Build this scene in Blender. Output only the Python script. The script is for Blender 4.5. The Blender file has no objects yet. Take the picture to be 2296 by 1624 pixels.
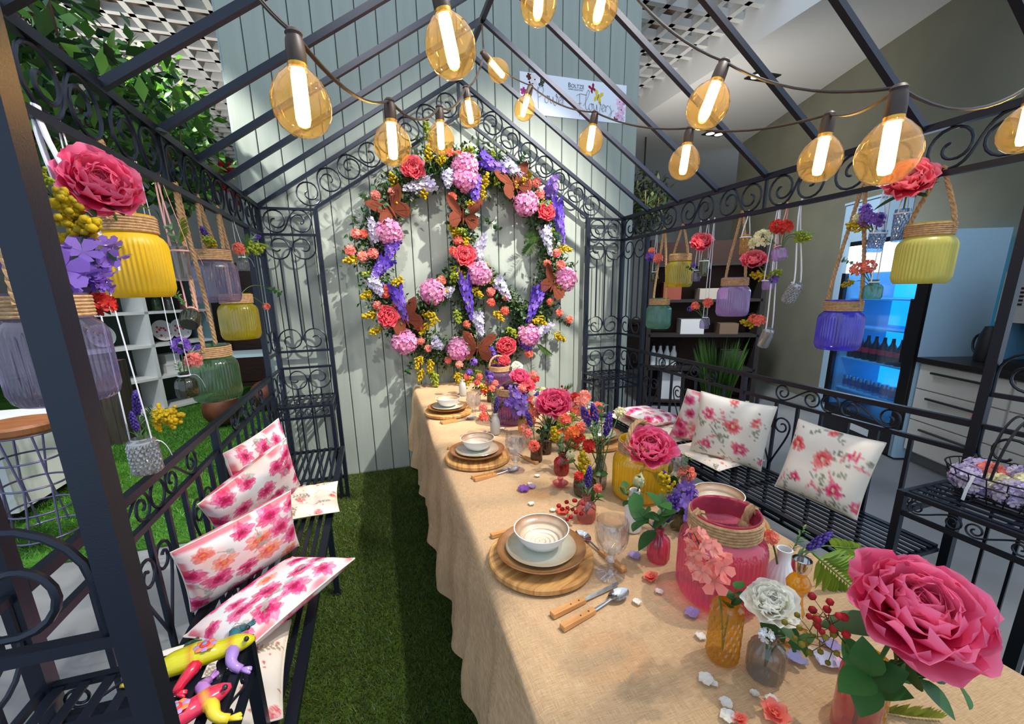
import bpy, math, random
import numpy as np
from mathutils import Vector, Matrix, Euler, Quaternion

random.seed(7)
RNG = np.random.default_rng(7)
SC = bpy.context.scene
COL = SC.collection
PI = math.pi

# ------------------------------------------------------------------ camera
cam_d = bpy.data.cameras.new('camera')
cam = bpy.data.objects.new('camera', cam_d)
COL.objects.link(cam)
SC.camera = cam
cam_d.sensor_width = 36.0
cam_d.lens = 942.62 / 2296 * 36
cam_d.shift_x = 14.59 / 2296
cam_d.shift_y = 61.06 / 2296
cam_d.clip_start = 0.02
_y, _p, _r = 0.2977, 0.2323, -0.0206
fw = Vector((math.sin(_y) * math.cos(_p), math.cos(_y) * math.cos(_p), -math.sin(_p)))
rt = Vector((math.cos(_y), -math.sin(_y), 0))
up = rt.cross(fw)
rt, up = rt * math.cos(_r) + up * math.sin(_r), -rt * math.sin(_r) + up * math.cos(_r)
CAMPOS = Vector((-0.378, -3.3235, 1.4337))
cam.matrix_world = Matrix(((rt.x, up.x, -fw.x, CAMPOS.x), (rt.y, up.y, -fw.y, CAMPOS.y), (rt.z, up.z, -fw.z, CAMPOS.z), (0, 0, 0, 1)))

# ------------------------------------------------------------------ world, lights, exposure
SC.view_settings.view_transform = 'Standard'
SC.view_settings.look = 'None'
SC.view_settings.gamma = 1.0
SC.view_settings.exposure = 0.4
SC.view_settings.use_curve_mapping = False
SC.cycles.transparent_max_bounces = 24
SC.cycles.max_bounces = 7
SC.cycles.diffuse_bounces = 3
SC.cycles.glossy_bounces = 3
world = bpy.data.worlds.new('world')
SC.world = world
world.use_nodes = True
world.node_tree.nodes['Background'].inputs[0].default_value = (0.66, 0.82, 1.0, 1)
world.node_tree.nodes['Background'].inputs[1].default_value = 1.0


def lin(c):
    c = c / 255.0
    return c / 12.92 if c <= 0.04045 else ((c + 0.055) / 1.055) ** 2.4


def S(r, g, b):
    return (lin(r), lin(g), lin(b))


def spot(name, loc, target, power, size_deg, blend, radius, color):
    d = bpy.data.lights.new(name, 'SPOT')
    d.energy = power
    d.spot_size = math.radians(size_deg)
    d.spot_blend = blend
    d.shadow_soft_size = radius
    d.color = color
    o = bpy.data.objects.new(name, d)
    COL.objects.link(o)
    o.location = loc
    o.rotation_euler = (Vector(target) - Vector(loc)).to_track_quat('-Z', 'Y').to_euler()
    return o


# track spots under the louvred store ceiling, plus added fill spots
spot('ceiling_spot_table', (1.75, -2.75, 3.85), (0.35, -2.35, 0.7), 165, 80, 0.7, 0.035, (1.0, 0.92, 0.8))
spot('ceiling_spot_wreath', (1.95, -2.0, 3.9), (0.2, 0.0, 1.05), 900, 54, 0.8, 0.04, (1.0, 0.95, 0.86))
spot('wall_fill_spot', (-0.5, -2.5, 3.9), (0.5, 0.0, 1.5), 260, 50, 0.9, 0.06, (1.0, 0.93, 0.84))  # added fill from the left, lifts the dim middle of the board wall
spot('ceiling_spot_bench', (1.0, -3.0, 3.9), (-0.85, -1.7, 0.5), 330, 44, 0.8, 0.05, (1.0, 0.95, 0.9))
spot('ceiling_spot_garland', (-2.1, -0.75, 3.85), (-1.42, -0.1, 2.42), 480, 36, 0.6, 0.05, (1.0, 0.98, 0.9))
spot('ceiling_spot_lawn', (-2.2, 0.2, 3.9), (-2.6, 1.0, 0.0), 330, 95, 0.9, 0.12, (1.0, 0.98, 0.95))
spot('counter_fill_spot', (2.3, -0.6, 3.65), (4.1, 0.5, 0.9), 330, 75, 0.9, 0.12, (0.85, 0.92, 1.0))  # added wash to brighten the olive wall, not an actual fitting

spot('bulkhead_fill', (2.7, 1.0, 2.3), (4.6, 1.7, 3.72), 70, 130, 1.0, 0.15, (1.0, 0.95, 0.88))  # unseen upward fill added to brighten the bulkhead, no lamp on the rack
spot('louvre_fill', (-3.0, 2.2, 2.1), (-1.8, 2.8, 4.0), 130, 140, 1.0, 0.15, (1.0, 0.95, 0.88))  # unseen upward fill added to brighten the left louvre slats
# ------------------------------------------------------------------ helpers


STOP = {'the', 'a', 'of', 'with', 'in', 'on', 'by', 'under', 'behind', 'beside', 'and', 'at', 'to', 'from', 'front', 'near', 'before', 'between', 'beyond', 'holding', 'hanging', 'close', 'above', 'below', 'left', 'wall', 'small', 'middle', 'far', 'bright', 'lilac', 'long', 'blue'}


def clip16(s):
    w = s.split()
    if len(w) <= 16: return s
    w = w[:16]
    while w[-1] in STOP: w.pop()
    return ' '.join(w)


def tag(o, label=None, cat=None, group=None, kind=None):
    if label: o['label'] = label
    if cat: o['category'] = cat
    if group: o['group'] = group
    if kind: o['kind'] = kind
    return o


def empty(name, loc=(0, 0, 0), label=None, cat=None, group=None, rot=(0, 0, 0), scale=None):
    o = bpy.data.objects.new(name, None)
    o.empty_display_size = 0.05
    COL.objects.link(o)
    o.location = loc
    o.rotation_euler = rot
    if scale: o.scale = (scale,) * 3
    return tag(o, label, cat, group)


def link(name, mesh, parent=None, loc=None, rot=None, scale=None, world_coords=False):
    o = bpy.data.objects.new(name, mesh)
    COL.objects.link(o)
    if loc is not None: o.location = loc
    if rot is not None: o.rotation_euler = rot
    if scale is not None: o.scale = scale if hasattr(scale, '__len__') else (scale,) * 3
    if parent is not None:
        o.parent = parent
        if world_coords:
            m = Matrix.LocRotScale(parent.location, parent.rotation_euler, parent.scale)
            o.matrix_parent_inverse = m.inverted()
    return o


class MB:
    def __init__(s):
        s.v = []; s.f = []; s.c = []; s.n = 0

    def add(s, v, f, c=None):
        v = np.asarray(v, float).reshape(-1, 3)
        s.v.append(v)
        n = s.n
        s.f.extend([tuple(i + n for i in q) for q in f])
        s.n += len(v)
        if c is None: c = (0.5, 0.5, 0.5)
        c = np.asarray(c, float)
        if c.ndim == 1: c = np.tile(c, (len(v), 1))
        s.c.append(c)
        return s

    def merge(s, o, M=None, ctint=None):
        for v, c in zip(o.v, o.c):
            pass
        v = np.concatenate(o.v); c = np.concatenate(o.c)
        if M is not None:
            A = np.array(M)
            v = v @ A[:3, :3].T + A[:3, 3]
        if ctint is not None: c = c * ctint
        return s.add(v, o.f, c)

    def box(s, a, b, c=None):
        x0, y0, z0 = a; x1, y1, z1 = b
        v = [(x0, y0, z0), (x1, y0, z0), (x1, y1, z0), (x0, y1, z0), (x0, y0, z1), (x1, y0, z1), (x1, y1, z1), (x0, y1, z1)]
        return s.add(v, [(3, 2, 1, 0), (4, 5, 6, 7), (0, 1, 5, 4), (1, 2, 6, 5), (2, 3, 7, 6), (3, 0, 4, 7)], c)

    def bar(s, p0, p1, w, h=None, upv=(0, 0, 1), c=None):
        h = h or w
        p0 = np.array(p0, float); p1 = np.array(p1, float)
        d = p1 - p0; d /= np.linalg.norm(d)
        u = np.array(upv, float)
        if abs(d @ u) > 0.98: u = np.array((0, 1.0, 0))
        sd = np.cross(d, u); sd /= np.linalg.norm(sd)
        u = np.cross(sd, d)
        v = []
        for p in (p0, p1):
            for a, b in ((-1, -1), (1, -1), (1, 1), (-1, 1)):
                v.append(p + sd * a * w / 2 + u * b * h / 2)
        return s.add(v, [(3, 2, 1, 0), (4, 5, 6, 7), (0, 1, 5, 4), (1, 2, 6, 5), (2, 3, 7, 6), (3, 0, 4, 7)], c)

    def tube(s, pts, r, n=6, c=None, closed=False, cap=True, flat=1.0):
        P = np.array(pts, float); m = len(P)
        rr = np.full(m, r, float) if np.isscalar(r) else np.array(r, float)
        T = np.gradient(P, axis=0)
        if closed:
            T = np.roll(P, -1, 0) - np.roll(P, 1, 0)
        T /= np.linalg.norm(T, axis=1)[:, None] + 1e-12
        u = np.array((0, 0, 1.0)) if abs(T[0][2]) < 0.9 else np.array((1.0, 0, 0))
        a = np.linspace(0, 2 * PI, n, endpoint=False)
        v = np.zeros((m, n, 3))
        for i in range(m):
            sd = np.cross(T[i], u); sd /= np.linalg.norm(sd) + 1e-12
            u = np.cross(sd, T[i])
            v[i] = P[i] + rr[i] * (np.cos(a)[:, None] * sd + flat * np.sin(a)[:, None] * u)
        f = []
        k = m if closed else m - 1
        for i in range(k):
            j = (i + 1) % m
            for q in range(n):
                w = (q + 1) % n
                f.append((i * n + q, i * n + w, j * n + w, j * n + q))
        if cap and not closed:
            f.append(tuple(range(n - 1, -1, -1)))
            f.append(tuple((m - 1) * n + q for q in range(n)))
        if c is not None:
            c = np.asarray(c, float)
            if c.ndim == 2: c = np.repeat(c, n, axis=0)
        return s.add(v.reshape(-1, 3), f, c)

    def lathe(s, prof, n=32, flutes=0, fdepth=0.0, zr=None, wob=0.0, twist=0.0, c=None, at=(0, 0, 0)):
        pr = np.array(prof, float); m = len(pr)
        a = np.linspace(0, 2 * PI, n, endpoint=False)
        v = np.zeros((m, n, 3))
        for i, (r, z) in enumerate(pr):
            R = np.full(n, r)
            if flutes and (zr is None or zr[0] <= z <= zr[1]):
                R = r * (1 + fdepth * np.cos(flutes * a + twist * z))
            if wob: R = R * (1 + wob * np.sin(3 * a + 1.3) + 0.6 * wob * np.sin(7 * a))
            v[i, :, 0] = R * np.cos(a); v[i, :, 1] = R * np.sin(a); v[i, :, 2] = z
        f = []
        for i in range(m - 1):
            for q in range(n):
                w = (q + 1) % n
                f.append((i * n + q, i * n + w, (i + 1) * n + w, (i + 1) * n + q))
        if pr[0][0] > 1e-6: pass
        return s.add(v.reshape(-1, 3) + np.array(at), f, c)

    def disc(s, r, z, n=24, c=None, at=(0, 0, 0)):
        a = np.linspace(0, 2 * PI, n, endpoint=False)
        v = np.stack([r * np.cos(a), r * np.sin(a), np.full(n, z)], 1) + np.array(at)
        return s.add(v, [tuple(range(n))], c)

    def ball(s, c0, r, n=6, m=4, c=None, sc=(1, 1, 1)):
        v = [(0, 0, -1)]
        for i in range(1, m):
            t = -PI / 2 + PI * i / m
            for q in range(n):
                v.append((math.cos(t) * math.cos(2 * PI * q / n), math.cos(t) * math.sin(2 * PI * q / n), math.sin(t)))
        v.append((0, 0, 1))
        f = [(0, 1 + (q + 1) % n, 1 + q) for q in range(n)]
        for i in range(m - 2):
            for q in range(n):
                w = (q + 1) % n
                f.append((1 + i * n + q, 1 + i * n + w, 1 + (i + 1) * n + w, 1 + (i + 1) * n + q))
        L = 1 + (m - 1) * n
        f += [(L - n + q, L - n + (q + 1) % n, L) for q in range(n)]
        return s.add(np.array(v) * r * np.array(sc) + np.array(c0), f, c)

    def mesh(s, name, mat, smooth=True, sharp=40):
        me = bpy.data.meshes.new(name)
        V = np.concatenate(s.v) if s.v else np.zeros((0, 3))
        me.from_pydata([tuple(p) for p in V], [], s.f)
        C = np.concatenate(s.c)
        ca = me.color_attributes.new('Col', 'FLOAT_COLOR', 'POINT')
        ca.data.foreach_set('color', np.concatenate([C, np.ones((len(C), 1))], 1).astype(np.float32).ravel())
        if mat is not None:
            for mm in (mat if isinstance(mat, (list, tuple)) else [mat]): me.materials.append(mm)
        if smooth:
            me.shade_smooth()
            if sharp: me.set_sharp_from_angle(angle=math.radians(sharp))
        me.update()
        return me

    def build(s, name, mat, parent=None, smooth=True, sharp=40, **kw):
        return link(name, s.mesh(name, mat, smooth, sharp), parent, **kw)


def bez(p0, p1, p2, p3, n=12):
    t = np.linspace(0, 1, n)[:, None]
    p0, p1, p2, p3 = [np.array(p, float) for p in (p0, p1, p2, p3)]
    return (1 - t) ** 3 * p0 + 3 * (1 - t) ** 2 * t * p1 + 3 * (1 - t) * t ** 2 * p2 + t ** 3 * p3


def spiral(cx, cz, R, a_end, dirn, turns=1.45, r0=0.2, n=26):
    t = np.linspace(0, 1, n)
    a = a_end - dirn * (1 - t) * 2 * PI * turns
    r = R * (r0 + (1 - r0) * np.minimum(1, t * 1.35) ** 0.9)
    return np.stack([cx + r * np.cos(a), np.zeros(n), cz + r * np.sin(a)], 1)


# ------------------------------------------------------------------ materials
_M = {}


def mat(name, col, rough=0.5, metal=0.0, spec=0.5, noise=None, bump=None, emit=None, coat=0.0, trans=0.0, alpha=None):
    if name in _M: return _M[name]
    m = bpy.data.materials.new(name)
    m.use_nodes = True
    nt = m.node_tree; N = nt.nodes; L = nt.links
    b = N['Principled BSDF']
    b.inputs['Base Color'].default_value = (*col, 1)
    b.inputs['Roughness'].default_value = rough
    b.inputs['Metallic'].default_value = metal
    b.inputs['Specular IOR Level'].default_value = spec
    b.inputs['Coat Weight'].default_value = coat
    if emit:
        b.inputs['Emission Color'].default_value = (*emit[0], 1)
        b.inputs['Emission Strength'].default_value = emit[1]
    if noise or bump:
        tc = N.new('ShaderNodeTexCoord')
    if noise:
        # noise = (scale, colour2, stretch xyz, contrast)
        mp = N.new('ShaderNodeMapping'); mp.inputs['Scale'].default_value = noise[2] if len(noise) > 2 else (1, 1, 1)
        nz = N.new('ShaderNodeTexNoise'); nz.inputs['Scale'].default_value = noise[0]; nz.inputs['Detail'].default_value = 6
        cr = N.new('ShaderNodeValToRGB')
        k = noise[3] if len(noise) > 3 else 0.2
        cr.color_ramp.elements[0].position = 0.5 - k; cr.color_ramp.elements[1].position = 0.5 + k
        cr.color_ramp.elements[0].color = (*col, 1); cr.color_ramp.elements[1].color = (*noise[1], 1)
        L.new(tc.outputs['Object'], mp.inputs[0]); L.new(mp.outputs[0], nz.inputs[0])
        L.new(nz.outputs[0], cr.inputs[0]); L.new(cr.outputs[0], b.inputs['Base Color'])
    if bump:
        # bump = (scale, strength, stretch)
        mp2 = N.new('ShaderNodeMapping'); mp2.inputs['Scale'].default_value = bump[2] if len(bump) > 2 else (1, 1, 1)
        nb = N.new('ShaderNodeTexNoise'); nb.inputs['Scale'].default_value = bump[0]; nb.inputs['Detail'].default_value = 4
        bp = N.new('ShaderNodeBump'); bp.inputs['Strength'].default_value = bump[1]; bp.inputs['Distance'].default_value = 0.004
        L.new(tc.outputs['Object'], mp2.inputs[0]); L.new(mp2.outputs[0], nb.inputs[0])
        L.new(nb.outputs[0], bp.inputs['Height']); L.new(bp.outputs[0], b.inputs['Normal'])
    _M[name] = m
    return m


def vcmat(name, rough=0.55, transl=0.25, spec=0.3, coat=0.0, bumpscale=None):
    """colour comes from the piece's own colour attribute (petal, leaf and print colours)"""
    if name in _M: return _M[name]
    m = bpy.data.materials.new(name); m.use_nodes = True
    nt = m.node_tree; N = nt.nodes; L = nt.links
    b = N['Principled BSDF']; out = N['Material Output']
    b.inputs['Roughness'].default_value = rough; b.inputs['Specular IOR Level'].default_value = spec
    b.inputs['Coat Weight'].default_value = coat
    at = N.new('ShaderNodeAttribute'); at.attribute_name = 'Col'
    L.new(at.outputs['Color'], b.inputs['Base Color'])
    if transl > 0:
        tr = N.new('ShaderNodeBsdfTranslucent'); mx = N.new('ShaderNodeMixShader')
        mx.inputs[0].default_value = transl
        L.new(at.outputs['Color'], tr.inputs[0])
        L.new(b.outputs[0], mx.inputs[1]); L.new(tr.outputs[0], mx.inputs[2]); L.new(mx.outputs[0], out.inputs[0])
    if bumpscale:
        tc = N.new('ShaderNodeTexCoord'); nb = N.new('ShaderNodeTexNoise'); nb.inputs['Scale'].default_value = bumpscale
        bp = N.new('ShaderNodeBump'); bp.inputs['Strength'].default_value = 0.25; bp.inputs['Distance'].default_value = 0.002
        L.new(tc.outputs['Object'], nb.inputs[0]); L.new(nb.outputs[0], bp.inputs['Height']); L.new(bp.outputs[0], b.inputs['Normal'])
    _M[name] = m
    return m


def glass(name, col, body=0.15, gloss_rough=0.07, ior=1.45, frost=False):
    """thin coloured glass: tinted see-through wall with a Fresnel sheen"""
    if name in _M: return _M[name]
    m = bpy.data.materials.new(name); m.use_nodes = True
    nt = m.node_tree; N = nt.nodes; L = nt.links
    N.remove(N['Principled BSDF']); out = N['Material Output']
    tr = N.new('ShaderNodeBsdfTransparent'); tr.inputs[0].default_value = (*col, 1)
    df = N.new('ShaderNodeBsdfDiffuse'); df.inputs[0].default_value = (*col, 1)
    tl = N.new('ShaderNodeBsdfTranslucent'); tl.inputs[0].default_value = (*col, 1)
    m0 = N.new('ShaderNodeMixShader'); m0.inputs[0].default_value = 0.5
    m1 = N.new('ShaderNodeMixShader'); m1.inputs[0].default_value = body
    gl = N.new('ShaderNodeBsdfGlossy'); gl.inputs['Roughness'].default_value = gloss_rough
    lw_ = N.new('ShaderNodeLayerWeight'); lw_.inputs[0].default_value = 0.5
    fr = N.new('ShaderNodeMath'); fr.operation = 'POWER'; fr.inputs[1].default_value = 4.0; L.new(lw_.outputs['Facing'], fr.inputs[0])
    f0 = ((ior - 1) / (ior + 1)) ** 2
    mu = N.new('ShaderNodeMath'); mu.operation = 'MULTIPLY_ADD'; mu.inputs[1].default_value = 0.85; mu.inputs[2].default_value = f0 * 2.2
    m2 = N.new('ShaderNodeMixShader')
    L.new(df.outputs[0], m0.inputs[1]); L.new(tl.outputs[0], m0.inputs[2])
    L.new(tr.outputs[0], m1.inputs[1]); L.new(m0.outputs[0], m1.inputs[2])
    L.new(fr.outputs[0], mu.inputs[0]); L.new(mu.outputs[0], m2.inputs[0])
    L.new(m1.outputs[0], m2.inputs[1]); L.new(gl.outputs[0], m2.inputs[2]); L.new(m2.outputs[0], out.inputs[0])
    _M[name] = m
    return m


IRON = mat('iron_paint', S(27, 33, 47), 0.36, 0.45, 0.6, bump=(500, 0.08))  # base tinted blue to stand in for cool light on the iron
BRASSY = mat('dark_steel_wire', S(40, 38, 44), 0.35, 0.7)
FLORA = vcmat('flora', 0.55, 0.4)
LEAFM = vcmat('leaf', 0.45, 0.2, 0.4)
PRINT = vcmat('printed_cotton', 0.85, 0.0, 0.2, bumpscale=900)
CERAM = vcmat('painted_ceramic', 0.18, 0.0, 0.5, coat=0.4)
ROPE = mat('jute_rope', S(200, 164, 122), 0.9, 0, 0.2, noise=(90, S(156, 118, 80), (1, 1, 1), 0.25), bump=(400, 0.6))
RIBBON_W = mat('white_ribbon', S(226, 230, 240), 0.6)
RIBBON_P = mat('pink_ribbon', S(238, 170, 160), 0.6)
STEEL = mat('polished_steel', (0.72, 0.72, 0.72), 0.12, 1.0)
# ------------------------------------------------------------------ the setting
CONC = mat('polished_concrete', S(150, 150, 150), 0.42, 0, 0.4, noise=(1.6, S(112, 112, 114), (1, 1, 1), 0.25))
o = MB().box((-7.5, -5.5, -0.1), (9.0, 9.0, 0.0)).build('floor', CONC, smooth=False); tag(o, kind='structure')

WALLP = mat('sage_painted_wood', S(158, 165, 156), 0.62, 0, 0.35, noise=(3.0, S(142, 150, 142), (6, 6, 0.5), 0.3), bump=(60, 0.1, (4, 4, 0.3)))
wb = MB().box((-1.135, 0.075, 0.0), (1.845, 0.42, 4.0)).build('wall_back', mat('wall_core', S(92, 98, 92), 0.7), smooth=False)
tag(wb, 'sage green wall of upright painted boards behind the flower peace sign', kind='structure')
PW = 2.98 / 22
pm = MB()
w2 = PW / 2 - 0.0028
pm.add([(-w2, 0.0, 0), (-w2, -0.012, 0), (-w2 + .003, -0.015, 0), (w2 - .003, -0.015, 0), (w2, -0.012, 0), (w2, 0, 0),
        (-w2, 0.0, 3.99), (-w2, -0.012, 3.99), (-w2 + .003, -0.015, 3.99), (w2 - .003, -0.015, 3.99), (w2, -0.012, 3.99), (w2, 0, 3.99)],
       [(i, i + 1, i + 7, i + 6) for i in range(5)] + [(11, 10, 9, 8, 7, 6), (5, 11, 6, 0)])
plank = pm.mesh('plank', WALLP, smooth=False)
for i in range(22):
    p = link('plank', plank, wb, loc=(-1.135 + PW * (i + 0.5), 0.0735 - random.random() * 0.0016, 0))
# side face boards
sp = MB().box((0, 0, 0), (0.01, 0.17, 3.99)).mesh('plank', mat('sage_side_board', S(150, 165, 172), 0.6), smooth=False)
for i in range(2):
    link('plank', sp, wb, loc=(1.846, 0.076 + 0.173 * i, 0))
    link('plank', sp, wb, loc=(-1.146, 0.076 + 0.173 * i, 0))

# turf: base sheet with real fibres
TURFB = mat('turf_backing', S(46, 68, 24), 0.95, 0, 0.1, noise=(120, S(74, 98, 34), (1, 1, 1), 0.3))
tf = MB().box((-0.98, -3.6, 0.001), (1.68, 0.058, 0.008)).build('artificial_turf', TURFB, smooth=False)
tag(tf, 'dark green artificial turf mat laid inside the iron pavilion', 'turf')
def blades(n, x0, x1, y0, y1, h, name, parent, tones, wide=0.0016, z0=0.006):
    x = RNG.uniform(x0, x1, n); y = RNG.uniform(y0, y1, n); a = RNG.uniform(0, 2 * PI, n)
    hh = h * RNG.uniform(0.6, 1.2, n); lx = RNG.normal(0, 0.7, n) * hh; ly = RNG.normal(0, 0.7, n) * hh
    dx = np.cos(a) * wide; dy = np.sin(a) * wide
    V = np.zeros((n, 3, 3))
    V[:, 0] = np.stack([x - dx, y - dy, np.full(n, z0)], 1); V[:, 1] = np.stack([x + dx, y + dy, np.full(n, z0)], 1)
    V[:, 2] = np.stack([x + lx, y + ly, z0 + hh], 1)
    k = RNG.integers(0, len(tones), n)
    C = np.array(tones)[k] * RNG.uniform(0.75, 1.2, (n, 1)); C = np.repeat(C[:, None, :], 3, 1)
    me = bpy.data.meshes.new(name)
    me.vertices.add(n * 3); me.vertices.foreach_set('co', V.ravel())
    me.loops.add(n * 3); me.loops.foreach_set('vertex_index', np.arange(n * 3, dtype=np.int32))
    me.polygons.add(n); me.polygons.foreach_set('loop_start', np.arange(0, n * 3, 3, dtype=np.int32))
    me.polygons.foreach_set('loop_total', np.full(n, 3, dtype=np.int32))
    ca = me.color_attributes.new('Col', 'FLOAT_COLOR', 'POINT')
    ca.data.foreach_set('color', np.concatenate([C.reshape(-1, 3), np.ones((n * 3, 1))], 1).astype(np.float32).ravel())
    me.materials.append(LEAFM); me.update(); me.validate()
    o = link(name, me, parent); o['kind'] = 'stuff'
    return o
blades(150000, -0.97, -0.02, -3.3, 0.05, 0.018, 'grass_fibres', tf, [S(76, 94, 34), S(56, 74, 26), S(104, 110, 46), S(44, 58, 22)])
blades(110000, 0.6, 1.67, -3.3, 0.05, 0.018, 'grass_fibres', tf, [S(76, 94, 34), S(56, 74, 26), S(104, 110, 46), S(44, 58, 22)])
LAWN = mat('lawn_turf', S(74, 124, 42), 0.95, 0, 0.1, noise=(2.5, S(44, 88, 26), (1, 2.5, 1), 0.25), bump=(300, 0.6))
lw = MB().box((-6.8, -0.62, 0.001), (-1.14, 7.3, 0.012)).build('lawn_mat', LAWN, smooth=False)
tag(lw, 'bright green artificial lawn spread beyond the left bench', 'turf')
blades(60000, -4.2, -1.15, -0.62, 3.2, 0.03, 'grass_fibres', lw, [S(86, 142, 50), S(70, 126, 42), S(110, 164, 62)], 0.003, 0.01)

# ceiling: open white louvre under a dark void, smooth bulkhead to the right
ce = MB().box((-8, 0.1, 4.45), (3.5, 9, 4.55)).build('ceiling', mat('ceiling_void', S(120, 96, 80), 0.9), smooth=False); tag(ce, kind='structure')
LOUV = mat('louvre_white', S(226, 224, 220), 0.5)
lx = MB().box((-0.028, 0.1, 4.0), (0.028, 9, 4.07)).mesh('louvre_slat', LOUV, smooth=False)
ly = MB().box((-8, -0.028, 4.0), (3.4, 0.028, 4.07)).mesh('louvre_slat', LOUV, smooth=False)
x = -7.8
while x < 3.4:
    if x > -5.2: link('louvre_slat', lx, ce, loc=(x, 0, 0))
    x += 0.24
y = 0.2
while y < 8.8:
    link('louvre_slat', ly, ce, loc=(0, y, 0)); y += 0.24
BULK = mat('bulkhead_plaster', S(238, 236, 232), 0.8)
b = MB().box((3.4, -1.9, 3.72), (9, 9, 4.6)).build('ceiling', BULK, smooth=False); tag(b, kind='structure')

# right wall runs slightly askew to the pavilion
WT = Vector((0.347, 0.938, 0)); WN = Vector((-0.938, 0.347, 0)); WO = Vector((4.28, -1.0, 0))
def wp(t, n, z): return tuple(WO + WT * t + WN * n + Vector((0, 0, z)))
def wbox(mb, t0, t1, n0, n1, z0, z1, c=None):
    v = [wp(t0, n0, z0), wp(t0, n1, z0), wp(t1, n1, z0), wp(t1, n0, z0), wp(t0, n0, z1), wp(t0, n1, z1), wp(t1, n1, z1), wp(t1, n0, z1)]
    return mb.add(v, [(0, 1, 2, 3), (7, 6, 5, 4), (4, 5, 1, 0), (5, 6, 2, 1), (6, 7, 3, 2), (7, 4, 0, 3)], c)
OLIVE = mat('olive_wall_paint', S(132, 130, 112), 0.8, 0, 0.3, noise=(2, S(120, 118, 102)))
m = MB(); wbox(m, -1.6, 4.2, -0.25, 0.0, 0, 3.72)
tag(m.build('wall_right', OLIVE, smooth=False), kind='structure')
m = MB(); m.box((-7.5, 7.4, 0), (9, 7.6, 4.0))
tag(m.build('wall_far', mat('far_plaster', S(198, 196, 188), 0.9, noise=(1, S(170, 166, 158))), smooth=False), kind='structure')
m = MB(); m.box((-7.5, 0.3, 0), (-7.3, 7.4, 4.0))
tag(m.build('wall_left', mat('left_plaster', S(208, 208, 204), 0.9), smooth=False), kind='structure')

m = MB(); m.box((9.0, 1.2, 0), (9.2, 7.6, 4.6))
tag(m.build('wall_side', _M['far_plaster'], smooth=False), kind='structure')
# recessed twin downlights in the bulkhead
def downlight(loc, label):
    e = empty('recessed_downlight', loc, label, 'ceiling light')
    MB().box((-0.17, -0.09, -0.012), (0.17, 0.09, 0.0)).build('frame', mat('downlight_black', S(26, 26, 26), 0.5), e, smooth=False)
    for s in (-0.08, 0.08):
        MB().lathe([(0.0, -0.014), (0.055, -0.014), (0.06, -0.013)], 20, at=(s, 0, 0)).build('lens', mat('downlight_lens', (1, 1, 1), 0.3, emit=((1, 0.97, 0.92), 5)), e)
    return e
downlight((4.05, 0.98, 3.72), 'twin recessed spotlight in the white bulkhead above the fridge')
downlight((4.9, 2.6, 3.72), 'farther twin recessed spotlight in the white bulkhead')

# ------------------------------------------------------------------ iron pavilion
XL, XLi, XRi, XR = -1.046, -0.692, 1.383, 1.722
XM = 0.338; ZA = 2.887; Z1, Z2, Z3, Z4 = 2.0, 1.827, 1.032, 0.912
YB, YF = 0.0, -2.771
PD = 0.345
pav = empty('garden_pavilion', (XM, YF / 2, 0), 'black wrought iron gabled pavilion with scrollwork standing over the set table', 'pavilion')
def piece(name, mb, smooth=False, parent=None, **kw):
    return mb.build(name, IRON, parent or pav, smooth=smooth, world_coords=True, **kw)
for x in (XL, XR):
    for y in (YB, YF):
        piece('post', MB().box((x - .016, y - .016, 0.009), (x + .016, y + .016, Z1)))
for x in (XLi, XRi):
    for y in (YB, YF):
        piece('post', MB().box((x - .015, y - .015, 0.009), (x + .015, y + .015, Z1)))
for x in (XL, XR):
    for y in (YB - PD, YF + PD):
        piece('post', MB().box((x - .015, y - .015, 0.009), (x + .015, y + .015, Z2)))

def s_scroll(w, h, r=0.0055):
    R = min(h * 0.5 - r, w * 0.25)
    zc = h / 2; cl, cr = w / 2 - R * 0.98, w / 2 + R * 0.98
    if w > 4.4 * R: cl, cr = R + r, w - R - r
    a = spiral(cl, zc, R, -PI / 2, 1)
    b = spiral(cl, zc, R, -PI / 2, 1)[::-1].copy()
    b[:, 0] = w - b[:, 0]; b[:, 2] = h - b[:, 2]
    m = bez(a[-1], a[-1] + np.array((R * 1.1, 0, 0)), b[0] - np.array((R * 1.1, 0, 0)), b[0], 10)
    return MB().tube(np.concatenate([a, m[1:-1], b]), r, 6)
def c_half(w, h, r=0.005):
    R = min(w * 0.25, h * 0.5)
    a = spiral(w * 0.25, -h + R + r, R, PI, -1, 1.35, 0.22, 28)
    t = bez(a[-1], a[-1] + np.array((0, 0, R * .6)), (w * .25 - R, 0, -R * .3), (w * .25 - R, 0, 0), 6)
    return MB().tube(np.concatenate([a, t[1:]]), r, 6)
PWD = 0.345
ms_s = s_scroll(PWD - .03, Z1 - Z2 - .014).mesh('scroll', IRON)
ms_c = c_half(PWD - .03, 0.155).mesh('scroll', IRON)
ms_bar1 = MB().bar((0, 0, Z3 + .155), (0, 0, Z2 - .155), .009).mesh('bar', IRON, smooth=False)
ms_bar1c = MB().bar((0, 0, Z3 + .08), (0, 0, Z2 - .08), .009).mesh('bar', IRON, smooth=False)
ms_bar2 = MB().bar((0, 0, 0.03), (0, 0, Z4 - .155), .009).mesh('bar', IRON, smooth=False)
ms_bar2c = MB().bar((0, 0, 0.03), (0, 0, Z4 - .08), .009).mesh('bar', IRON, smooth=False)
ms_rail = MB().bar((0, 0, 0), (PWD, 0, 0), .016, .016).mesh('rail', IRON, smooth=False)
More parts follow.
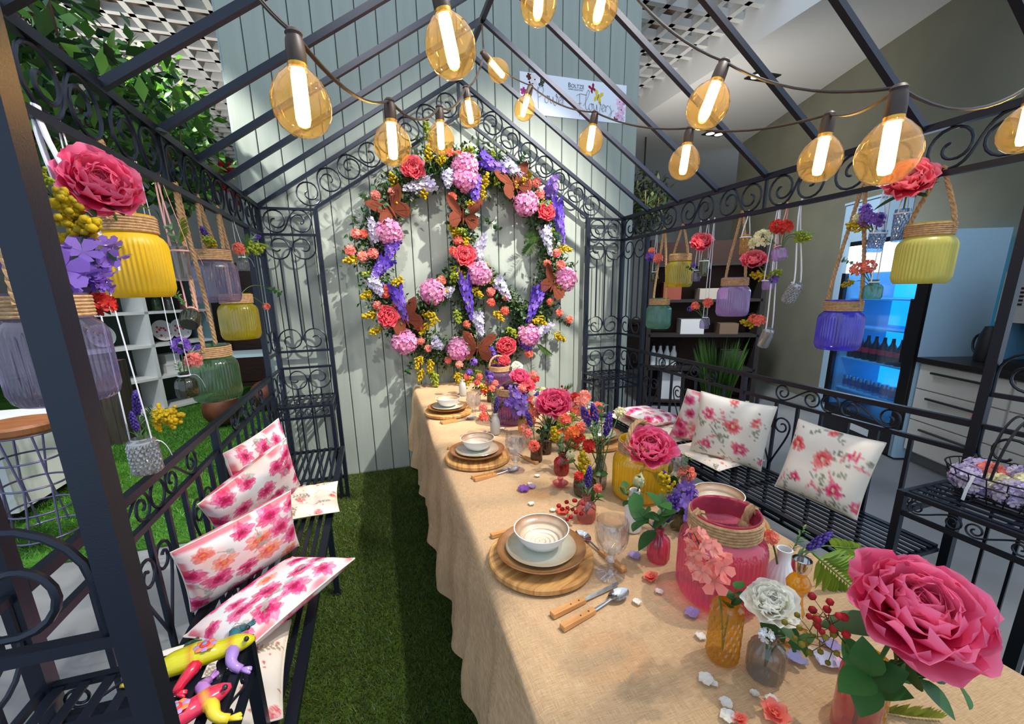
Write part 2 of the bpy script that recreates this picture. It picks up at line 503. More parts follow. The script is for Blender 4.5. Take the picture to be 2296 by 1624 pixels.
def panel(x, y, ang):
    """one trellis panel running from (x, y) in direction ang"""
    cs, sn = math.cos(ang), math.sin(ang)
    def put(nm, me, u, z, flip=1, vflip=1):
        o = link(nm, me, pav, loc=(x + cs * u, y + sn * u, z), rot=(0, 0, ang), scale=(flip, 1, vflip))
        o.matrix_parent_inverse = Matrix.Translation(-pav.location)
    for z in (Z1 - .008, Z2, Z3, Z4, 0.03): put('rail', ms_rail, 0, z)
    put('scroll', ms_s, 0.015, Z2 + .008)
    w = PWD - .03
    for z, vf in ((Z2 - .008, 1), (Z3 + .008, -1), (Z4 - .008, 1)):
        put('scroll', ms_c, 0.015, z, 1, vf)
        put('scroll', ms_c, 0.015 + w, z, -1, vf)
    for k in (.25, .75):
        put('bar', ms_bar1, 0.015 + w * k, 0); put('bar', ms_bar2, 0.015 + w * k, 0)
    put('bar', ms_bar1c, 0.015 + w * .5, 0); put('bar', ms_bar2c, 0.015 + w * .5, 0)
for y in (YB, YF):
    panel(XL, y, 0); panel(XRi, y, 0)
for x in (XL, XR):
    panel(x, YB, -PI / 2); panel(x, YF + PD, -PI / 2)
# eave beams and scroll frieze
DS = -YF / 8
for x in (XL, XR):
    piece('eave_beam', MB().bar((x, YB, Z1), (x, YF, Z1), .026))
    piece('eave_beam', MB().bar((x, YB, Z2), (x, YF, Z2), .022))
    for k in range(1, 8):
        if k == 4: piece('eave_strut', MB().bar((x, -DS * k, Z2), (x, -DS * k, Z1), .014))
    for k in range(8):
        fl = 1 if k % 2 == 0 else -1
        o = link('frieze_scroll', ms_s, pav, loc=(x, -DS * k - (0.015 if fl == 1 else DS - .015), Z2 + .008), rot=(0, 0, -PI / 2), scale=(fl * (DS - .03) / (PWD - .03), 1, 1))
        o.matrix_parent_inverse = Matrix.Translation(-pav.location)
# rafters, ridge
for k in range(9):
    y = -DS * k
    piece('rafter', MB().bar((XL, y, Z1), (XM, y, ZA), .024))
    piece('rafter', MB().bar((XR, y, Z1), (XM, y, ZA), .024))
piece('ridge_beam', MB().bar((XM, YB, ZA), (XM, YF, ZA), .026))
SL = (ZA - Z1) / (XM - XL)
ang = math.atan(SL)
for y in (YB, YF):
    zlo = Z1 + (XM - XLi) * SL
    piece('gable_bar', MB().bar((XLi, y, Z1), (XM, y, zlo), .02))
    piece('gable_bar', MB().bar((XRi, y, Z1), (XM, y, zlo), .02))
    piece('gable_strut', MB().bar((XM, y, zlo - .01), (XM, y, ZA), .02))
    wid = (XLi - XL) * math.sin(ang) - .022
    L = (XM - XLi) / math.cos(ang) + .09
    ms_g = s_scroll(L / 4 - .012, wid, .0055).mesh('gable_scroll', IRON)
    for sd in (1, -1):
        bx = XLi if sd == 1 else XRi
        for k in range(4):
            u = 0.0 + L / 4 * k - .05
            # local frame: along the bar, up normal to it
            ax = Vector((math.cos(ang) * sd, 0, math.sin(ang))); nz = Vector((-math.sin(ang) * sd, 0, math.cos(ang)))
            p = Vector((bx, y, Z1)) + ax * u + nz * 0.011
            o = link('gable_scroll', ms_g, pav)
            R = Matrix(((ax.x, 0, nz.x, p.x), (0, 1, 0, p.y), (ax.z, 0, nz.z, p.z), (0, 0, 0, 1)))
            o.matrix_parent_inverse = Matrix.Translation(-pav.location)
            o.matrix_basis = R
            if k % 2 == 1:
                o.matrix_basis = R @ Matrix.Translation((L / 4 - .012, 0, 0)) @ Matrix.Scale(-1, 4, (1, 0, 0))

# corner shelves of the pavilion
ms_aps = s_scroll(0.15, 0.05, .003).mesh('apron_scroll', IRON)
ms_slat = MB().box((-.009, 0, -.002), (.009, PD - .02, .002)).mesh('slat', IRON, smooth=False)
def corner_shelf(x, y, sx, sy):
    e = empty('corner_shelf', (x, y, 0.70)); e.parent = pav; e.matrix_parent_inverse = Matrix.Translation(-pav.location)
    z = 0.0
    xs = (0, sx * PD); ys = (0, sy * PD)
    m = MB()
    for zz in (0, -.075):
        m.bar((0, ys[1], zz), (xs[1], ys[1], zz), .015); m.bar((xs[1], 0, zz), (xs[1], ys[1], zz), .015)
        m.bar((0, 0, zz), (xs[1], 0, zz), .012); m.bar((0, 0, zz), (0, ys[1], zz), .012)
    m.build('shelf_frame', IRON, e, smooth=False)
    MB().bar((xs[1], ys[1], -.691), (xs[1], ys[1], .008), .024).build('leg', IRON, e, smooth=False)
    for k in range(8):
        link('slat', ms_slat, e, loc=(sx * (.028 + .041 * k), (.01 if sy > 0 else -PD + .01), .003))
    for q in range(2):
        link('cross_bar', MB().bar((0, sy * (.1 + .14 * q), -.003), (xs[1], sy * (.1 + .14 * q), -.003), .012, .006).mesh('cross_bar', IRON, smooth=False), e)
        link('apron_scroll', ms_aps, e, loc=(sx * (.02 + .155 * q) + (0 if sx > 0 else -.15), ys[1], -.063), scale=(1, 1, 1))
        link('apron_scroll', ms_aps, e, loc=(xs[1], sy * (.02 + .155 * q) + (0 if sy < 0 else .15), -.063), rot=(0, 0, -PI / 2))
    return e
corner_shelf(XL, YB, 1, -1); corner_shelf(XR, YB, -1, -1); corner_shelf(XL, YF, 1, 1); corner_shelf(XR, YF, -1, 1)

# ------------------------------------------------------------------ benches
def heart(r=.005):
    R = .046; a = spiral(-R - .002, .26, R, PI, -1, 1.35, .22, 24)   # ends at left side going down
    # clockwise motion ends at the left, sweep down to the point
    a = spiral(-R - .003, .25, R, PI, 1, 1.35, .22, 24)
    t = bez(a[-1], a[-1] + np.array((0, 0, -.06)), (-.012, 0, .06), (0, 0, 0), 10)
    P = np.concatenate([a, t[1:]]); Q = P.copy(); Q[:, 0] *= -1
    return MB().tube(P, r, 6), MB().tube(Q, r, 6)
hl, hr = heart(); hl = hl.mesh('heart_scroll', IRON); hr = hr.mesh('heart_scroll', IRON)
ms_rs = s_scroll(.25, .092, .0045).mesh('rail_scroll', IRON)
_a = np.linspace(0, 2 * PI, 24, endpoint=False)
ms_ring = MB().tube(np.stack([.042 * np.cos(_a), 0 * _a, .042 * np.sin(_a)], 1), .0045, 6, closed=True).mesh('rail_ring', IRON)
ms_bal = MB().bar((0, 0, 0.12), (0, 0, .795), .014).mesh('baluster', IRON, smooth=False)
def bench(xb, sx, label):
    y0, y1 = -PD - .02, YF + PD + .02
    e = empty('garden_bench', (xb, (y0 + y1) / 2, 0), label, 'bench')
    def P(nm, mb): return mb.build(nm, IRON, e, smooth=False, world_coords=True)
    P('top_rail', MB().bar((xb, y0, Z4), (xb, y1, Z4), .024)); P('lower_rail', MB().bar((xb, y0, .803), (xb, y1, .803), .018))
    P('bottom_rail', MB().bar((xb, y0, .12), (xb, y1, .12), .018))
    ym = (y0 + y1) / 2
    P('back_post', MB().bar((xb, ym, .009), (xb, ym, Z4), .026))
    def put(nm, me, y, z, fl=1):
        o = link(nm, me, e, loc=(xb, y, z), rot=(0, 0, -PI / 2), scale=(fl, 1, 1)); o.matrix_parent_inverse = Matrix.Translation(-e.location)
    for c in ((y0 + ym) / 2, (ym + y1) / 2):
        put('rail_ring', ms_ring, c, .857)
        put('rail_scroll', ms_rs, c + .048 + .25, .811); put('rail_scroll', ms_rs, c - .048 - .25, .811, -1)
    k = 0
    y = y0 - .125
    while y > y1 + .05:
        if abs(y - ym) > .05:
            put('baluster', ms_bal, y, 0)
            if k % 3 == 0:
                put('heart_scroll', hl, y, .42); put('heart_scroll', hr, y, .42)
        y -= .125; k += 1
    xf = xb + sx * .385
    P('front_rail', MB().bar((xf, y0, .395), (xf, y1, .395), .03, .02)); P('rear_rail', MB().bar((xb + sx * .03, y0, .395), (xb + sx * .03, y1, .395), .022))
    for yy in (y0, y0 * .67 + y1 * .33, y0 * .33 + y1 * .67, y1):
        P('cross_rail', MB().bar((xb + sx * .03, yy, .39), (xf, yy, .39), .022, .014))
    for i in range(9):
        x = xb + sx * (.06 + .036 * i)
        P('seat_slat', MB().bar((x, y0, .402), (x, y1, .402), .017, .005))
    for yy in (y0 + .02, ym, y1 - .02):
        P('leg', MB().bar((xf, yy, .010), (xf, yy, .39), .024)); P('foot', MB().box((xf - .018, yy - .018, .008), (xf + .018, yy + .018, .016)))
    return e
bench(XL, 1, 'long black iron bench on the left below the hanging jars')
bench(XR, -1, 'long black iron bench on the right between table and fridge')
# ------------------------------------------------------------------ flora library (meshes are shared by the copies)
GREEN = np.array(S(58, 96, 44)); DGREEN = np.array(S(36, 66, 38)); YGREEN = np.array(S(150, 170, 60)); SAGE = np.array(S(120, 148, 112))
def petal(L, W, e0, curl, cup=0.15, ruf=0.0, nu=4, nv=5, ph=0.0, tipw=0.75):
    u = np.linspace(-1, 1, nu + 1); v = np.linspace(0, 1, nv + 1)
    ang = e0 + curl * v
    dr = np.concatenate([[0], np.cumsum(np.cos((ang[1:] + ang[:-1]) / 2))]) / nv * L
    dz = np.concatenate([[0], np.cumsum(np.sin((ang[1:] + ang[:-1]) / 2))]) / nv * L
    wv = W * np.sin(PI * np.clip(0.1 + v * tipw, 0, 1)) ** 0.8
    P = np.zeros((nv + 1, nu + 1, 3))
    for j in range(nv + 1):
        k = cup * W * (u ** 2) * (0.4 + v[j]) + ruf * W * v[j] ** 2 * np.sin(5 * u + ph)
        P[j, :, 0] = dr[j] - k * math.sin(ang[j])
        P[j, :, 1] = u * wv[j]
        P[j, :, 2] = dz[j] + k * math.cos(ang[j])
    # notched tip
    P[-1, :, 0] += 0.035 * L * np.cos(3 * u + ph) + 0.02 * L * np.sin(9 * u + 2 * ph); P[-1, :, 0] -= .10 * L * u ** 2
    f = [(j * (nu + 1) + i, j * (nu + 1) + i + 1, (j + 1) * (nu + 1) + i + 1, (j + 1) * (nu + 1) + i) for j in range(nv) for i in range(nu)]
    t = np.repeat(v, nu + 1)
    return P.reshape(-1, 3), f, t
def rotz(P, a):
    c, s = math.cos(a), math.sin(a)
    return P @ np.array([[c, s, 0], [-s, c, 0], [0, 0, 1]])
def peony(seed, inner, outer, tip, leaves=True, open_=1.0):
    r = random.Random(seed); mb = MB()
    lay = [(8, 1.0, .50, .05, .5), (8, .92, .46, .35, .55), (8, .80, .42, .62, .5), (8, .68, .36, .88, .45), (7, .56, .3, 1.1, .4), (6, .44, .24, 1.3, .3), (5, .32, .18, 1.45, .2)]
    for li, (n, L, W, e, cu) in enumerate(lay):
        for k in range(n):
            P, f, t = petal(L * r.uniform(.9, 1.08), W * r.uniform(.85, 1.1), e * open_ + r.uniform(-.1, .1), cu + r.uniform(-.1, .25), r.uniform(.15, .5), r.uniform(.06, .2), 7, 7, r.uniform(0, 6), .66)
            P = rotz(P, 2 * PI * (k + r.uniform(-.2, .2)) / n + li * .4)
            P[:, 2] += li * .015
            k0 = li / 6.0
            b = np.array(outer) * (1 - k0) + np.array(inner) * k0
            b = b * r.uniform(.8, 1.12)
            C = b[None, :] * (1 - t[:, None] ** 3.2) + np.array(tip)[None, :] * (t[:, None] ** 3.2) * r.uniform(.85, 1.05)
            mb.add(P, f, C)
    return mb
def leaf_shape(L, W, fold=.18, n=4):
    v = np.linspace(0, 1, n + 1); w = W * np.sin(PI * v ** .8) ** .9
    P = []
    for j in range(n + 1):
        z = -.12 * L * v[j] ** 2
        P += [(v[j] * L, -w[j], z + fold * w[j]), (v[j] * L, 0, z), (v[j] * L, w[j], z + fold * w[j])]
    f = []
    for j in range(n):
        a = j * 3; b = a + 3
        f += [(a, a + 1, b + 1, b), (a + 1, a + 2, b + 2, b + 1)]
    return np.array(P), f
def orient(P, az, el, at, roll=0.0):
    M = Euler((roll, -el, az)).to_matrix()
    return P @ np.array(M).T + np.array(at)
def floret(mb, at, nrm, r, c, n=5, cc=None, rr=random):
    """flat little blossom of n petals"""
    z = Vector(nrm).normalized(); x = z.orthogonal().normalized(); y = z.cross(x)
    a0 = rr.uniform(0, 6); V = [Vector(at)]; f = []
    for k in range(n):
        a = a0 + 2 * PI * k / n; d = PI / n * .95
        for q, (dd, rr_, zz) in enumerate(((-1, .5, .08), (-.72, .88, .22), (0, 1.0, .3), (.72, .88, .22), (1, .5, .08))):
            V.append(Vector(at) + (x * math.cos(a + d * dd) + y * math.sin(a + d * dd)) * r * rr_ + z * r * zz)
        b = 1 + k * 5; f.append((0, b, b + 1, b + 2, b + 3, b + 4))
    C = np.array([np.array(c) * .6 if cc is None else np.array(cc)] + [np.array(c) * rr.uniform(.82, 1.12)] * (5 * n))
    mb.add([tuple(q) for q in V], f, np.clip(C, 0, 1))
def fib(n, r=random):
    out = []
    for i in range(n):
        z = 1 - 2 * (i + .5) / n; a = i * 2.39996 + r.uniform(-.2, .2)
        s = math.sqrt(1 - z * z); out.append(Vector((s * math.cos(a), s * math.sin(a), z)))
    return out
def hydrangea(seed, c, c2, n=75):
    r = random.Random(seed); mb = MB()
    for d in fib(n, r):
        if d.z < -.55: continue
        k = r.random(); col = np.array(c) * k + np.array(c2) * (1 - k)
        floret(mb, d * r.uniform(.68, .92), d, .3, col, 4, rr=r)
    return mb
def cluster(seed, c, c2, n=9):
    """geranium-like head of ruffled florets"""
    r = random.Random(seed); mb = MB()
    for d in fib(int(n * 1.5), r):
        if d.z < -.3: continue
        k = r.random(); col = np.array(c) * k + np.array(c2) * (1 - k)
        floret(mb, d * .5, d, .55, col, 5, rr=r)
        floret(mb, d * .62, d, .3, col * 1.1, 5, cc=np.array(c2), rr=r)
    for k in range(3):
        P, f = leaf_shape(.7, .2); P = orient(P, r.uniform(0, 6), -.2, (0, 0, -.25)); mb.add(P, f, GREEN)
    return mb
def carn(seed, c, c2):
    """loose blossom lying on its own"""
    r = random.Random(seed); mb = MB()
    for li, (n, L, e) in enumerate(((6, 1, .15), (6, .8, .6), (5, .55, 1.1))):
        for k in range(n):
            P, f, t = petal(L, .42 * L, e + r.uniform(-.1, .1), .3, .2, .15, 2, 3, r.uniform(0, 6)); P = rotz(P, 2 * PI * k / n + li)
            C = np.array(c)[None] * (1 - t[:, None]) + np.array(c2)[None] * t[:, None]
            mb.add(P, f, C)
    return mb
def spike(seed, c, c2, n=34, wid=.26, fr=.2, drop=False):
    """flower spike along +Z from 0 to 1"""
    r = random.Random(seed); mb = MB().tube([(0, 0, -.05), (0.01, 0, .5), (0, 0, 1)], [.018, .014, .006], 5, GREEN)
    for i in range(n):
        t = (i + .5) / n; a = i * 2.4; w = wid * (1 - .75 * t) + .02
        d = Vector((math.cos(a), math.sin(a), r.uniform(-.5, .3) if drop else r.uniform(-.1, .6))).normalized()
        k = r.random(); col = np.array(c) * k + np.array(c2) * (1 - k)
        p = Vector((math.cos(a) * w, math.sin(a) * w, t + r.uniform(-.02, .02)))
        floret(mb, p, d, fr * (1.05 - .6 * t), col, 5, rr=r)
    return mb
def lavender(seed, c=S(72, 48, 140), c2=S(112, 84, 180)):
    r = random.Random(seed); mb = MB().tube([(0, 0, -.6), (0, 0, 1)], .012, 4, SAGE * .8)
    for i in range(46):
        t = i / 46; a = i * 2.4; w = .13 * math.sin(PI * (.15 + .8 * t))
        k = r.random()
        mb.ball((math.cos(a) * w, math.sin(a) * w, t), .06 * r.uniform(.7, 1.2), 4, 3, np.array(c) * k + np.array(c2) * (1 - k), (1, 1, 1.3))
    for k in range(7):
        P, f = leaf_shape(.55, .04); mb.add(orient(P, k * 2.4, .9, (0, 0, -.55 + .05 * k)), f, SAGE)
    return mb
def mimosa(seed, c=S(232, 196, 20), c2=S(190, 170, 40), n=5):
    """feathery yellow spray along +Z, 0 to 1"""
    r = random.Random(seed); mb = MB().tube([(0, 0, 0), (0, 0, .9)], [.016, .006], 4, YGREEN * .7)
    for b in range(n * 3):
        t = .15 + .8 * b / (n * 3); a = b * 2.4; L = .38 * (1.1 - t)
        p0 = Vector((0, 0, t)); d = Vector((math.cos(a), math.sin(a), .9)).normalized()
        for q in range(7):
            s = (q + 1) / 7
            p = p0 + d * L * s + Vector((r.uniform(-.03, .03), r.uniform(-.03, .03), r.uniform(-.03, .03)))
            k = r.random()
            mb.ball(p, .055 * r.uniform(.7, 1.2), 5, 3, np.array(c) * k + np.array(c2) * (1 - k))
    return mb
def fern(seed, c=S(150, 176, 52), c2=S(108, 140, 48), n=17, wid=.34):
    r = random.Random(seed); mb = MB().tube([(0, 0, 0), (.05, 0, .5), (.16, 0, 1)], [.014, .01, .004], 4, np.array(c2))
    for i in range(n):
        t = .12 + .86 * i / n; L = wid * math.sin(PI * (.18 + .75 * t)) ** .8 + .03
        for s in (-1, 1):
            P, f = leaf_shape(L, L * .11, .1, 3)
            k = r.random(); col = np.array(c) * k + np.array(c2) * (1 - k)
            mb.add(orient(P, s * PI / 2, .75 + r.uniform(-.1, .1), (.16 * t * t, 0, t)), f, col)
    return mb
def sprig(seed, c, c2, n=10, LL=.26, WW=.1, stem=GREEN):
    r = random.Random(seed); mb = MB().tube([(0, 0, 0), (.03, .02, .5), (0, .05, 1)], [.014, .01, .005], 4, np.array(stem))
    for i in range(n):
        t = .18 + .82 * i / n; a = i * 2.0 + r.uniform(-.4, .4)
        P, f = leaf_shape(LL * r.uniform(.75, 1.1), WW, .2, 6)
        k = r.random(); col = np.array(c) * k + np.array(c2) * (1 - k)
        mb.add(orient(P, a, r.uniform(.2, .9), (.03 * math.sin(t * 3), .05 * t, t), r.uniform(-.4, .4)), f, col)
    return mb
def tulip(seed, c=S(236, 236, 200), c2=S(178, 200, 120)):
    r = random.Random(seed); mb = MB()
    for li, n in enumerate((3, 4, 4)):
        for k in range(n):
            P, f, t = petal(1.25 - .12 * li, .52, .75 + li * .16, .95, .55, .05, 4, 5, r.uniform(0, 6), .82)
            P = rotz(P, 2 * PI * k / n + li * .7); C = np.array(c2)[None] * (1 - t[:, None]) + np.array(c)[None] * t[:, None]
            mb.add(P * np.array((.62, .62, 1)), f, C)
    return mb
def berries(seed, c=S(190, 36, 44), stem=S(120, 60, 40), n=12, br=.06):
    r = random.Random(seed); mb = MB().tube([(0, 0, 0), (.02, .02, .5), (0, 0, .85)], .01, 4, np.array(stem))
    for i in range(n):
        t = .35 + .6 * i / n; a = i * 2.4; L = .2
        p = np.array((math.cos(a) * L, math.sin(a) * L, t + .14))
        mb.tube([(0, 0, t), tuple(p * .6 + np.array((0, 0, t)) * .4), tuple(p)], .006, 3, np.array(stem))
        mb.ball(p, br * r.uniform(.8, 1.1), 6, 4, np.array(c) * r.uniform(.7, 1.1))
    return mb
PK_IN, PK_OUT, PK_TIP = S(226, 6, 84), S(238, 30, 108), S(255, 140, 178)
CR_IN, CR_OUT, CR_TIP = S(236, 20, 62), S(246, 48, 90), S(255, 150, 160)
FLM = {}
def fl(kind, var=0):
    key = (kind, var)
    if key in FLM: return FLM[key]
    s = var * 13 + 5
    if kind == 'peony': mb = peony(s, PK_IN, PK_OUT, PK_TIP)
    elif kind == 'cpeony': mb = peony(s, CR_IN, CR_OUT, CR_TIP)
    elif kind == 'wpeony': mb = peony(s, S(255, 252, 222), S(255, 252, 236), S(255, 255, 248), open_=1.15)
    elif kind == 'hyd': mb = hydrangea(s, S(248, 180, 210), S(226, 142, 196))
    elif kind == 'lilhyd': mb = hydrangea(s, S(186, 172, 226), S(236, 226, 236))
    elif kind == 'coral': mb = cluster(s, S(248, 148, 122), S(240, 110, 92))
    elif kind == 'peach': mb = cluster(s, S(250, 170, 150), S(244, 132, 124))
    elif kind == 'redf': mb = cluster(s, S(224, 70, 54), S(200, 44, 40))
    elif kind == 'orange': mb = cluster(s, S(244, 140, 72), S(232, 104, 66))
    elif kind == 'cream': mb = cluster(s, S(246, 240, 206), S(226, 222, 160))
    elif kind == 'white': mb = cluster(s, S(244, 244, 244), S(224, 228, 232), 6)
    elif kind == 'violet': mb = cluster(s, S(150, 112, 206), S(112, 74, 178), 6)
    elif kind == 'delph': mb = spike(s, S(164, 124, 236), S(84, 54, 184), 28)
    elif kind == 'wspike': mb = spike(s, S(240, 236, 250), S(204, 196, 234), 30, .26, .2, True)
    elif kind == 'peachspike': mb = spike(s, S(250, 176, 160), S(246, 140, 128), 22, .24, .24)
    elif kind == 'pea': mb = spike(s, S(160, 124, 214), S(124, 92, 190), 14, .28, .28)
    elif kind == 'lav': mb = lavender(s)
    elif kind == 'mim': mb = mimosa(s)
    elif kind == 'gmim': mb = mimosa(s, S(180, 190, 60), S(140, 160, 50))
    elif kind == 'fern': mb = fern(s)
    elif kind == 'gfern': mb = fern(s, S(96, 130, 60), S(70, 104, 50))
    elif kind == 'leaf': mb = sprig(s, GREEN, DGREEN, 11)
    elif kind == 'euc': mb = sprig(s, SAGE, S(84, 120, 84), 10, .24, .12, S(110, 130, 80))
    elif kind == 'bigleaf': mb = sprig(s, S(58, 110, 46), S(38, 80, 36), 6, .62, .17)
    elif kind == 'herb': mb = sprig(s, S(104, 140, 70), S(80, 120, 64), 26, .22, .03)
    elif kind == 'tulip': mb = tulip(s)
    elif kind == 'berry': mb = berries(s)
    elif kind == 'seed': mb = berries(s, S(150, 132, 40), S(130, 112, 40), 16, .045)
    FLM[key] = mb.mesh(kind, LEAFM if kind in ('leaf', 'euc', 'bigleaf', 'fern', 'gfern', 'herb') else FLORA, sharp=0)
    return FLM[key]
HEADS = {'peony', 'cpeony', 'wpeony', 'hyd', 'lilhyd', 'coral', 'peach', 'redf', 'orange', 'cream', 'white', 'violet', 'tulip'}
KNAME = {'peony': ('peony', 'bright pink peony'), 'cpeony': ('peony', 'coral pink peony'), 'wpeony': ('peony', 'creamy white peony'), 'coral': ('geranium', 'coral geranium head'), 'peach': ('geranium', 'soft peach geranium head'),
         'redf': ('geranium', 'red geranium head'), 'orange': ('geranium', 'orange geranium head'), 'cream': ('blossom', 'cream blossom cluster'), 'white': ('blossom', 'white blossom cluster'), 'violet': ('violet', 'violet blossom cluster'),
         'peachspike': ('stock_flower', 'drooping peach blossom spike'), 'pea': ('sweet_pea', 'lilac sweet pea spike'), 'lav': ('lavender', 'deep purple lavender stem'), 'mim': ('mimosa', 'yellow mimosa spray'), 'gmim': ('mimosa', 'greenish yellow mimosa spray'),
         'fern': ('fern_frond', 'lime green fern frond'), 'gfern': ('fern_frond', 'dark green fern frond'), 'leaf': ('leafy_twig', 'dark green leafy twig'), 'euc': ('eucalyptus', 'grey green eucalyptus twig'), 'bigleaf': ('leafy_twig', 'twig of broad green leaves'),
         'herb': ('herb_stem', 'thin leaved green herb stem'), 'tulip': ('tulip', 'cream tulip bud'), 'berry': ('berry_twig', 'twig of small red berries'), 'seed': ('seed_twig', 'twig of olive gold seed heads'), 'hyd': ('hydrangea', 'pink hydrangea head'), 'lilhyd': ('hydrangea', 'pale lilac hydrangea head')}
_used = {}
def quat_z(v): return Vector((0, 0, 1)).rotation_difference(Vector(v).normalized())
def stem_flower(kind, foot, head, size, where, var=None, face=None, group=None):
    """a stem with its head; foot is inside the vase"""
    foot = Vector(foot); head = Vector(head)
    if var is None: var = random.randrange(3)
    nm, desc = KNAME[kind]
    label = desc + ' ' + where
    e = empty(nm, foot)
    tag(e, label, nm.replace('_', ' '))
    _used.setdefault(label, []).append(e)
    d = head - foot; L = d.length
    up_ = foot + Vector((d.x * .25, d.y * .25, L * .55))
    pts = bez((0, 0, 0), (up_ - foot) * .6, (up_ - foot) + (head - up_) * .3, d, 9)
    if kind in HEADS:
        c0 = S(70, 110, 52) if kind != 'cpeony' else S(90, 110, 60)
        r = .0022 if size < .12 else .0032
        MB().tube(pts, r, 5, np.array(c0)).build('stem', LEAFM, e)
        if face is None:
            face = (CAMPOS - head).normalized() * .75 + Vector((0, 0, 1)) * .7 + Vector((d.x, d.y, 0)) * 1.2
        h = link('blossom', fl(kind, var), e, loc=d, scale=size / 2)
        h.rotation_mode = 'QUATERNION'; h.rotation_quaternion = quat_z(face) @ Quaternion((0, 0, 1), random.uniform(0, 6))
        if 'peony' in kind or kind == 'tulip':
            for k in range(3 if kind != 'tulip' else 2):
                P, f = leaf_shape(size * .55, size * .14, .2, 7); 
                ob = MB().add(orient(P, random.uniform(0, 6), random.uniform(-.4, .3), (0, 0, 0)), f, GREEN * random.uniform(.7, 1.1)).build('leaf', LEAFM, e)
                ob.location = d - Vector(face).normalized() * size * .12 + Vector((0, 0, -.01))
    else:
        # spike-like head takes the outer `size` of the stem
        dirv = Vector(pts[-1]) - Vector(pts[-3]) if face is None else Vector(face)
        base = d - dirv.normalized() * size
        pts2 = bez((0, 0, 0), Vector((base.x * .3, base.y * .3, base.length * .6)), base - dirv.normalized() * size * .25, base, 9)
        if base.length > .01: MB().tube(pts2, .0018, 5, np.array(S(84, 116, 56))).build('stem', LEAFM, e)
        h = link('spray' if kind not in ('delph', 'lav', 'pea') else 'blossom', fl(kind, var), e, loc=base, scale=size)
        h.rotation_mode = 'QUATERNION'; h.rotation_quaternion = quat_z(dirv) @ Quaternion((0, 0, 1), random.uniform(0, 6))
    return e
def finish_groups():
    for lb, l in _used.items():
        if len(l) > 1:
            for o in l: o['group'] = lb

# ------------------------------------------------------------------ glass jars and bottles
G = {
 'rose': glass('rose_glass', S(240, 126, 162), .3), 'pale_rose': glass('pale_rose_glass', S(240, 176, 178), .18), 'red': glass('red_glass', S(206, 52, 66), .2),
 'purple': glass('purple_glass', S(168, 110, 166), .3), 'mauve': glass('mauve_glass', S(206, 196, 222), .12), 'lilac': glass('lilac_glass', S(224, 192, 238), .3), 'blue': glass('violet_blue_glass', S(126, 112, 236), .4),
 'yellow': glass('yellow_glass', S(252, 222, 50), .5), 'olive_yellow': glass('olive_yellow_glass', S(222, 206, 24), .4), 'amber': glass('amber_glass', S(238, 202, 84), .25), 'honey': glass('honey_glass', S(250, 204, 60), .35), 'green': glass('green_glass', S(140, 184, 128), .16),
 'teal': glass('teal_glass', S(140, 208, 186), .22), 'olive': glass('olive_glass', S(140, 142, 90), .15), 'brown': glass('brown_glass', S(140, 98, 74), .2), 'smoke': glass('smoke_glass', S(206, 206, 204), .12), 'clear': glass('clear_glass', S(252, 252, 252), .012, .02, 1.8),
 'silver': glass('silver_cut_glass', S(196, 194, 192), .4, .06, 2.0), 'skyblue': glass('sky_blue_glass', S(150, 196, 232), .4, .06, 1.9), 'dark_olive': glass('dark_olive_glass', S(112, 118, 78), .2), 'tumbler': glass('olive_tumbler_glass', S(176, 180, 120), .2),
}
FROST_Y = mat('frosted_yellow_glass', S(232, 190, 18), .45, 0, .4); FROST_P = mat('frosted_pale_yellow_glass', S(206, 196, 92), .4, 0, .4)
for _m in (FROST_Y, FROST_P): _m.node_tree.nodes['Principled BSDF'].inputs['Transmission Weight'].default_value = 0.35
MATTE = mat('grey_matte_ceramic', S(176, 174, 168), .6); WHITEC = mat('white_ribbed_ceramic', S(226, 226, 224), .4)

def rope_path(P, r, strands=3, pitch=None, n=5):
    P = np.array(P, float)
    seg = np.linalg.norm(np.diff(P, axis=0), axis=1); L = np.concatenate([[0], np.cumsum(seg)])
    pitch = pitch or r * 7
    m = max(8, int(L[-1] / pitch * 8)); t = np.linspace(0, L[-1], m)
    Q = np.stack([np.interp(t, L, P[:, i]) for i in range(3)], 1)
    T = np.gradient(Q, axis=0); T /= np.linalg.norm(T, axis=1)[:, None] + 1e-9
    mb = MB(); u = np.array((.3, .8, .5))
    for s in range(strands):
        W = np.zeros_like(Q)
        for i in range(m):
            a = np.cross(T[i], u); a /= np.linalg.norm(a) + 1e-9; b = np.cross(a, T[i])
            th = 2 * PI * (t[i] / pitch + s / strands)
            W[i] = Q[i] + r * .5 * (math.cos(th) * a + math.sin(th) * b)
        mb.tube(W, r * .56, n)
    return mb
def jar_profile(R, H):
    return [(0.0, .004), (R * .86, .004), (R * .95, .012), (R, .03), (R, H * .30), (R, H * .62), (R * .985, H * .68), (R * .9, H * .735), (R * .8, H * .765), (R * .77, H * .79), (R * .77, H * .97), (R * .8, H * 1.0), (R * .76, H * 1.0), (R * .735, H * .97), (R * .735, H * .80)]
JARM = {}
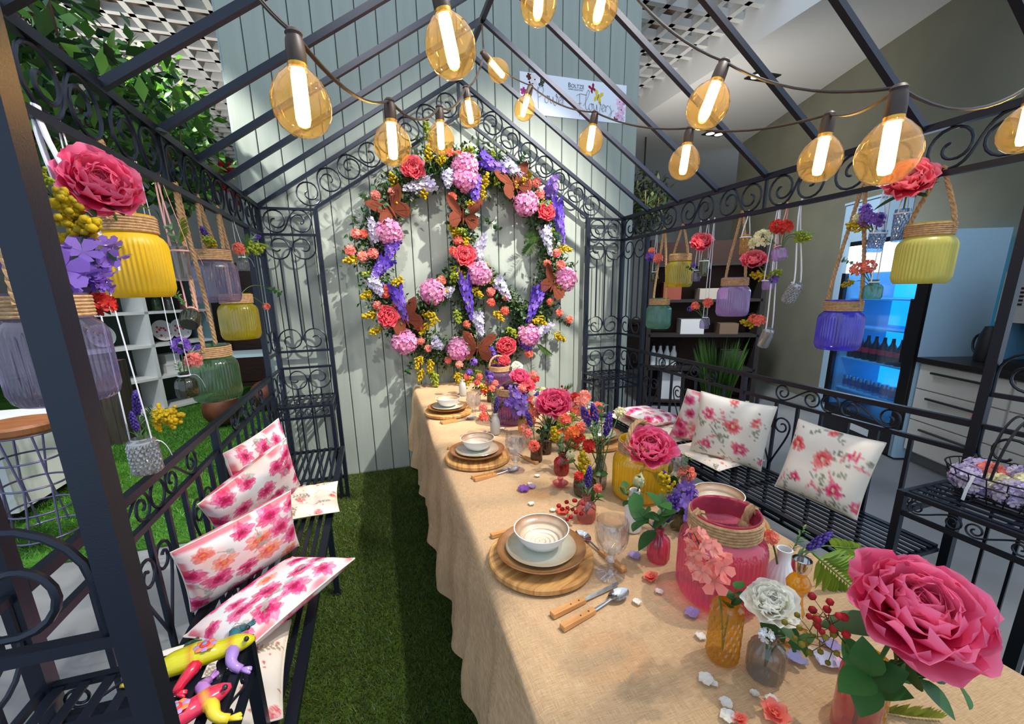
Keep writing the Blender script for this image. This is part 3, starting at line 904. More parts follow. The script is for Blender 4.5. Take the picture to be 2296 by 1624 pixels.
def jar(name_label, loc, R, H, gm, hook=None, tilt=(0, 0, 0), ends=False, group=None, key=None):
    """ribbed lantern jar with a rope-wound neck; hook = world point its handle hangs from"""
    e = empty('lantern_jar', loc, name_label, 'jar', group, rot=tilt)
    k = (round(R, 3), round(H, 3))
    if k not in JARM:
        JARM[k] = MB().lathe(jar_profile(R, H), 240, 48, .02, (.02, H * .66)).mesh('glass_body', None)
    me = JARM[k].copy(); me.materials.clear(); me.materials.append(gm)
    link('glass_body', me, e)
    mb = MB(); a = np.linspace(0, 2 * PI, 36, endpoint=False); rr = H * .19 / 6 / 2
    for i in range(6):
        mb.tube(np.stack([(R * .79 + .002) * np.cos(a), (R * .79 + .002) * np.sin(a), np.full(36, H * .79 + rr * (1 + 2 * i))], 1), rr * 1.08, 6, closed=True)
    mb.build('rope_wrap', ROPE, e)
    zr = H * .9; rx = R * .82
    if hook is not None:
        Mi = (Matrix.Translation(loc) @ Euler(tilt).to_matrix().to_4x4()).inverted()
        h = Mi @ Vector(hook)
        l = bez((-rx, 0, zr), (-rx * 1.0, 0, zr + (h.z - zr) * .3), (h.x - .02, h.y, zr + (h.z - zr) * .75), (h.x - .008, h.y, h.z + .012), 8)
        r = bez((rx, 0, zr), (rx * 1.0, 0, zr + (h.z - zr) * .3), (h.x + .02, h.y, zr + (h.z - zr) * .75), (h.x + .008, h.y, h.z + .012), 8)
        top = np.array([(h.x, h.y, h.z + .018)])
        rope_path(np.concatenate([l, top, r[::-1]]), .0085).build('rope_handle', ROPE, e)
    elif ends == 'arch':
        P = bez((-rx, 0, zr), (-rx, 0, zr + .11), (rx * .6, .02, zr + .12), (rx, 0, zr), 12)
        rope_path(P, .0085).build('rope_handle', ROPE, e)
    elif ends:
        for s in (-1, 1):
            P = bez((s * rx * .93, 0, zr + .01), (s * rx * .95, 0, zr + .035), (s * rx * .7, 0, zr + .03), (s * rx * .66, 0, zr - .015), 8)
            rope_path(P, .0095).build('rope_handle', ROPE, e)
            MB().ball((s * rx * .64, 0, zr - .02), .014, 8, 6).build('rope_knot', ROPE, e)
    return e
BPROF = {
 'bottle': lambda R, H: [(0, 0.002), (R * .9, .002), (R, .012), (R, H * .52), (R * .96, H * .62), (R * .78, H * .72), (R * .5, H * .78), (R * .42, H * .82), (R * .42, H * .93), (R * .52, H * .97), (R * .5, H), (R * .36, H), (R * .34, H * .85)],
 'tall': lambda R, H: [(0, 0.002), (R * .85, .002), (R * .95, .01), (R, H * .4), (R * .97, H * .6), (R * .8, H * .74), (R * .6, H * .84), (R * .55, H * .9), (R * .62, H * .97), (R * .6, H), (R * .48, H), (R * .46, H * .88)],
 'tumbler': lambda R, H: [(0, 0.004), (R * .8, .004), (R * .88, .012), (R, H * .96), (R * .97, H), (R * .9, H * .97), (R * .78, .02)],
 'bulb': lambda R, H: [(0, 0.002), (R * .55, .002), (R * .85, H * .1), (R, H * .3), (R * .95, H * .48), (R * .7, H * .66), (R * .42, H * .8), (R * .38, H * .9), (R * .46, H), (R * .38, H), (R * .32, H * .88)],
 'cylinder': lambda R, H: [(0, 0.002), (R * .92, .002), (R, .008), (R, H * .88), (R * .96, H * .93), (R * .72, H * .97), (R * .7, H), (R * .62, H), (R * .62, H * .9)],
}
def vase(label, loc, R, H, gm, shape='bottle', flutes=18, fd=.05, diamond=False, tilt=(0, 0, 0), group=None, ribbon=None, name='bottle_vase', two=False):
    e = empty(name, loc, label, 'vase', group, rot=tilt)
    n = max(36, flutes * 4) if flutes else 36
    mb = MB(); pr = BPROF[shape](R, H)
    # resample the wall so that the cut pattern has rows to live on
    P = []
    for a, b in zip(pr[:-1], pr[1:]):
        k = max(1, int(abs(b[1] - a[1]) / (H * .05))) if diamond else 1
        for i in range(k): P.append((a[0] + (b[0] - a[0]) * i / k, a[1] + (b[1] - a[1]) * i / k))
    P.append(pr[-1])
    if diamond:
        pr2 = np.array(P); A = np.linspace(0, 2 * PI, n, endpoint=False); V = np.zeros((len(pr2), n, 3))
        for i, (r, z) in enumerate(pr2):
            q = (np.abs(np.sin(flutes / 2 * A + z / H * 16)) + np.abs(np.sin(flutes / 2 * A - z / H * 16))) * .5
            rr = r * (1 + (fd * 1.5 * (q - .5) if .06 * H < z < .86 * H and i < len(pr2) - 3 else 0))
            V[i, :, 0] = rr * np.cos(A); V[i, :, 1] = rr * np.sin(A); V[i, :, 2] = z
        f = [(i * n + q, i * n + (q + 1) % n, (i + 1) * n + (q + 1) % n, (i + 1) * n + q) for i in range(len(pr2) - 1) for q in range(n)]
        mb.add(V.reshape(-1, 3), f)
    else:
        mb.lathe(P, n, flutes, fd, (.01, H * .76))
    mb.build('glass_body', gm, e, smooth=not diamond, sharp=60)
    if ribbon:
        # ribbon = (hook world point, material, width)
        hook, rm, w = ribbon
        Mi = (Matrix.Translation(loc) @ Euler(tilt).to_matrix().to_4x4()).inverted(); h = Mi @ Vector(hook)
        a = np.linspace(0, 2 * PI, 20, endpoint=False); nr = pr[-3][0] * 1.06; zz = H * .87
        mb = MB().tube(np.stack([nr * np.cos(a), nr * np.sin(a), np.full(20, zz)], 1), .003, 5, closed=True)
        mb.build('ribbon_knot', rm, e)
        for s in (-1, 1):
            q = bez((s * nr, 0, zz), (s * nr, 0, zz + .05), (h.x + s * .006, h.y, h.z - .05), (h.x + s * .002, h.y, h.z + .016), 9)
            MB().tube(q, w / 2, 5, flat=.22).build('ribbon', rm, e)
        q = bez((nr, 0, zz), (nr + .02, .005, zz + .01), (nr + .03, .01, zz - .02), (nr + .035, .01, zz - .05), 6)
        MB().tube(q, w / 2, 5, flat=.22).build('ribbon_tail', rm, e)
    return e
# ------------------------------------------------------------------ table
WOODT = mat('trestle_wood', S(150, 116, 80), .6)
e = empty('dining_table', (0.31, -1.65, 0), 'long wooden trestle table hidden under the beige linen cloth', 'table')
MB().box((-0.09, -3.36, .655), (0.71, -0.02, .690)).build('tabletop', WOODT, e, smooth=False, world_coords=True)
for x in (0.0, .62):
    for y in (-3.2, -1.65, -.2):
        MB().box((x - .025, y - .025, .0085), (x + .025, y + .025, .655)).build('leg', WOODT, e, smooth=False, world_coords=True)
ZT = .700
def cloth():
    yv = np.linspace(0.045, -3.4, 230)
    prof = []   # (side param) x offset from edge, z
    us = np.concatenate([np.linspace(-.52, 0, 26), np.linspace(0, 1, 34)[1:-1], np.linspace(0, -.52, 26)])
    nL = 26; nM = 32
    V = []
    for y in yv:
        xl = -0.105 + 0.012 * y + .004 * math.sin(5 * y); xr = .735 - 0.012 * (y + 2.4) if y < -2.0 else .735
        row = []
        for i in range(nL):          # left drape, bottom to top
            t = i / (nL - 1); z = .25 + .018 * math.sin(4.1 * y) + (ZT - .012 - .25) * t
            dn = (1 - t)
            w = .016 * dn ** .7 * math.sin(17 * y + 2.2 * math.sin(3 * y) + dn * 2.0) + .010 * dn * math.sin(38 * y + 4 * dn) + .006 * math.sin(11 * y - 9 * dn)
            row.append((xl - .018 - .055 * dn ** .8 + w * min(1, 3 * dn), y, z))
        row[-1] = (xl - .012, y, ZT - .010)
        for j in range(nM):
            t = j / (nM - 1); x = xl + (xr - xl) * t
            row.append((x, y, ZT - .003 * (abs(2 * t - 1) ** 20) + .0008 * math.sin(9 * x + 3 * y) + .0006 * math.sin(31 * x - 7 * y)))
        for i in range(nL):
            t = 1 - i / (nL - 1); z = .25 + (ZT - .012 - .25) * t; dn = 1 - t
            w = .016 * dn ** .7 * math.sin(15 * y + 1.0) + .008 * dn * math.sin(33 * y)
            row.append((xr + .018 + .05 * dn ** .8 + w * min(1, 3 * dn), y, z))
        V.append(row)
    V = np.array(V); n, m, _ = V.shape
    f = [(i * m + j, i * m + j + 1, (i + 1) * m + j + 1, (i + 1) * m + j) for i in range(n - 1) for j in range(m - 1)]
    return MB().add(V.reshape(-1, 3), f)
def linen_mat():
    m = mat('linen_cloth', S(206, 178, 142), .92, 0, .15)
    nt = m.node_tree; N = nt.nodes; L = nt.links; b = N['Principled BSDF']
    tc = N.new('ShaderNodeTexCoord'); fac = None; outs = []
    for sc in ((900, 40, 40), (40, 700, 40)):
        mp = N.new('ShaderNodeMapping'); mp.inputs['Scale'].default_value = sc
        nz = N.new('ShaderNodeTexNoise'); nz.inputs['Scale'].default_value = 1.0; nz.inputs['Detail'].default_value = 2
        L.new(tc.outputs['Object'], mp.inputs[0]); L.new(mp.outputs[0], nz.inputs[0]); outs.append(nz.outputs[0])
    ad = N.new('ShaderNodeMath'); ad.operation = 'ADD'; L.new(outs[0], ad.inputs[0]); L.new(outs[1], ad.inputs[1])
    cr = N.new('ShaderNodeValToRGB'); cr.color_ramp.elements[0].position = .35; cr.color_ramp.elements[1].position = .68
    hf = N.new('ShaderNodeMath'); hf.operation = 'MULTIPLY'; hf.inputs[1].default_value = .5; L.new(ad.outputs[0], hf.inputs[0])
    cr.color_ramp.elements[0].color = (*S(168, 134, 98), 1); cr.color_ramp.elements[1].color = (*S(206, 174, 136), 1)
    L.new(hf.outputs[0], cr.inputs[0]); L.new(cr.outputs[0], b.inputs['Base Color'])
    bp = N.new('ShaderNodeBump'); bp.inputs['Strength'].default_value = .35; bp.inputs['Distance'].default_value = .001
    L.new(hf.outputs[0], bp.inputs['Height']); L.new(bp.outputs[0], b.inputs['Normal'])
    return m
o = cloth().build('tablecloth', linen_mat(), sharp=0)
tag(o, 'long beige linen tablecloth hanging in folds over the dining table', 'tablecloth')
ZC = ZT + .002

# ------------------------------------------------------------------ place settings
def wood_top():
    m = mat('olive_wood', S(206, 150, 84), .4, 0, .4); nt = m.node_tree; N = nt.nodes; L = nt.links; b = N['Principled BSDF']
    tc = N.new('ShaderNodeTexCoord'); mp = N.new('ShaderNodeMapping'); mp.inputs['Scale'].default_value = (3, 26, 3)
    nz = N.new('ShaderNodeTexNoise'); nz.inputs['Scale'].default_value = 2.2; nz.inputs['Detail'].default_value = 8; nz.inputs['Distortion'].default_value = .8
    cr = N.new('ShaderNodeValToRGB'); cr.color_ramp.elements[0].position = .3; cr.color_ramp.elements[1].position = .7
    cr.color_ramp.elements[0].color = (*S(150, 94, 44), 1); cr.color_ramp.elements[1].color = (*S(224, 172, 104), 1)
    L.new(tc.outputs['Object'], mp.inputs[0]); L.new(mp.outputs[0], nz.inputs[0]); L.new(nz.outputs[0], cr.inputs[0]); L.new(cr.outputs[0], b.inputs['Base Color'])
    return m
WOODB = wood_top()
BARK = mat('board_edge', S(186, 164, 140), .7)
def glaze(name, cin, cout, r, bump=0.0, ringscale=60):
    """reactive glaze: colour runs from the middle to the rim with thrown rings"""
    m = mat(name, cin, .22, 0, .5, coat=.3); nt = m.node_tree; N = nt.nodes; L = nt.links; b = N['Principled BSDF']
    tc = N.new('ShaderNodeTexCoord'); sx = N.new('ShaderNodeSeparateXYZ'); L.new(tc.outputs['Object'], sx.inputs[0])
    cb = N.new('ShaderNodeCombineXYZ'); L.new(sx.outputs[0], cb.inputs[0]); L.new(sx.outputs[1], cb.inputs[1])
    ln = N.new('ShaderNodeVectorMath'); ln.operation = 'LENGTH'; L.new(cb.outputs[0], ln.inputs[0])
    nz = N.new('ShaderNodeTexNoise'); nz.inputs['Scale'].default_value = 18; L.new(tc.outputs['Object'], nz.inputs[0])
    ad = N.new('ShaderNodeMath'); ad.operation = 'MULTIPLY_ADD'; ad.inputs[1].default_value = .3 * r; L.new(nz.outputs[0], ad.inputs[0]); L.new(ln.outputs['Value'], ad.inputs[2])
    dv = N.new('ShaderNodeMath'); dv.operation = 'DIVIDE'; dv.inputs[1].default_value = r * 1.15; L.new(ad.outputs[0], dv.inputs[0])
    cr = N.new('ShaderNodeValToRGB'); cr.color_ramp.elements[0].position = .6; cr.color_ramp.elements[1].position = 1.0
    cr.color_ramp.elements[0].color = (*cin, 1); cr.color_ramp.elements[1].color = (*cout, 1)
    L.new(dv.outputs[0], cr.inputs[0]); L.new(cr.outputs[0], b.inputs['Base Color'])
    if bump:
        mu = N.new('ShaderNodeMath'); mu.operation = 'MULTIPLY'; mu.inputs[1].default_value = ringscale * 2 * PI / r * .12; L.new(ln.outputs['Value'], mu.inputs[0])
        sn = N.new('ShaderNodeMath'); sn.operation = 'SINE'; L.new(mu.outputs[0], sn.inputs[0])
        bp = N.new('ShaderNodeBump'); bp.inputs['Strength'].default_value = bump; bp.inputs['Distance'].default_value = .002
        L.new(sn.outputs[0], bp.inputs['Height']); L.new(bp.outputs[0], b.inputs['Normal'])
    return m
GL_PL = glaze('brown_plate_glaze', S(196, 158, 110), S(134, 84, 42), .122)
GL_SM = glaze('celadon_plate_glaze', S(206, 206, 188), S(176, 150, 114), .1)
GL_BO = glaze('bowl_glaze', S(236, 220, 196), S(158, 112, 72), .075, .8, 52)
WHG = mat('white_glaze', S(236, 236, 236), .25, coat=.3)
board_me = MB().lathe([(0, .002), (.140, .002), (.1445, .006), (.1445, .018), (.141, .022), (0, .022)], 56, wob=.006).mesh('board_disc', [WOODB])
plate_me = MB().lathe([(0, .002), (.07, .002), (.075, .006), (.108, .014), (.122, .026), (.119, .027), (.103, .019), (.07, .012), (0, .011)], 56, wob=.008).mesh('plate_disc', [GL_PL])
small_me = MB().lathe([(0, .001), (.05, .001), (.054, .004), (.082, .010), (.096, .016), (.094, .018), (.08, .0135), (.05, .008), (0, .008)], 56, wob=.006).mesh('plate_disc', [GL_SM])
bowl_in = MB().lathe([(0, .0125), (.03, .0135), (.05, .022), (.064, .038), (.0725, .054)], 48).mesh('bowl_inside', [GL_BO])
bowl_out = MB().lathe([(0, .001), (.028, .001), (.03, .004), (.05, .013), (.066, .034), (.0755, .0545), (.0725, .0545)], 48).mesh('bowl_outside', [WHG])
def goblet(label, x, y):
    e = empty('goblet', (x, y, ZC), label, 'glass')
    R = .041
    MB().lathe([(R * .95, .160), (R, .156), (R * 1.0, .12), (R * .93, .095), (R * .72, .078), (R * .35, .070), (0, .069)], 48, 12, .06, (.07, .145)).build('bowl', G['clear'], e, sharp=30)
    MB().lathe([(R * .9, .159), (R * .93, .12), (R * .85, .098), (R * .62, .083), (0, .078)], 48).build('inner_wall', G['clear'], e, sharp=30)
    MB().lathe([(0, .070), (.012, .069), (.009, .060), (.014, .052), (.016, .046), (.011, .040), (.008, .030), (.011, .016), (.016, .010)], 20, 8, .06).build('stem', G['clear'], e, sharp=30)
    MB().lathe([(.016, .010), (.028, .006), (.0375, .003), (.0375, .0008), (0, .0008)], 40).build('foot', G['clear'], e, sharp=30)
    return e
HANDLE = mat('cutlery_wood', S(206, 150, 92), .45, noise=(12, S(180, 120, 66), (1, 8, 8), .25)); RIVET = mat('rivet', S(70, 50, 36), .4, .5)
def cutlery(kind, label, x, y, ang, tilt=0):
    e = empty(kind, (x, y, ZC), label, 'cutlery', rot=(0, 0, ang))
    m = MB()
    v = []
    for xx, w, h in ((-.105, .008, .006), (-.104, .0092, .0078), (-.012, .0075, .0068), (-.008, .0065, .006)):
        v.append([(xx, -w, .0), (xx, w, .0), (xx, w * .9, h + .003), (xx, -w * .9, h + .003)])
    V = [p for r in v for p in r]; f = [(0, 1, 2, 3), (15, 14, 13, 12)]
    for i in range(3):
        for q in range(4): f.append((i * 4 + q, (i + 1) * 4 + q, (i + 1) * 4 + (q + 1) % 4, i * 4 + (q + 1) % 4))
    MB().add(V, f).build('handle', HANDLE, e, smooth=False)
    for xx in (-.026, -.05): MB().lathe([(0, .0118), (.0019, .0117), (.0019, .009)], 8, at=(xx, 0, -.001)).build('rivet', RIVET, e)
    if kind == 'knife':
        P = [(-.01, -.005), (.085, -.0065), (.1, -.003), (.104, .004), (.095, .006), (-.01, .005)]
        m = MB(); n = len(P); m.add([(a, b, .004) for a, b in P] + [(a, b, .0055) for a, b in P], [tuple(range(n - 1, -1, -1)), tuple(range(n, 2 * n))] + [(i, (i + 1) % n, n + (i + 1) % n, n + i) for i in range(n)])
        m.build('blade', STEEL, e, smooth=False)
    else:
        MB().tube([(-.012, 0, .005), (.02, 0, .007), (.045, 0, .010)], [.0045, .0035, .003], 6, flat=.6).build('neck', STEEL, e)
        if kind == 'spoon':
            nu, nv = 8, 10; V = []
            for i in range(nv + 1):
                t = i / nv; w = .0195 * math.sin(PI * min(1, .06 + t * .94)) ** .62
                for j in range(nu + 1):
                    u = -1 + 2 * j / nu; V.append((.042 + .062 * t, u * w, .010 - .008 * (1 - u * u) * math.sin(PI * t) + .002 * t))
            f = [(i * (nu + 1) + j, i * (nu + 1) + j + 1, (i + 1) * (nu + 1) + j + 1, (i + 1) * (nu + 1) + j) for i in range(nv) for j in range(nu)]
            MB().add(V, f).build('spoon_bowl', STEEL, e, sharp=0)
        else:
            P = [(.043, -.003), (.058, -.011), (.066, -.012), (.066, .012), (.058, .011), (.043, .003)]; n = len(P)
            MB().add([(a, b, .009) for a, b in P] + [(a, b, .0105) for a, b in P], [tuple(range(n - 1, -1, -1)), tuple(range(n, 2 * n))] + [(i, (i + 1) % n, n + (i + 1) % n, n + i) for i in range(n)]).build('fork_root', STEEL, e, smooth=False)
            for q in (-.0105, -.0035, .0035, .0105): MB().tube([(.065, q, .0097), (.09, q, .008), (.104, q * .9, .0105)], [.0019, .0016, .0008], 5).build('tine', STEEL, e)
    return e
def setting(x, y, wh, r):
    for nm, me, dz, lb, cat in (('charger_board', board_me, 0, 'round olive wood charger board ' + wh, 'board'), ('dinner_plate', plate_me, .0225, 'brown glazed dinner plate ' + wh, 'plate'),
                                ('side_plate', small_me, .0345, 'pale celadon side plate ' + wh, 'plate')):
        e = empty(nm, (x, y, ZC + dz), lb, cat, rot=(0, 0, r)); link('board_disc' if 'board' in nm else 'plate_disc', me, e)
        r += 1.1
    e = empty('cereal_bowl', (x + .004, y + .006, ZC + .0435), 'ridged cream bowl ' + wh, 'bowl', rot=(0, 0, r))
    link('inside', bowl_in, e); link('outside', bowl_out, e)
setting(.006, -2.372, 'of the nearest left place setting', .4)
setting(.012, -1.607, 'of the middle left place setting', 1.3)
setting(.012, -.842, 'of the far left place setting near the wall', 2.2)
setting(.605, -2.37, 'of the nearest right place setting behind the rose jar', .9)
setting(.605, -1.60, 'of the middle right place setting behind the yellow jar', 2.9)
setting(.600, -.842, 'of the far right place setting behind the flowers', 0)
goblet('cut glass goblet beside the nearest left place setting', .156, -2.484)
goblet('cut glass goblet beside the middle left place setting', .132, -1.784)
goblet('cut glass goblet beside the far left place setting', .134, -1.023)
goblet('cut glass goblet beside the nearest right place setting', .592, -2.165)
goblet('cut glass goblet beside the middle right place setting', .47, -1.42)
cutlery('knife', 'wooden handled steel knife in front of the nearest left charger', .055, -2.548, .22)
cutlery('spoon', 'wooden handled steel spoon in front of the nearest left charger', .06, -2.585, .26)
cutlery('fork', 'wooden handled fork behind the nearest left charger', .01, -2.205, .12)
cutlery('teaspoon' if 0 else 'spoon', 'dessert spoon lying between nearest left charger and goblet', .178, -2.385, 1.75)
cutlery('spoon', 'wooden handled steel spoon in front of the middle left charger', .05, -1.80, .2)
cutlery('knife', 'wooden handled steel knife in front of the middle left charger', .045, -1.776, .2)
cutlery('fork', 'wooden handled fork behind the middle left charger', .01, -1.435, .1)
cutlery('spoon', 'dessert spoon lying beside the middle left goblet', .205, -1.655, 1.9)
cutlery('spoon', 'wooden handled steel spoon in front of the far left charger', .045, -1.03, .15)
cutlery('knife', 'wooden handled knife in front of the far left charger', .04, -1.007, .15)
cutlery('fork', 'wooden handled fork behind the nearest right charger', .62, -2.195, PI + .1)
cutlery('knife', 'wooden handled knife behind the nearest right charger', .615, -2.172, PI + .1)
# ------------------------------------------------------------------ jars and vases on the table
TJ = [(.363, -2.629), (.481, -2.133), (.315, -1.16), (.47, -.42)]
jar('large rose pink ribbed jar with rope neck near the table front', (.363, -2.629, ZC), .094, .224, G['rose'], ends=True, tilt=(0, 0, -.2))
jar('yellow ribbed jar with rope neck holding a pink peony', (.481, -2.133, ZC), .092, .215, G['yellow'], ends='arch', tilt=(0, 0, .3))
jar('purple jar with rope neck in the middle of the table', (.325, -1.141, ZC), .1, .205, G['purple'], ends=True, tilt=(0, 0, .4))
jar('dark purple jar with rope neck at the wall end of the table', (.47, -.42, ZC), .092, .2, G['purple'], ends='arch')
VZ = {}
def tv(key, phrase, x, y, R, H, gm, shape='bottle', fl_=14, fd=.05, diamond=False):
    vase(phrase[0].lower() + phrase[1:], (x, y, ZC), R, H, gm, shape, fl_, fd, diamond)
    VZ[key] = (x, y, H, phrase)
tv('V1', 'raspberry pink ribbed bottle beside the rose jar', .312, -2.471, .029, .098, G['rose'])
tv('V2', 'amber bottle with diamond relief in front of the rose jar', .234, -2.779, .029, .132, G['amber'], 'cylinder', 16, .12, True)
tv('V3', 'clear smoke ribbed bottle holding the white peony', .28, -2.836, .0315, .098, G['smoke'])
tv('V5', 'white ribbed bulb vase behind the rose jar', .485, -2.69, .036, .135, WHITEC, 'bulb', 20, .02)
tv('V6', 'pale rose ribbed bottle with small red flowers', .223, -2.224, .03, .088, G['pale_rose'])
tv('V7', 'slim white ribbed vase holding a tulip bud', .33, -2.325, .026, .137, WHITEC, 'tall', 22, .03)
tv('V8', 'squat dark olive glass bottle with yellow mimosa', .305, -2.06, .042, .082, G['dark_olive'], 'bottle', 0, 0)
tv('V9', 'deep red ribbed bottle with eucalyptus', .297, -1.874, .03, .09, G['red'])
tv('V10', 'dark brown ribbed bottle with a coral flower', .249, -1.72, .026, .088, G['brown'], 'cylinder')
tv('V11', 'small mauve brown glass beside the dark brown bottle', .325, -1.65, .024, .07, G['brown'], 'cylinder')
tv('V12', 'grey matte ceramic bottle near the middle left goblet', .177, -1.317, .026, .115, MATTE, 'tall', 0, 0)
tv('V13', 'yellow ribbed bottle in front of the purple jar', .325, -1.36, .034, .105, G['amber'])
tv('V14', 'grey ceramic bottle at the wall end of the table', .187, -.441, .027, .12, MATTE, 'tall', 0, 0)
tv('V15', 'olive ribbed tumbler between tulip vase and rose jar', .464, -2.36, .024, .06, G['tumbler'], 'tumbler', 16, .04)
tv('V16', 'green glass bottle under the central pink peony', .40, -1.50, .03, .11, G['green'])
tv('V17', 'clear glass bottle among the flowers beyond the central peony', .50, -1.25, .03, .11, G['smoke'])
tv('V18', 'smoke grey cut bottle holding the tall lavender', .38, -2.04, .022, .13, G['smoke'], 'tall', 12, .08, True)
tv('V19', 'pink ribbed vase under the largest front peony', .325, -2.965, .031, .135, G['pale_rose'], 'cylinder', 14, .06)
tv('V20', 'brown amber diamond bottle at the front right of the table', .372, -2.945, .032, .12, G['amber'], 'cylinder', 16, .12, True)
tv('V21', 'violet glass bottle beyond the purple jar', .30, -.9, .027, .11, G['mauve'])
tv('V22', 'brown glass bottle close to the far place settings', .33, -.68, .027, .11, G['brown'])
tv('V23', 'sky blue ribbed glass beside the raspberry bottle', .345, -2.42, .016, .075, G['skyblue'], 'tumbler', 10, .05)
# amber candle holder with a silver cup
e = empty('candle_holder', (.412, -2.782, ZC), 'honey amber glass candle holder with silver cup', 'candle holder')
MB().lathe([(0, .002), (.032, .002), (.037, .006), (.034, .012), (.02, .018), (.012, .03), (.011, .045), (.017, .055), (.019, .065), (.014, .078), (.012, .10), (.014, .112), (.021, .122), (.0225, .132), (.018, .142), (.012, .15), (.013, .158), (.016, .168)], 32).build('glass_stem', G['honey'], e)
MB().lathe([(.0145, .160), (.0175, .168), (.018, .186), (.0165, .186), (.0155, .170), (0, .169)], 28).build('silver_cup', STEEL, e)
e = empty('candle_dish', (.245, -1.977, ZC), 'little pink glass candle dish beside the red bottle', 'candle holder')
MB().lathe([(0, .001), (.012, .001), (.026, .010), (.03, .017), (.0285, .017), (.024, .012), (0, .006)], 28, 14, .04).build('dish', G['pale_rose'], e)
MB().lathe([(0, .006), (.008, .008), (.006, .02), (.012, .034), (.011, .034), (0, .022)], 16).build('cup', G['pale_rose'], e)
e = empty('candle_holder', (.435, -1.93, ZC), 'dark green glass candlestick behind the yellow jar', 'candle holder')
MB().lathe([(0, .002), (.03, .002), (.032, .008), (.014, .016), (.01, .04), (.018, .055), (.012, .07), (.01, .10), (.019, .115), (.012, .13), (.015, .15), (.013, .15), (0, .14)], 24).build('glass_stem', G['dark_olive'], e)
MB().lathe([(.013, .148), (.0165, .154), (.017, .168), (.0155, .168), (0, .155)], 20).build('silver_cup', STEEL, e)
e = None
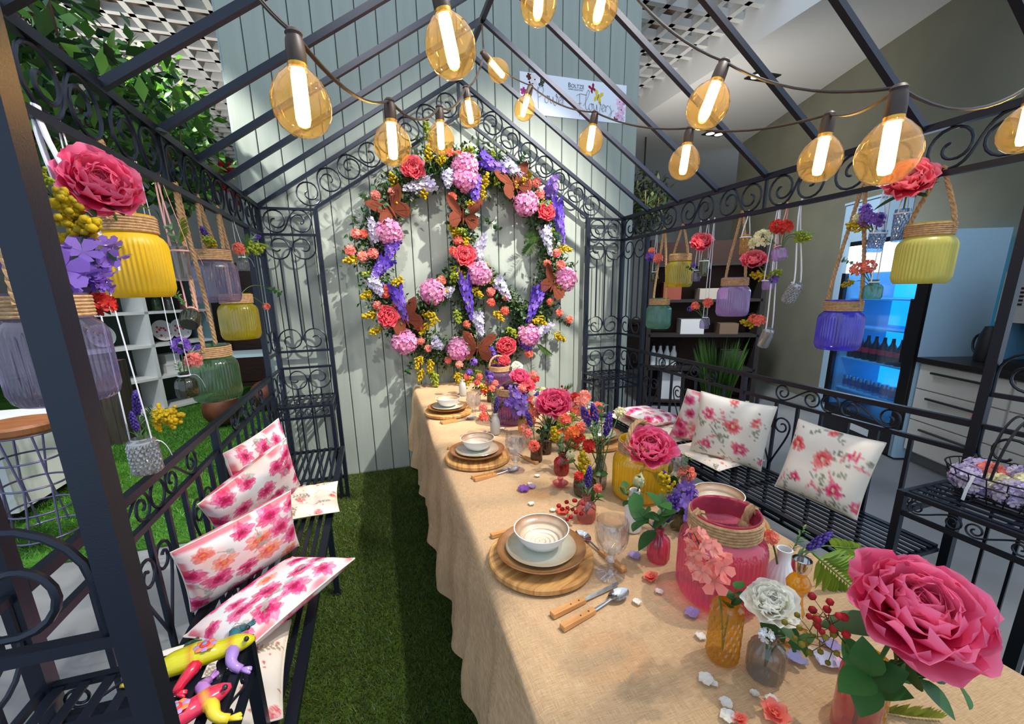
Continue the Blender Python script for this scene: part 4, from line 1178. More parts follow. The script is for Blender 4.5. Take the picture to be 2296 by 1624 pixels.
FLOWERS = [
    ('V2', 'peachspike', (0.107, -2.809, 1.028), 0.113),
    ('V2', 'bigleaf', (0.248, -2.779, 0.869), 0.065),
    ('V3', 'wpeony', (0.272, -2.836, 0.857), 0.102),
    ('V3', 'lav', (0.319, -2.846, 0.868), 0.062),
    ('V3', 'white', (0.231, -2.866, 0.835), 0.033),
    ('V3', 'bigleaf', (0.371, -2.836, 0.749), 0.061),
    ('V5', 'lav', (0.595, -2.712, 0.869), 0.064),
    ('V5', 'fern', (0.730, -2.712, 0.671), 0.214),
    ('V5', 'fern', (0.754, -2.682, 0.761), 0.125),
    ('V5', 'coral', (0.433, -2.692, 0.879), 0.042),
    ('V5', 'herb', (0.527, -2.692, 0.889), 0.082),
    ('V1', 'bigleaf', (0.225, -2.471, 0.874), 0.128),
    ('V1', 'lav', (0.362, -2.471, 0.895), 0.084),
    ('V1', 'bigleaf', (0.304, -2.491, 0.895), 0.093),
    ('V15', 'mim', (0.394, -2.353, 0.897), 0.093),
    ('V15', 'pea', (0.501, -2.353, 0.858), 0.116),
    ('V15', 'coral', (0.509, -2.333, 0.867), 0.066),
    ('V15', 'lav', (0.422, -2.333, 0.891), 0.054),
    ('V15', 'euc', (0.520, -2.323, 0.924), 0.097),
    ('V15', 'violet', (0.515, -2.353, 0.804), 0.055),
    ('V7', 'tulip', (0.335, -2.335, 0.852), 0.107),
    ('V7', 'bigleaf', (0.293, -2.325, 0.858), 0.066),
    ('T2', 'peony', (0.491, -2.173, 0.884), 0.192),
    ('T2', 'bigleaf', (0.628, -2.183, 0.745), 0.144),
    ('V6', 'redf', (0.194, -2.224, 0.860), 0.039),
    ('V6', 'lav', (0.231, -2.224, 0.889), 0.070),
    ('V6', 'coral', (0.262, -2.224, 0.808), 0.037),
    ('V6', 'berry', (0.141, -2.224, 0.744), 0.127),
    ('V6', 'bigleaf', (0.270, -2.224, 0.791), 0.072),
    ('V8', 'mim', (0.291, -2.057, 0.871), 0.111),
    ('V8', 'tulip', (0.248, -2.057, 0.844), 0.088),
    ('V8', 'gfern', (0.364, -2.057, 0.844), 0.121),
    ('V8', 'fern', (0.356, -2.057, 0.802), 0.098),
    ('V18', 'lav', (0.277, -2.077, 1.040), 0.084),
    ('V18', 'lav', (0.327, -2.057, 1.041), 0.086),
    ('V18', 'lav', (0.393, -2.067, 1.004), 0.087),
    ('V18', 'herb', (0.321, -2.077, 0.974), 0.124),
    ('V18', 'leaf', (0.337, -2.107, 0.800), 0.094),
    ('V18', 'redf', (0.323, -2.047, 0.880), 0.064),
    ('V18', 'cream', (0.491, -1.977, 0.969), 0.055),
    ('V18', 'euc', (0.404, -1.997, 1.026), 0.115),
    ('V9', 'euc', (0.288, -1.874, 0.870), 0.106),
    ('V9', 'orange', (0.346, -1.874, 0.872), 0.068),
    ('V9', 'redf', (0.387, -1.854, 0.831), 0.062),
    ('V9', 'mim', (0.255, -1.874, 0.911), 0.087),
    ('V9', 'coral', (0.336, -1.824, 0.914), 0.062),
    ('V10', 'coral', (0.229, -1.740, 0.782), 0.065),
    ('V10', 'lav', (0.204, -1.720, 0.938), 0.075),
    ('V10', 'peach', (0.209, -1.720, 0.835), 0.057),
    ('V10', 'leaf', (0.295, -1.720, 0.848), 0.096),
    ('V11', 'cream', (0.468, -1.653, 0.807), 0.078),
    ('V11', 'cream', (0.534, -1.653, 0.744), 0.075),
    ('V11', 'orange', (0.412, -1.653, 0.781), 0.074),
    ('V11', 'gmim', (0.466, -1.653, 0.871), 0.123),
    ('V16', 'peony', (0.407, -1.550, 0.888), 0.195),
    ('V16', 'coral', (0.320, -1.500, 0.848), 0.078),
    ('V16', 'peach', (0.567, -1.500, 0.875), 0.089),
    ('V16', 'coral', (0.614, -1.500, 0.800), 0.090),
    ('V16', 'orange', (0.295, -1.530, 0.822), 0.064),
    ('V16', 'leaf', (0.367, -1.550, 0.786), 0.128),
    ('V16', 'cream', (0.659, -1.500, 0.736), 0.091),
    ('V16', 'berry', (0.528, -1.400, 0.925), 0.115),
    ('V16', 'redf', (0.587, -1.400, 0.876), 0.079),
    ('V17', 'peach', (0.724, -1.250, 0.835), 0.096),
    ('V17', 'cream', (0.466, -1.250, 0.885), 0.073),
    ('V17', 'euc', (0.427, -1.250, 0.913), 0.097),
    ('V17', 'white', (0.768, -1.250, 0.765), 0.092),
    ('V17', 'coral', (0.670, -1.250, 0.762), 0.086),
    ('V13', 'pea', (0.266, -1.339, 0.951), 0.136),
    ('V13', 'lav', (0.331, -1.339, 0.929), 0.078),
    ('V13', 'peach', (0.319, -1.339, 0.937), 0.060),
    ('V13', 'violet', (0.239, -1.359, 0.872), 0.068),
    ('V13', 'lav', (0.409, -1.339, 0.910), 0.093),
    ('V12', 'herb', (0.170, -1.317, 0.915), 0.114),
    ('V12', 'lav', (0.193, -1.317, 0.901), 0.078),
    ('V12', 'peach', (0.116, -1.317, 0.850), 0.059),
    ('V12', 'coral', (0.111, -1.347, 0.812), 0.063),
    ('V12', 'leaf', (0.228, -1.317, 0.886), 0.083),
    ('T3', 'peony', (0.393, -1.091, 0.934), 0.133),
    ('T3', 'cpeony', (0.420, -1.141, 0.895), 0.101),
    ('V14', 'coral', (0.222, -0.441, 0.837), 0.063),
    ('V14', 'peach', (0.171, -0.441, 0.928), 0.069),
    ('V14', 'mim', (0.270, -0.441, 0.834), 0.108),
    ('V14', 'violet', (0.274, -0.441, 0.940), 0.076),
    ('V14', 'leaf', (0.212, -0.441, 0.757), 0.083),
    ('V14', 'coral', (0.393, -0.341, 0.747), 0.074),
    ('V21', 'violet', (0.266, -0.900, 0.907), 0.065),
    ('V21', 'coral', (0.276, -0.900, 0.845), 0.060),
    ('V21', 'mim', (0.201, -0.900, 0.879), 0.081),
    ('V21', 'leaf', (0.185, -0.900, 0.831), 0.081),
    ('V21', 'peach', (0.548, -0.900, 0.913), 0.067),
    ('V22', 'lav', (0.284, -0.750, 0.935), 0.074),
    ('V22', 'gmim', (0.214, -0.750, 0.940), 0.085),
    ('V22', 'redf', (0.621, -0.750, 0.849), 0.072),
    ('V22', 'violet', (0.313, -0.750, 0.898), 0.063),
    ('T4', 'cpeony', (0.506, -0.420, 0.920), 0.111),
    ('T4', 'wpeony', (0.584, -0.470, 0.883), 0.097),
    ('V16', 'peach', (0.271, -1.520, 0.788), 0.064),
    ('V16', 'leaf', (0.329, -1.530, 0.773), 0.118),
    ('V16', 'leaf', (0.517, -1.530, 0.797), 0.132),
    ('V16', 'gmim', (0.468, -1.560, 0.720), 0.119),
    ('V16', 'cream', (0.361, -1.450, 0.894), 0.066),
    ('V16', 'euc', (0.291, -1.480, 0.898), 0.108),
    ('V17', 'coral', (0.783, -1.300, 0.776), 0.090),
    ('V17', 'leaf', (0.800, -1.300, 0.696), 0.139),
    ('V17', 'orange', (0.745, -1.350, 0.639), 0.084),
    ('V17', 'peach', (0.599, -1.250, 0.860), 0.084),
    ('V17', 'gfern', (0.667, -1.250, 0.897), 0.137),
    ('V11', 'orange', (0.369, -1.650, 0.785), 0.073),
    ('V11', 'leaf', (0.347, -1.650, 0.767), 0.102),
    ('V11', 'redf', (0.494, -1.650, 0.715), 0.067),
    ('V11', 'euc', (0.542, -1.670, 0.693), 0.115),
    ('V9', 'coral', (0.386, -1.854, 0.880), 0.065),
    ('V9', 'leaf', (0.333, -1.884, 0.820), 0.089),
    ('V9', 'cream', (0.398, -1.874, 0.808), 0.062),
    ('V13', 'coral', (0.371, -1.360, 0.871), 0.069),
    ('V13', 'leaf', (0.279, -1.380, 0.850), 0.102),
    ('V13', 'orange', (0.347, -1.360, 0.845), 0.064),
    ('V13', 'peach', (0.429, -1.340, 0.812), 0.066),
    ('V21', 'coral', (0.203, -0.900, 0.926), 0.054),
    ('V21', 'redf', (0.227, -0.900, 0.833), 0.054),
    ('V21', 'leaf', (0.269, -0.900, 0.809), 0.093),
    ('V21', 'gmim', (0.548, -0.900, 0.850), 0.096),
    ('V22', 'peach', (0.361, -0.680, 0.826), 0.060),
    ('V22', 'coral', (0.239, -0.680, 0.842), 0.053),
    ('V22', 'leaf', (0.214, -0.680, 0.814), 0.082),
    ('V22', 'violet', (0.188, -0.680, 0.915), 0.058),
]
PETALS = [
    ('coral_big', 0.244, -2.536, 0.041),
    ('white', 0.162, -2.595, 0.023),
    ('white', 0.232, -2.583, 0.022),
    ('white', 0.229, -2.725, 0.023),
    ('white', 0.165, -2.812, 0.029),
    ('white', 0.173, -2.823, 0.017),
    ('white', 0.228, -2.863, 0.018),
    ('white', 0.247, -2.882, 0.022),
    ('white', 0.164, -2.861, 0.024),
    ('white', 0.149, -2.882, 0.028),
    ('lilac', 0.257, -2.668, 0.037),
    ('lilac', 0.257, -2.442, 0.037),
    ('violet', 0.104, -1.961, 0.047),
    ('lilac', 0.139, -1.950, 0.034),
    ('blue', 0.368, -2.831, 0.040),
    ('paleblue', 0.415, -2.856, 0.048),
    ('pink', 0.441, -2.882, 0.052),
    ('lilac', 0.464, -2.829, 0.037),
    ('white', 0.412, -2.828, 0.025),
    ('white', 0.439, -2.852, 0.023),
    ('coral_big', 0.228, -2.904, 0.048),
    ('coral_big', 0.163, -2.894, 0.028),
    ('white', 0.145, -2.138, 0.024),
    ('white', 0.093, -2.071, 0.025),
    ('white', 0.194, -1.870, 0.025),
    ('white', 0.142, -1.923, 0.021),
    ('white', 0.190, -1.265, 0.033),
    ('white', 0.237, -1.259, 0.034),
    ('coral', 0.172, -2.157, 0.045),
    ('lilac', 0.146, -0.666, 0.036),
    ('pink', 0.125, -1.279, 0.033),
    ('white', 0.089, -1.281, 0.028),
    ('pink', 0.430, -2.905, 0.033),
]
JARS = {'T2': (.481, -2.133, .215, 'leaning out of the yellow jar'), 'T3': (.325, -1.141, .205, 'leaning out of the purple jar'), 'T4': (.47, -.42, .2, 'leaning out of the dark purple jar')}
for key, kind, head, size in FLOWERS:
    if key in JARS: x, y, h, wh = JARS[key]
    else:
        x, y, h, ph = VZ[key]; wh = 'in the ' + ph
    lb = wh
    lb = clip16(KNAME[kind][1] + ' ' + lb)[len(KNAME[kind][1]) + 1:]
    stem_flower(kind, (x, y, ZC + .02), head, size, lb)
# the largest peony and its company at the front right
PX = Vector((.313, -3.005, .968))
stem_flower('peony', (.325, -2.965, ZC + .02), PX, .192, 'rising large at the front right of the table', 1, face=(-.30, -.35, .9))
for k, hd, sz in (('berry', (.205, -2.96, .975), .10), ('seed', (.20, -2.945, .93), .12), ('bigleaf', (.235, -3.02, .90), .12), ('bigleaf', (.40, -3.03, .93), .12), ('leaf', (.43, -3.0, .90), .12), ('bigleaf', (.36, -3.06, .90), .11)):
    stem_flower(k, (.325, -2.965, ZC + .03), hd, sz, 'below the largest front peony')
for k, hd, sz in (('violet', (.43, -2.985, .86), .05), ('coral', (.475, -3.0, .86), .05), ('berry', (.45, -2.96, .90), .09), ('euc', (.50, -2.95, .88), .1)):
    stem_flower(k, (.372, -2.945, ZC + .03), hd, sz, 'in the brown amber diamond bottle')
# loose blossoms and petals scattered on the cloth
def petal_mesh(c, n, seed):
    r = random.Random(seed); mb = MB()
    for k in range(n):
        P, f, t = petal(1, .55, .08 + r.uniform(0, .2), .25, .3, .1, 2, 3, r.uniform(0, 6)); P = rotz(P, 2 * PI * k / n + r.uniform(-.2, .2))
        mb.add(P, f, np.array(c) * r.uniform(.85, 1.05))
    return mb.mesh('petals', FLORA, sharp=0)
PCOL = {'white': (S(250, 248, 240), 5, 'small white blossom'), 'lilac': (S(186, 170, 226), 4, 'lilac petal cluster'), 'violet': (S(146, 98, 204), 5, 'violet blossom'), 'blue': (S(170, 178, 230), 3, 'pale blue petal'), 'paleblue': (S(214, 214, 238), 4, 'pale blue white blossom'), 'pink': (S(242, 196, 216), 4, 'pale pink blossom'), 'coral': (S(240, 110, 84), 5, 'coral red blossom')}
PM = {}
def near(x, y):
    best = None
    for nm, px, py in (('nearest left charger', .006, -2.372), ('middle left charger', .012, -1.607), ('far left charger', .012, -.842), ('rose jar', .363, -2.629), ('amber diamond bottle', .234, -2.779), ('clear smoke bottle', .28, -2.836), ('amber candle holder', .412, -2.782), ('raspberry bottle', .312, -2.471), ('pale rose bottle', .223, -2.224), ('red bottle', .297, -1.874), ('dark brown bottle', .249, -1.72), ('grey matte bottle', .177, -1.317), ('pink front vase', .325, -2.965), ('nearest left goblet', .156, -2.484)):
        d = math.hypot(x - px, y - py)
        if best is None or d < best[0]: best = (d, nm)
    return best[1]
for i, (k, x, y, s) in enumerate(PETALS):
    if k == 'coral_big':
        o = link('loose_blossom', carn(i, S(240, 96, 84), S(255, 160, 140)).mesh('blossom', FLORA, sharp=0), None, (x, y, ZC + .004), (random.uniform(-.3, .3), random.uniform(-.3, .3), i), s * .55); lb = 'ruffled coral blossom'
    else:
        c, n, lb = PCOL[k]
        if (k, i % 2) not in PM: PM[(k, i % 2)] = petal_mesh(c, n, i)
        o = link('loose_blossom', PM[(k, i % 2)], None, (x, y, ZC + .001), (random.uniform(-.12, .12), random.uniform(-.12, .12), i * 1.7), s * .55)
    lb += ' lying on the cloth by the ' + near(x, y)
    tag(o, lb, 'blossom'); _used.setdefault(lb, []).append(o)
o = link('fern_frond', fern(3, S(150, 160, 60), S(110, 124, 44)).mesh('fern', LEAFM, sharp=0), None, (.40, -2.952, ZC + .003), (-PI / 2, 0.0, 0.75), .1); o.rotation_euler = (PI / 2, 0, 0.95)
tag(o, 'olive fern frond lying flat at the front of the cloth', 'fern frond')
# ------------------------------------------------------------------ jars and vases hanging from the eaves
def hjar(lb, y, z, x, gm, hy=None, tilt=(0, 0, 0), hz=None):
    sx = 1 if x > 0 else -1
    return jar(lb, (x, y, z), .089, .232, gm, hook=(XR - .0 if sx > 0 else XL, hy if hy is not None else y, (hz or Z2) + .006), tilt=(tilt[0], tilt[1], tilt[2] + PI / 2))
hjar('big mauve glass jar hanging behind the front left post', -2.182, 1.214, -1.03, G['mauve'])
hjar('frosted deep yellow jar hanging on the left under a peony', -1.785, 1.429, -1.03, FROST_Y)
hjar('mauve ribbed jar hanging in the middle of the left side', -1.102, 1.40, -1.03, G['mauve'])
hjar('olive yellow jar hanging nearest the wall on the left', -.847, 1.211, -1.03, G['olive_yellow'])
hjar('green ribbed jar hanging lowest on the left', -1.315, 1.006, -1.03, G['green'])
hjar('bright yellow jar hanging near the back right corner', -.747, 1.423, 1.715, G['olive_yellow'])
hjar('green teal jar hanging lowest in the back right corner', -.549, 1.116, 1.715, G['teal'])
hjar('lilac jar hanging in the middle of the right side', -1.245, 1.247, 1.715, G['lilac'])
hjar('violet blue jar hanging low before the fridge', -1.887, 1.124, 1.715, G['blue'])
hjar('frosted pale yellow jar hanging highest on the right', -2.162, 1.42, 1.715, FROST_P)
HV = {}
def hv(key, lb, x, y, z, R, H, gm, shape, fl_, fd, dia=False, tilt=(0, 0, 0), rib=None, w=.006, hy=None):
    hook = (XL if x < 0 else XR, y if hy is None else hy, Z2 + .006)
    vase(lb, (x, y, z), R, H, gm, shape, fl_, fd, dia, tilt, ribbon=(hook, rib or RIBBON_W, w), name='hanging_vase')
    HV[key] = (x, y, z, H, lb)
lx = -1.03; rx = 1.715
hv('a', 'silver diamond cut vase hanging lowest on the left', lx, -1.951, .945, .034, .105, G['silver'], 'cylinder', 16, .16, True, w=.008)
hv('b', 'dark grey ribbed vase hanging behind the white ribbon', lx, -2.03, 1.49, .036, .09, G['smoke'], 'cylinder', 14, .06, tilt=(0, .3, 0), w=.026)
hv('c', 'small dark olive bottle tilted below the yellow frosted jar', lx, -1.479, 1.33, .032, .085, G['dark_olive'], 'bottle', 12, .04, tilt=(-.8, 0, 0), rib=RIBBON_P)
hv('d', 'small olive bottle hanging beside the green jar', lx, -1.60, 1.085, .034, .09, G['dark_olive'], 'bottle', 10, .04)
hv('e', 'tall smoke grey vase between yellow and mauve jars', lx, -1.44, 1.49, .028, .12, G['smoke'], 'tumbler', 12, .05, rib=RIBBON_P)
hv('f', 'small pale vase hanging by the left back corner', lx, -.62, 1.56, .03, .085, G['smoke'], 'bottle', 12, .04)
hv('g', 'sky blue diamond vase hanging before the fridge header', rx, -1.975, 1.555, .030, .095, G['skyblue'], 'tumbler', 14, .12, True, tilt=(.1, 0, 0))
hv('h', 'teal bottle hanging before the blue fridge door', rx, -2.0, 1.36, .034, .085, G['teal'], 'bottle', 12, .04)
hv('i', 'silver diamond vase hanging tilted on a long white ribbon', rx, -1.60, 1.34, .03, .11, G['silver'], 'cylinder', 16, .16, True, tilt=(.45, 0, 0), w=.009)
hv('j', 'grey ribbed vase hanging lowest on the right', rx, -1.485, 1.09, .03, .11, G['silver'], 'cylinder', 14, .08, tilt=(.3, 0, 0), w=.009)
hv('k', 'purple ribbed bottle hanging under red flowers', rx, -1.53, 1.56, .036, .08, G['lilac'], 'bottle', 12, .05, tilt=(-.3, 0, 0), rib=RIBBON_P)
hv('l', 'golden diamond vase hanging close to the beam', rx, -1.29, 1.60, .028, .115, G['amber'], 'tumbler', 16, .12, True, w=.008)
hv('m', 'lilac cup hanging under the coral peony', rx, -1.475, 1.40, .031, .062, G['lilac'], 'tumbler', 12, .05)
hv('n', 'tiny mauve bottle beside the bright yellow jar', rx, -.915, 1.46, .028, .085, G['mauve'], 'bottle', 12, .05)
hv('o', 'tiny clear bottle hanging left of the lilac jar', rx, -1.03, 1.155, .029, .085, G['mauve'], 'bottle', 12, .05)
hv('p', 'pale yellow glass tube under the smaller hanging peony', rx, -.98, 1.49, .027, .115, G['tumbler'], 'tumbler', 12, .05)
hv('q', 'slim blue cut cone vase under the highest right peony', rx, -2.06, 1.59, .026, .13, G['skyblue'], 'tumbler', 14, .12, True)
hv('r', 'small green bottle hanging above the teal jar', rx, -.46, 1.47, .028, .085, G['dark_olive'], 'bottle', 12, .05)
HF = [('b', 'mim', (-.99, -2.119, 1.66), .14), ('b', 'mim', (-.95, -2.10, 1.60), .17), ('b', 'gmim', (-1.0, -2.187, 1.70), .09), ('b', 'leaf', (-.98, -2.06, 1.62), .1),
 ('a', 'lav', (-1.03, -1.925, 1.18), .065), ('a', 'lav', (-1.03, -1.97, 1.13), .055), ('a', 'gfern', (-1.02, -1.886, 1.12), .08), ('a', 'mim', (-1.02, -1.72, 1.045), .16), ('a', 'mim', (-1.02, -1.80, 1.09), .1),
 ('d', 'violet', (-1.03, -1.583, 1.267), .075), ('d', 'peach', (-1.02, -1.53, 1.205), .075), ('d', 'lav', (-1.03, -1.42, 1.25), .07), ('d', 'herb', (-1.03, -1.63, 1.21), .08),
 ('e', 'fern', (-1.03, -1.40, 1.72), .12), ('e', 'euc', (-1.03, -1.5, 1.68), .1), ('c', 'herb', (-1.03, -1.53, 1.44), .07),
 ('f', 'coral', (-1.02, -.70, 1.671), .08), ('f', 'gmim', (-.95, -.46, 1.69), .16), ('f', 'fern', (-.95, -.40, 1.73), .13), ('f', 'lav', (-.97, -.40, 1.77), .08), ('f', 'gfern', (-1.0, -.55, 1.75), .12),
 ('r', 'violet', (1.70, -.43, 1.66), .1), ('r', 'coral', (1.70, -.52, 1.64), .09), ('r', 'coral', (1.70, -.44, 1.70), .07),
 ('p', 'cpeony', (1.70, -.957, 1.695), .165), ('m', 'cpeony', (1.69, -1.391, 1.555), .155), ('m', 'mim', (1.69, -1.37, 1.49), .12), ('m', 'violet', (1.70, -1.52, 1.46), .06), ('m', 'gmim', (1.70, -1.56, 1.50), .12),
 ('k', 'cream', (1.70, -1.42, 1.68), .12), ('k', 'cream', (1.70, -1.37, 1.66), .08), ('k', 'redf', (1.70, -1.55, 1.72), .09), ('k', 'redf', (1.70, -1.50, 1.73), .09), ('k', 'fern', (1.70, -1.70, 1.69), .13), ('k', 'gmim', (1.70, -1.70, 1.65), .12),
 ('j', 'coral', (1.70, -1.459, 1.235), .085), ('j', 'coral', (1.70, -1.42, 1.245), .07), ('j', 'mim', (1.70, -1.33, 1.22), .11), ('j', 'bigleaf', (1.70, -1.41, 1.285), .08),
 ('o', 'coral', (1.70, -1.06, 1.325), .08), ('o', 'coral', (1.70, -.95, 1.30), .075), ('o', 'violet', (1.70, -.90, 1.28), .05), ('o', 'leaf', (1.70, -.99, 1.33), .09),
 ('n', 'violet', (1.70, -.90, 1.57), .05), ('n', 'leaf', (1.70, -.86, 1.56), .08),
 ('g', 'violet', (1.70, -1.942, 1.70), .085), ('g', 'violet', (1.70, -1.925, 1.74), .065), ('g', 'violet', (1.70, -1.98, 1.69), .08), ('g', 'mim', (1.70, -1.85, 1.69), .12), ('g', 'cream', (1.70, -1.90, 1.71), .05),
 ('h', 'coral', (1.70, -1.932, 1.49), .075), ('h', 'coral', (1.70, -1.976, 1.50), .075), ('h', 'euc', (1.70, -1.86, 1.54), .08), ('h', 'mim', (1.70, -1.87, 1.42), .07),
 ('q', 'cpeony', (1.67, -2.089, 1.797), .2)]
for key, kind, head, size in HF:
    x, y, z, H, lb = HV[key]
    words = lb.split(); d = KNAME[kind][1]
    lab = clip16(d + ' in the ' + lb)[len(d) + 1:]
    stem_flower(kind, (x, y, z + H * .35), head, size, lab)
# blooms resting on the hanging jars
stem_flower('peony', (-1.03, -1.80, 1.55), (-.985, -1.985, 1.69), .195, 'leaning from the frosted deep yellow jar', 2, face=(.55, -.75, .35))
stem_flower('pea', (-1.03, -2.17, 1.40), (-.93, -2.06, 1.55), .16, 'rising from the big mauve jar')
stem_flower('pea', (-1.03, -2.17, 1.40), (-.94, -2.10, 1.50), .10, 'rising from the big mauve jar')
stem_flower('violet', (-1.03, -2.17, 1.40), (-.95, -2.13, 1.46), .055, 'rising from the big mauve jar')
stem_flower('bigleaf', (-1.03, -2.17, 1.40), (-.95, -2.08, 1.545), .09, 'rising from the big mauve jar')
stem_flower('redf', (-1.03, -2.17, 1.38), (-.98, -2.09, 1.42), .07, 'rising from the big mauve jar')
stem_flower('mim', (-1.03, -1.10, 1.60), (-1.0, -1.14, 1.67), .09, 'on the mauve ribbed jar at the left')
stem_flower('lav', (-1.03, -1.10, 1.60), (-1.02, -1.20, 1.71), .075, 'on the mauve ribbed jar at the left')
stem_flower('gmim', (-1.03, -1.10, 1.60), (-1.0, -1.22, 1.66), .09, 'on the mauve ribbed jar at the left')
stem_flower('coral', (-1.03, -.84, 1.39), (-.93, -.70, 1.37), .05, 'on the olive yellow jar at the left')
stem_flower('leaf', (-1.03, -.84, 1.39), (-.86, -.62, 1.43), .12, 'on the olive yellow jar at the left')

# ------------------------------------------------------------------ peace sign of flowers on the wall
wr = empty('flower_peace_sign', (.35, .02, 1.63), 'big peace sign wreath of artificial flowers hanging on the sage wall', 'wreath')
CX, CZ, RR = .352, 1.632, .715
def band_leaves(n, seed):
    r = np.random.default_rng(seed); P0 = []
    for i in range(n):
        k = r.random()
        if k < .66:
            a = r.uniform(0, 2 * PI); rad = RR + r.normal(0, .062); x, z = CX + .97 * rad * math.cos(a), CZ + rad * math.sin(a)
        elif k < .83:
            t = r.uniform(-1, 1); x, z = CX - .02 + r.normal(0, .045), CZ + t * RR
        else:
            t = r.uniform(0, 1); s = 1 if r.random() < .5 else -1; x, z = CX + s * t * .5 + r.normal(0, .04), CZ + .02 - t * .47 + r.normal(0, .04)
        P0.append((x, -.005 - abs(r.normal(0, .045)), z))
    return P0
def leaf_mass(pts, L, W, cols, seed):
    r = random.Random(seed); mb = MB()
    for p in pts:
        P, f = leaf_shape(L * r.uniform(.6, 1.3), W * r.uniform(.7, 1.2), .2, 2)
        mb.add(orient(P, r.uniform(0, 6.3), r.uniform(-1.2, 1.2), p, r.uniform(-1, 1)), f, np.array(cols[r.randrange(len(cols))]) * r.uniform(.7, 1.2))
    return mb
o = leaf_mass(band_leaves(12000, 3), .042, .012, [GREEN, DGREEN, S(74, 100, 58), S(96, 112, 64)], 4).build('foliage', LEAFM, wr, sharp=0, world_coords=True); o['kind'] = 'stuff'
# the wire hoop it is tied to
a = np.linspace(0, 2 * PI, 60, endpoint=False)
mb = MB().tube(np.stack([CX + .97 * RR * np.cos(a), np.full(60, .03), CZ + RR * np.sin(a)], 1), .012, 6, closed=True)
mb.bar((CX - .02, .03, CZ - RR), (CX - .02, .03, CZ + RR), .018); mb.bar((CX, .03, CZ), (CX + .5, .03, CZ - .48), .018); mb.bar((CX, .03, CZ), (CX - .5, .03, CZ - .48), .018)
mb.build('hoop', mat('moss_binding', S(66, 62, 40), .9), wr, world_coords=True)
def wput(nm, kind, x, z, size, yy=-.075, face=None, var=None, zdir=None, scale=None):
    o = link(nm, fl(kind, random.randrange(3) if var is None else var), wr, loc=(x, yy, z), scale=size)
    o.matrix_parent_inverse = Matrix.Translation(-wr.location); o.rotation_mode = 'QUATERNION'
    v = Vector(face) if face else Vector((random.uniform(-.35, .35), -1, random.uniform(-.1, .4)))
    o.rotation_quaternion = quat_z(v) @ Quaternion((0, 0, 1), random.uniform(0, 6)); return o
for i, (x, z) in enumerate([(-0.03, 2.25), (0.96, 2.0), (0.31, 1.68), (-0.28, 1.26), (0.62, 0.99)]): wput('peony', 'cpeony', x, z, .092 if i != 1 else .08, -.115, (random.uniform(-.2, .2), -1, .25))
for x, z in [(0.34, 2.30), (0.34, 2.22), (0.8, 2.07), (-0.22, 1.84), (0.42, 1.56), (0.06, 1.43), (1.14, 1.51), (-0.17, 1.07), (0.23, 0.99), (0.81, 1.07)]: wput('hydrangea', 'hyd', x, z, .1, -.1, (0, -1, .2))
for x, z in [(-0.17, 2.1), (-0.29, 2.08), (0.24, 2.38), (0.3, 2.37), (0.24, 2.09), (0.33, 2.17), (0.82, 2.21), (0.92, 2.14), (0.89, 2.22), (-0.44, 1.83), (-0.39, 1.83), (-0.49, 1.72), (-0.41, 1.68), (-0.34, 1.7), (0.27, 1.8), (0.23, 1.72), (0.13, 1.51), (0.51, 1.42), (0.51, 1.34), (0.63, 1.38), (0.62, 1.27), (0.98, 1.63), (1.1, 1.62), (1.06, 1.71), (1.01, 1.33), (1.09, 1.24), (1.18, 1.18), (0.31, 1.18), (0.32, 1.08), (-0.28, 1.42), (-0.34, 1.34), (-0.21, 1.35), (-0.06, 1.18), (-0.05, 1.07), (-0.0, 1.01), (0.15, 0.91), (0.82, 0.92), (0.77, 1.09), (-0.26, 1.46)]:
    wput('geranium', random.choice(('coral', 'peach')), x, z, random.uniform(.038, .05), -.095)
for x, z in [(0.16, 2.32), (0.2, 2.36), (0.57, 2.22), (0.35, 1.85), (0.23, 1.59), (0.39, 1.44), (-0.09, 2.01), (0.03, 2.09), (0.47, 2.1), (-0.47, 1.67), (-0.18, 1.51), (-0.41, 1.43), (-0.35, 1.14), (0.05, 1.22), (0.22, 1.26), (-0.07, 0.93), (0.01, 0.89), (-0.06, 0.83), (0.67, 1.12), (0.92, 1.2), (1.07, 1.04), (1.11, 1.76), (-0.01, 1.18), (0.2, 0.78), (0.55, 1.24), (0.5, 0.91), (-0.38, 1.26), (0.48, 2.2), (0.27, 1.85)]:
    d = Vector((x - CX, 0, z - CZ)); d = d.normalized() if d.length > .4 else Vector((random.uniform(-1, 1), 0, random.uniform(-1, 1)))
    wput('mimosa', random.choice(('mim', 'mim', 'gmim')), x - d.x * .05, z - d.z * .05, .14, -.07, d + Vector((random.uniform(-.5, .5), -.5, random.uniform(-.5, .5))))
def wline(nm, kind, l, k):
    for x0, z0, x1, z1 in l:
        v = Vector((x1 - x0, -.03, z1 - z0)); L = v.length
        o = wput(nm, kind, x0, z0, 1, -.09, v); w = k / max(L, .08); o.scale = (L * w * 1.0, L * w * 1.0, L * 1.05)
wline('delphinium', 'delph', [(0.44, 2.37, 0.63, 2.27), (0.41, 2.21, 0.41, 2.06), (1.05, 2.1, 1.1, 1.81), (-0.2, 1.79, -0.24, 1.67), (-0.24, 1.67, -0.35, 1.55), (-0.22, 1.49, -0.15, 1.23), (0.3, 1.56, 0.34, 1.25), (0.92, 1.43, 0.81, 1.19), (0.78, 1.03, 0.82, 0.95), (0.48, 0.96, 0.54, 0.9)], .17)
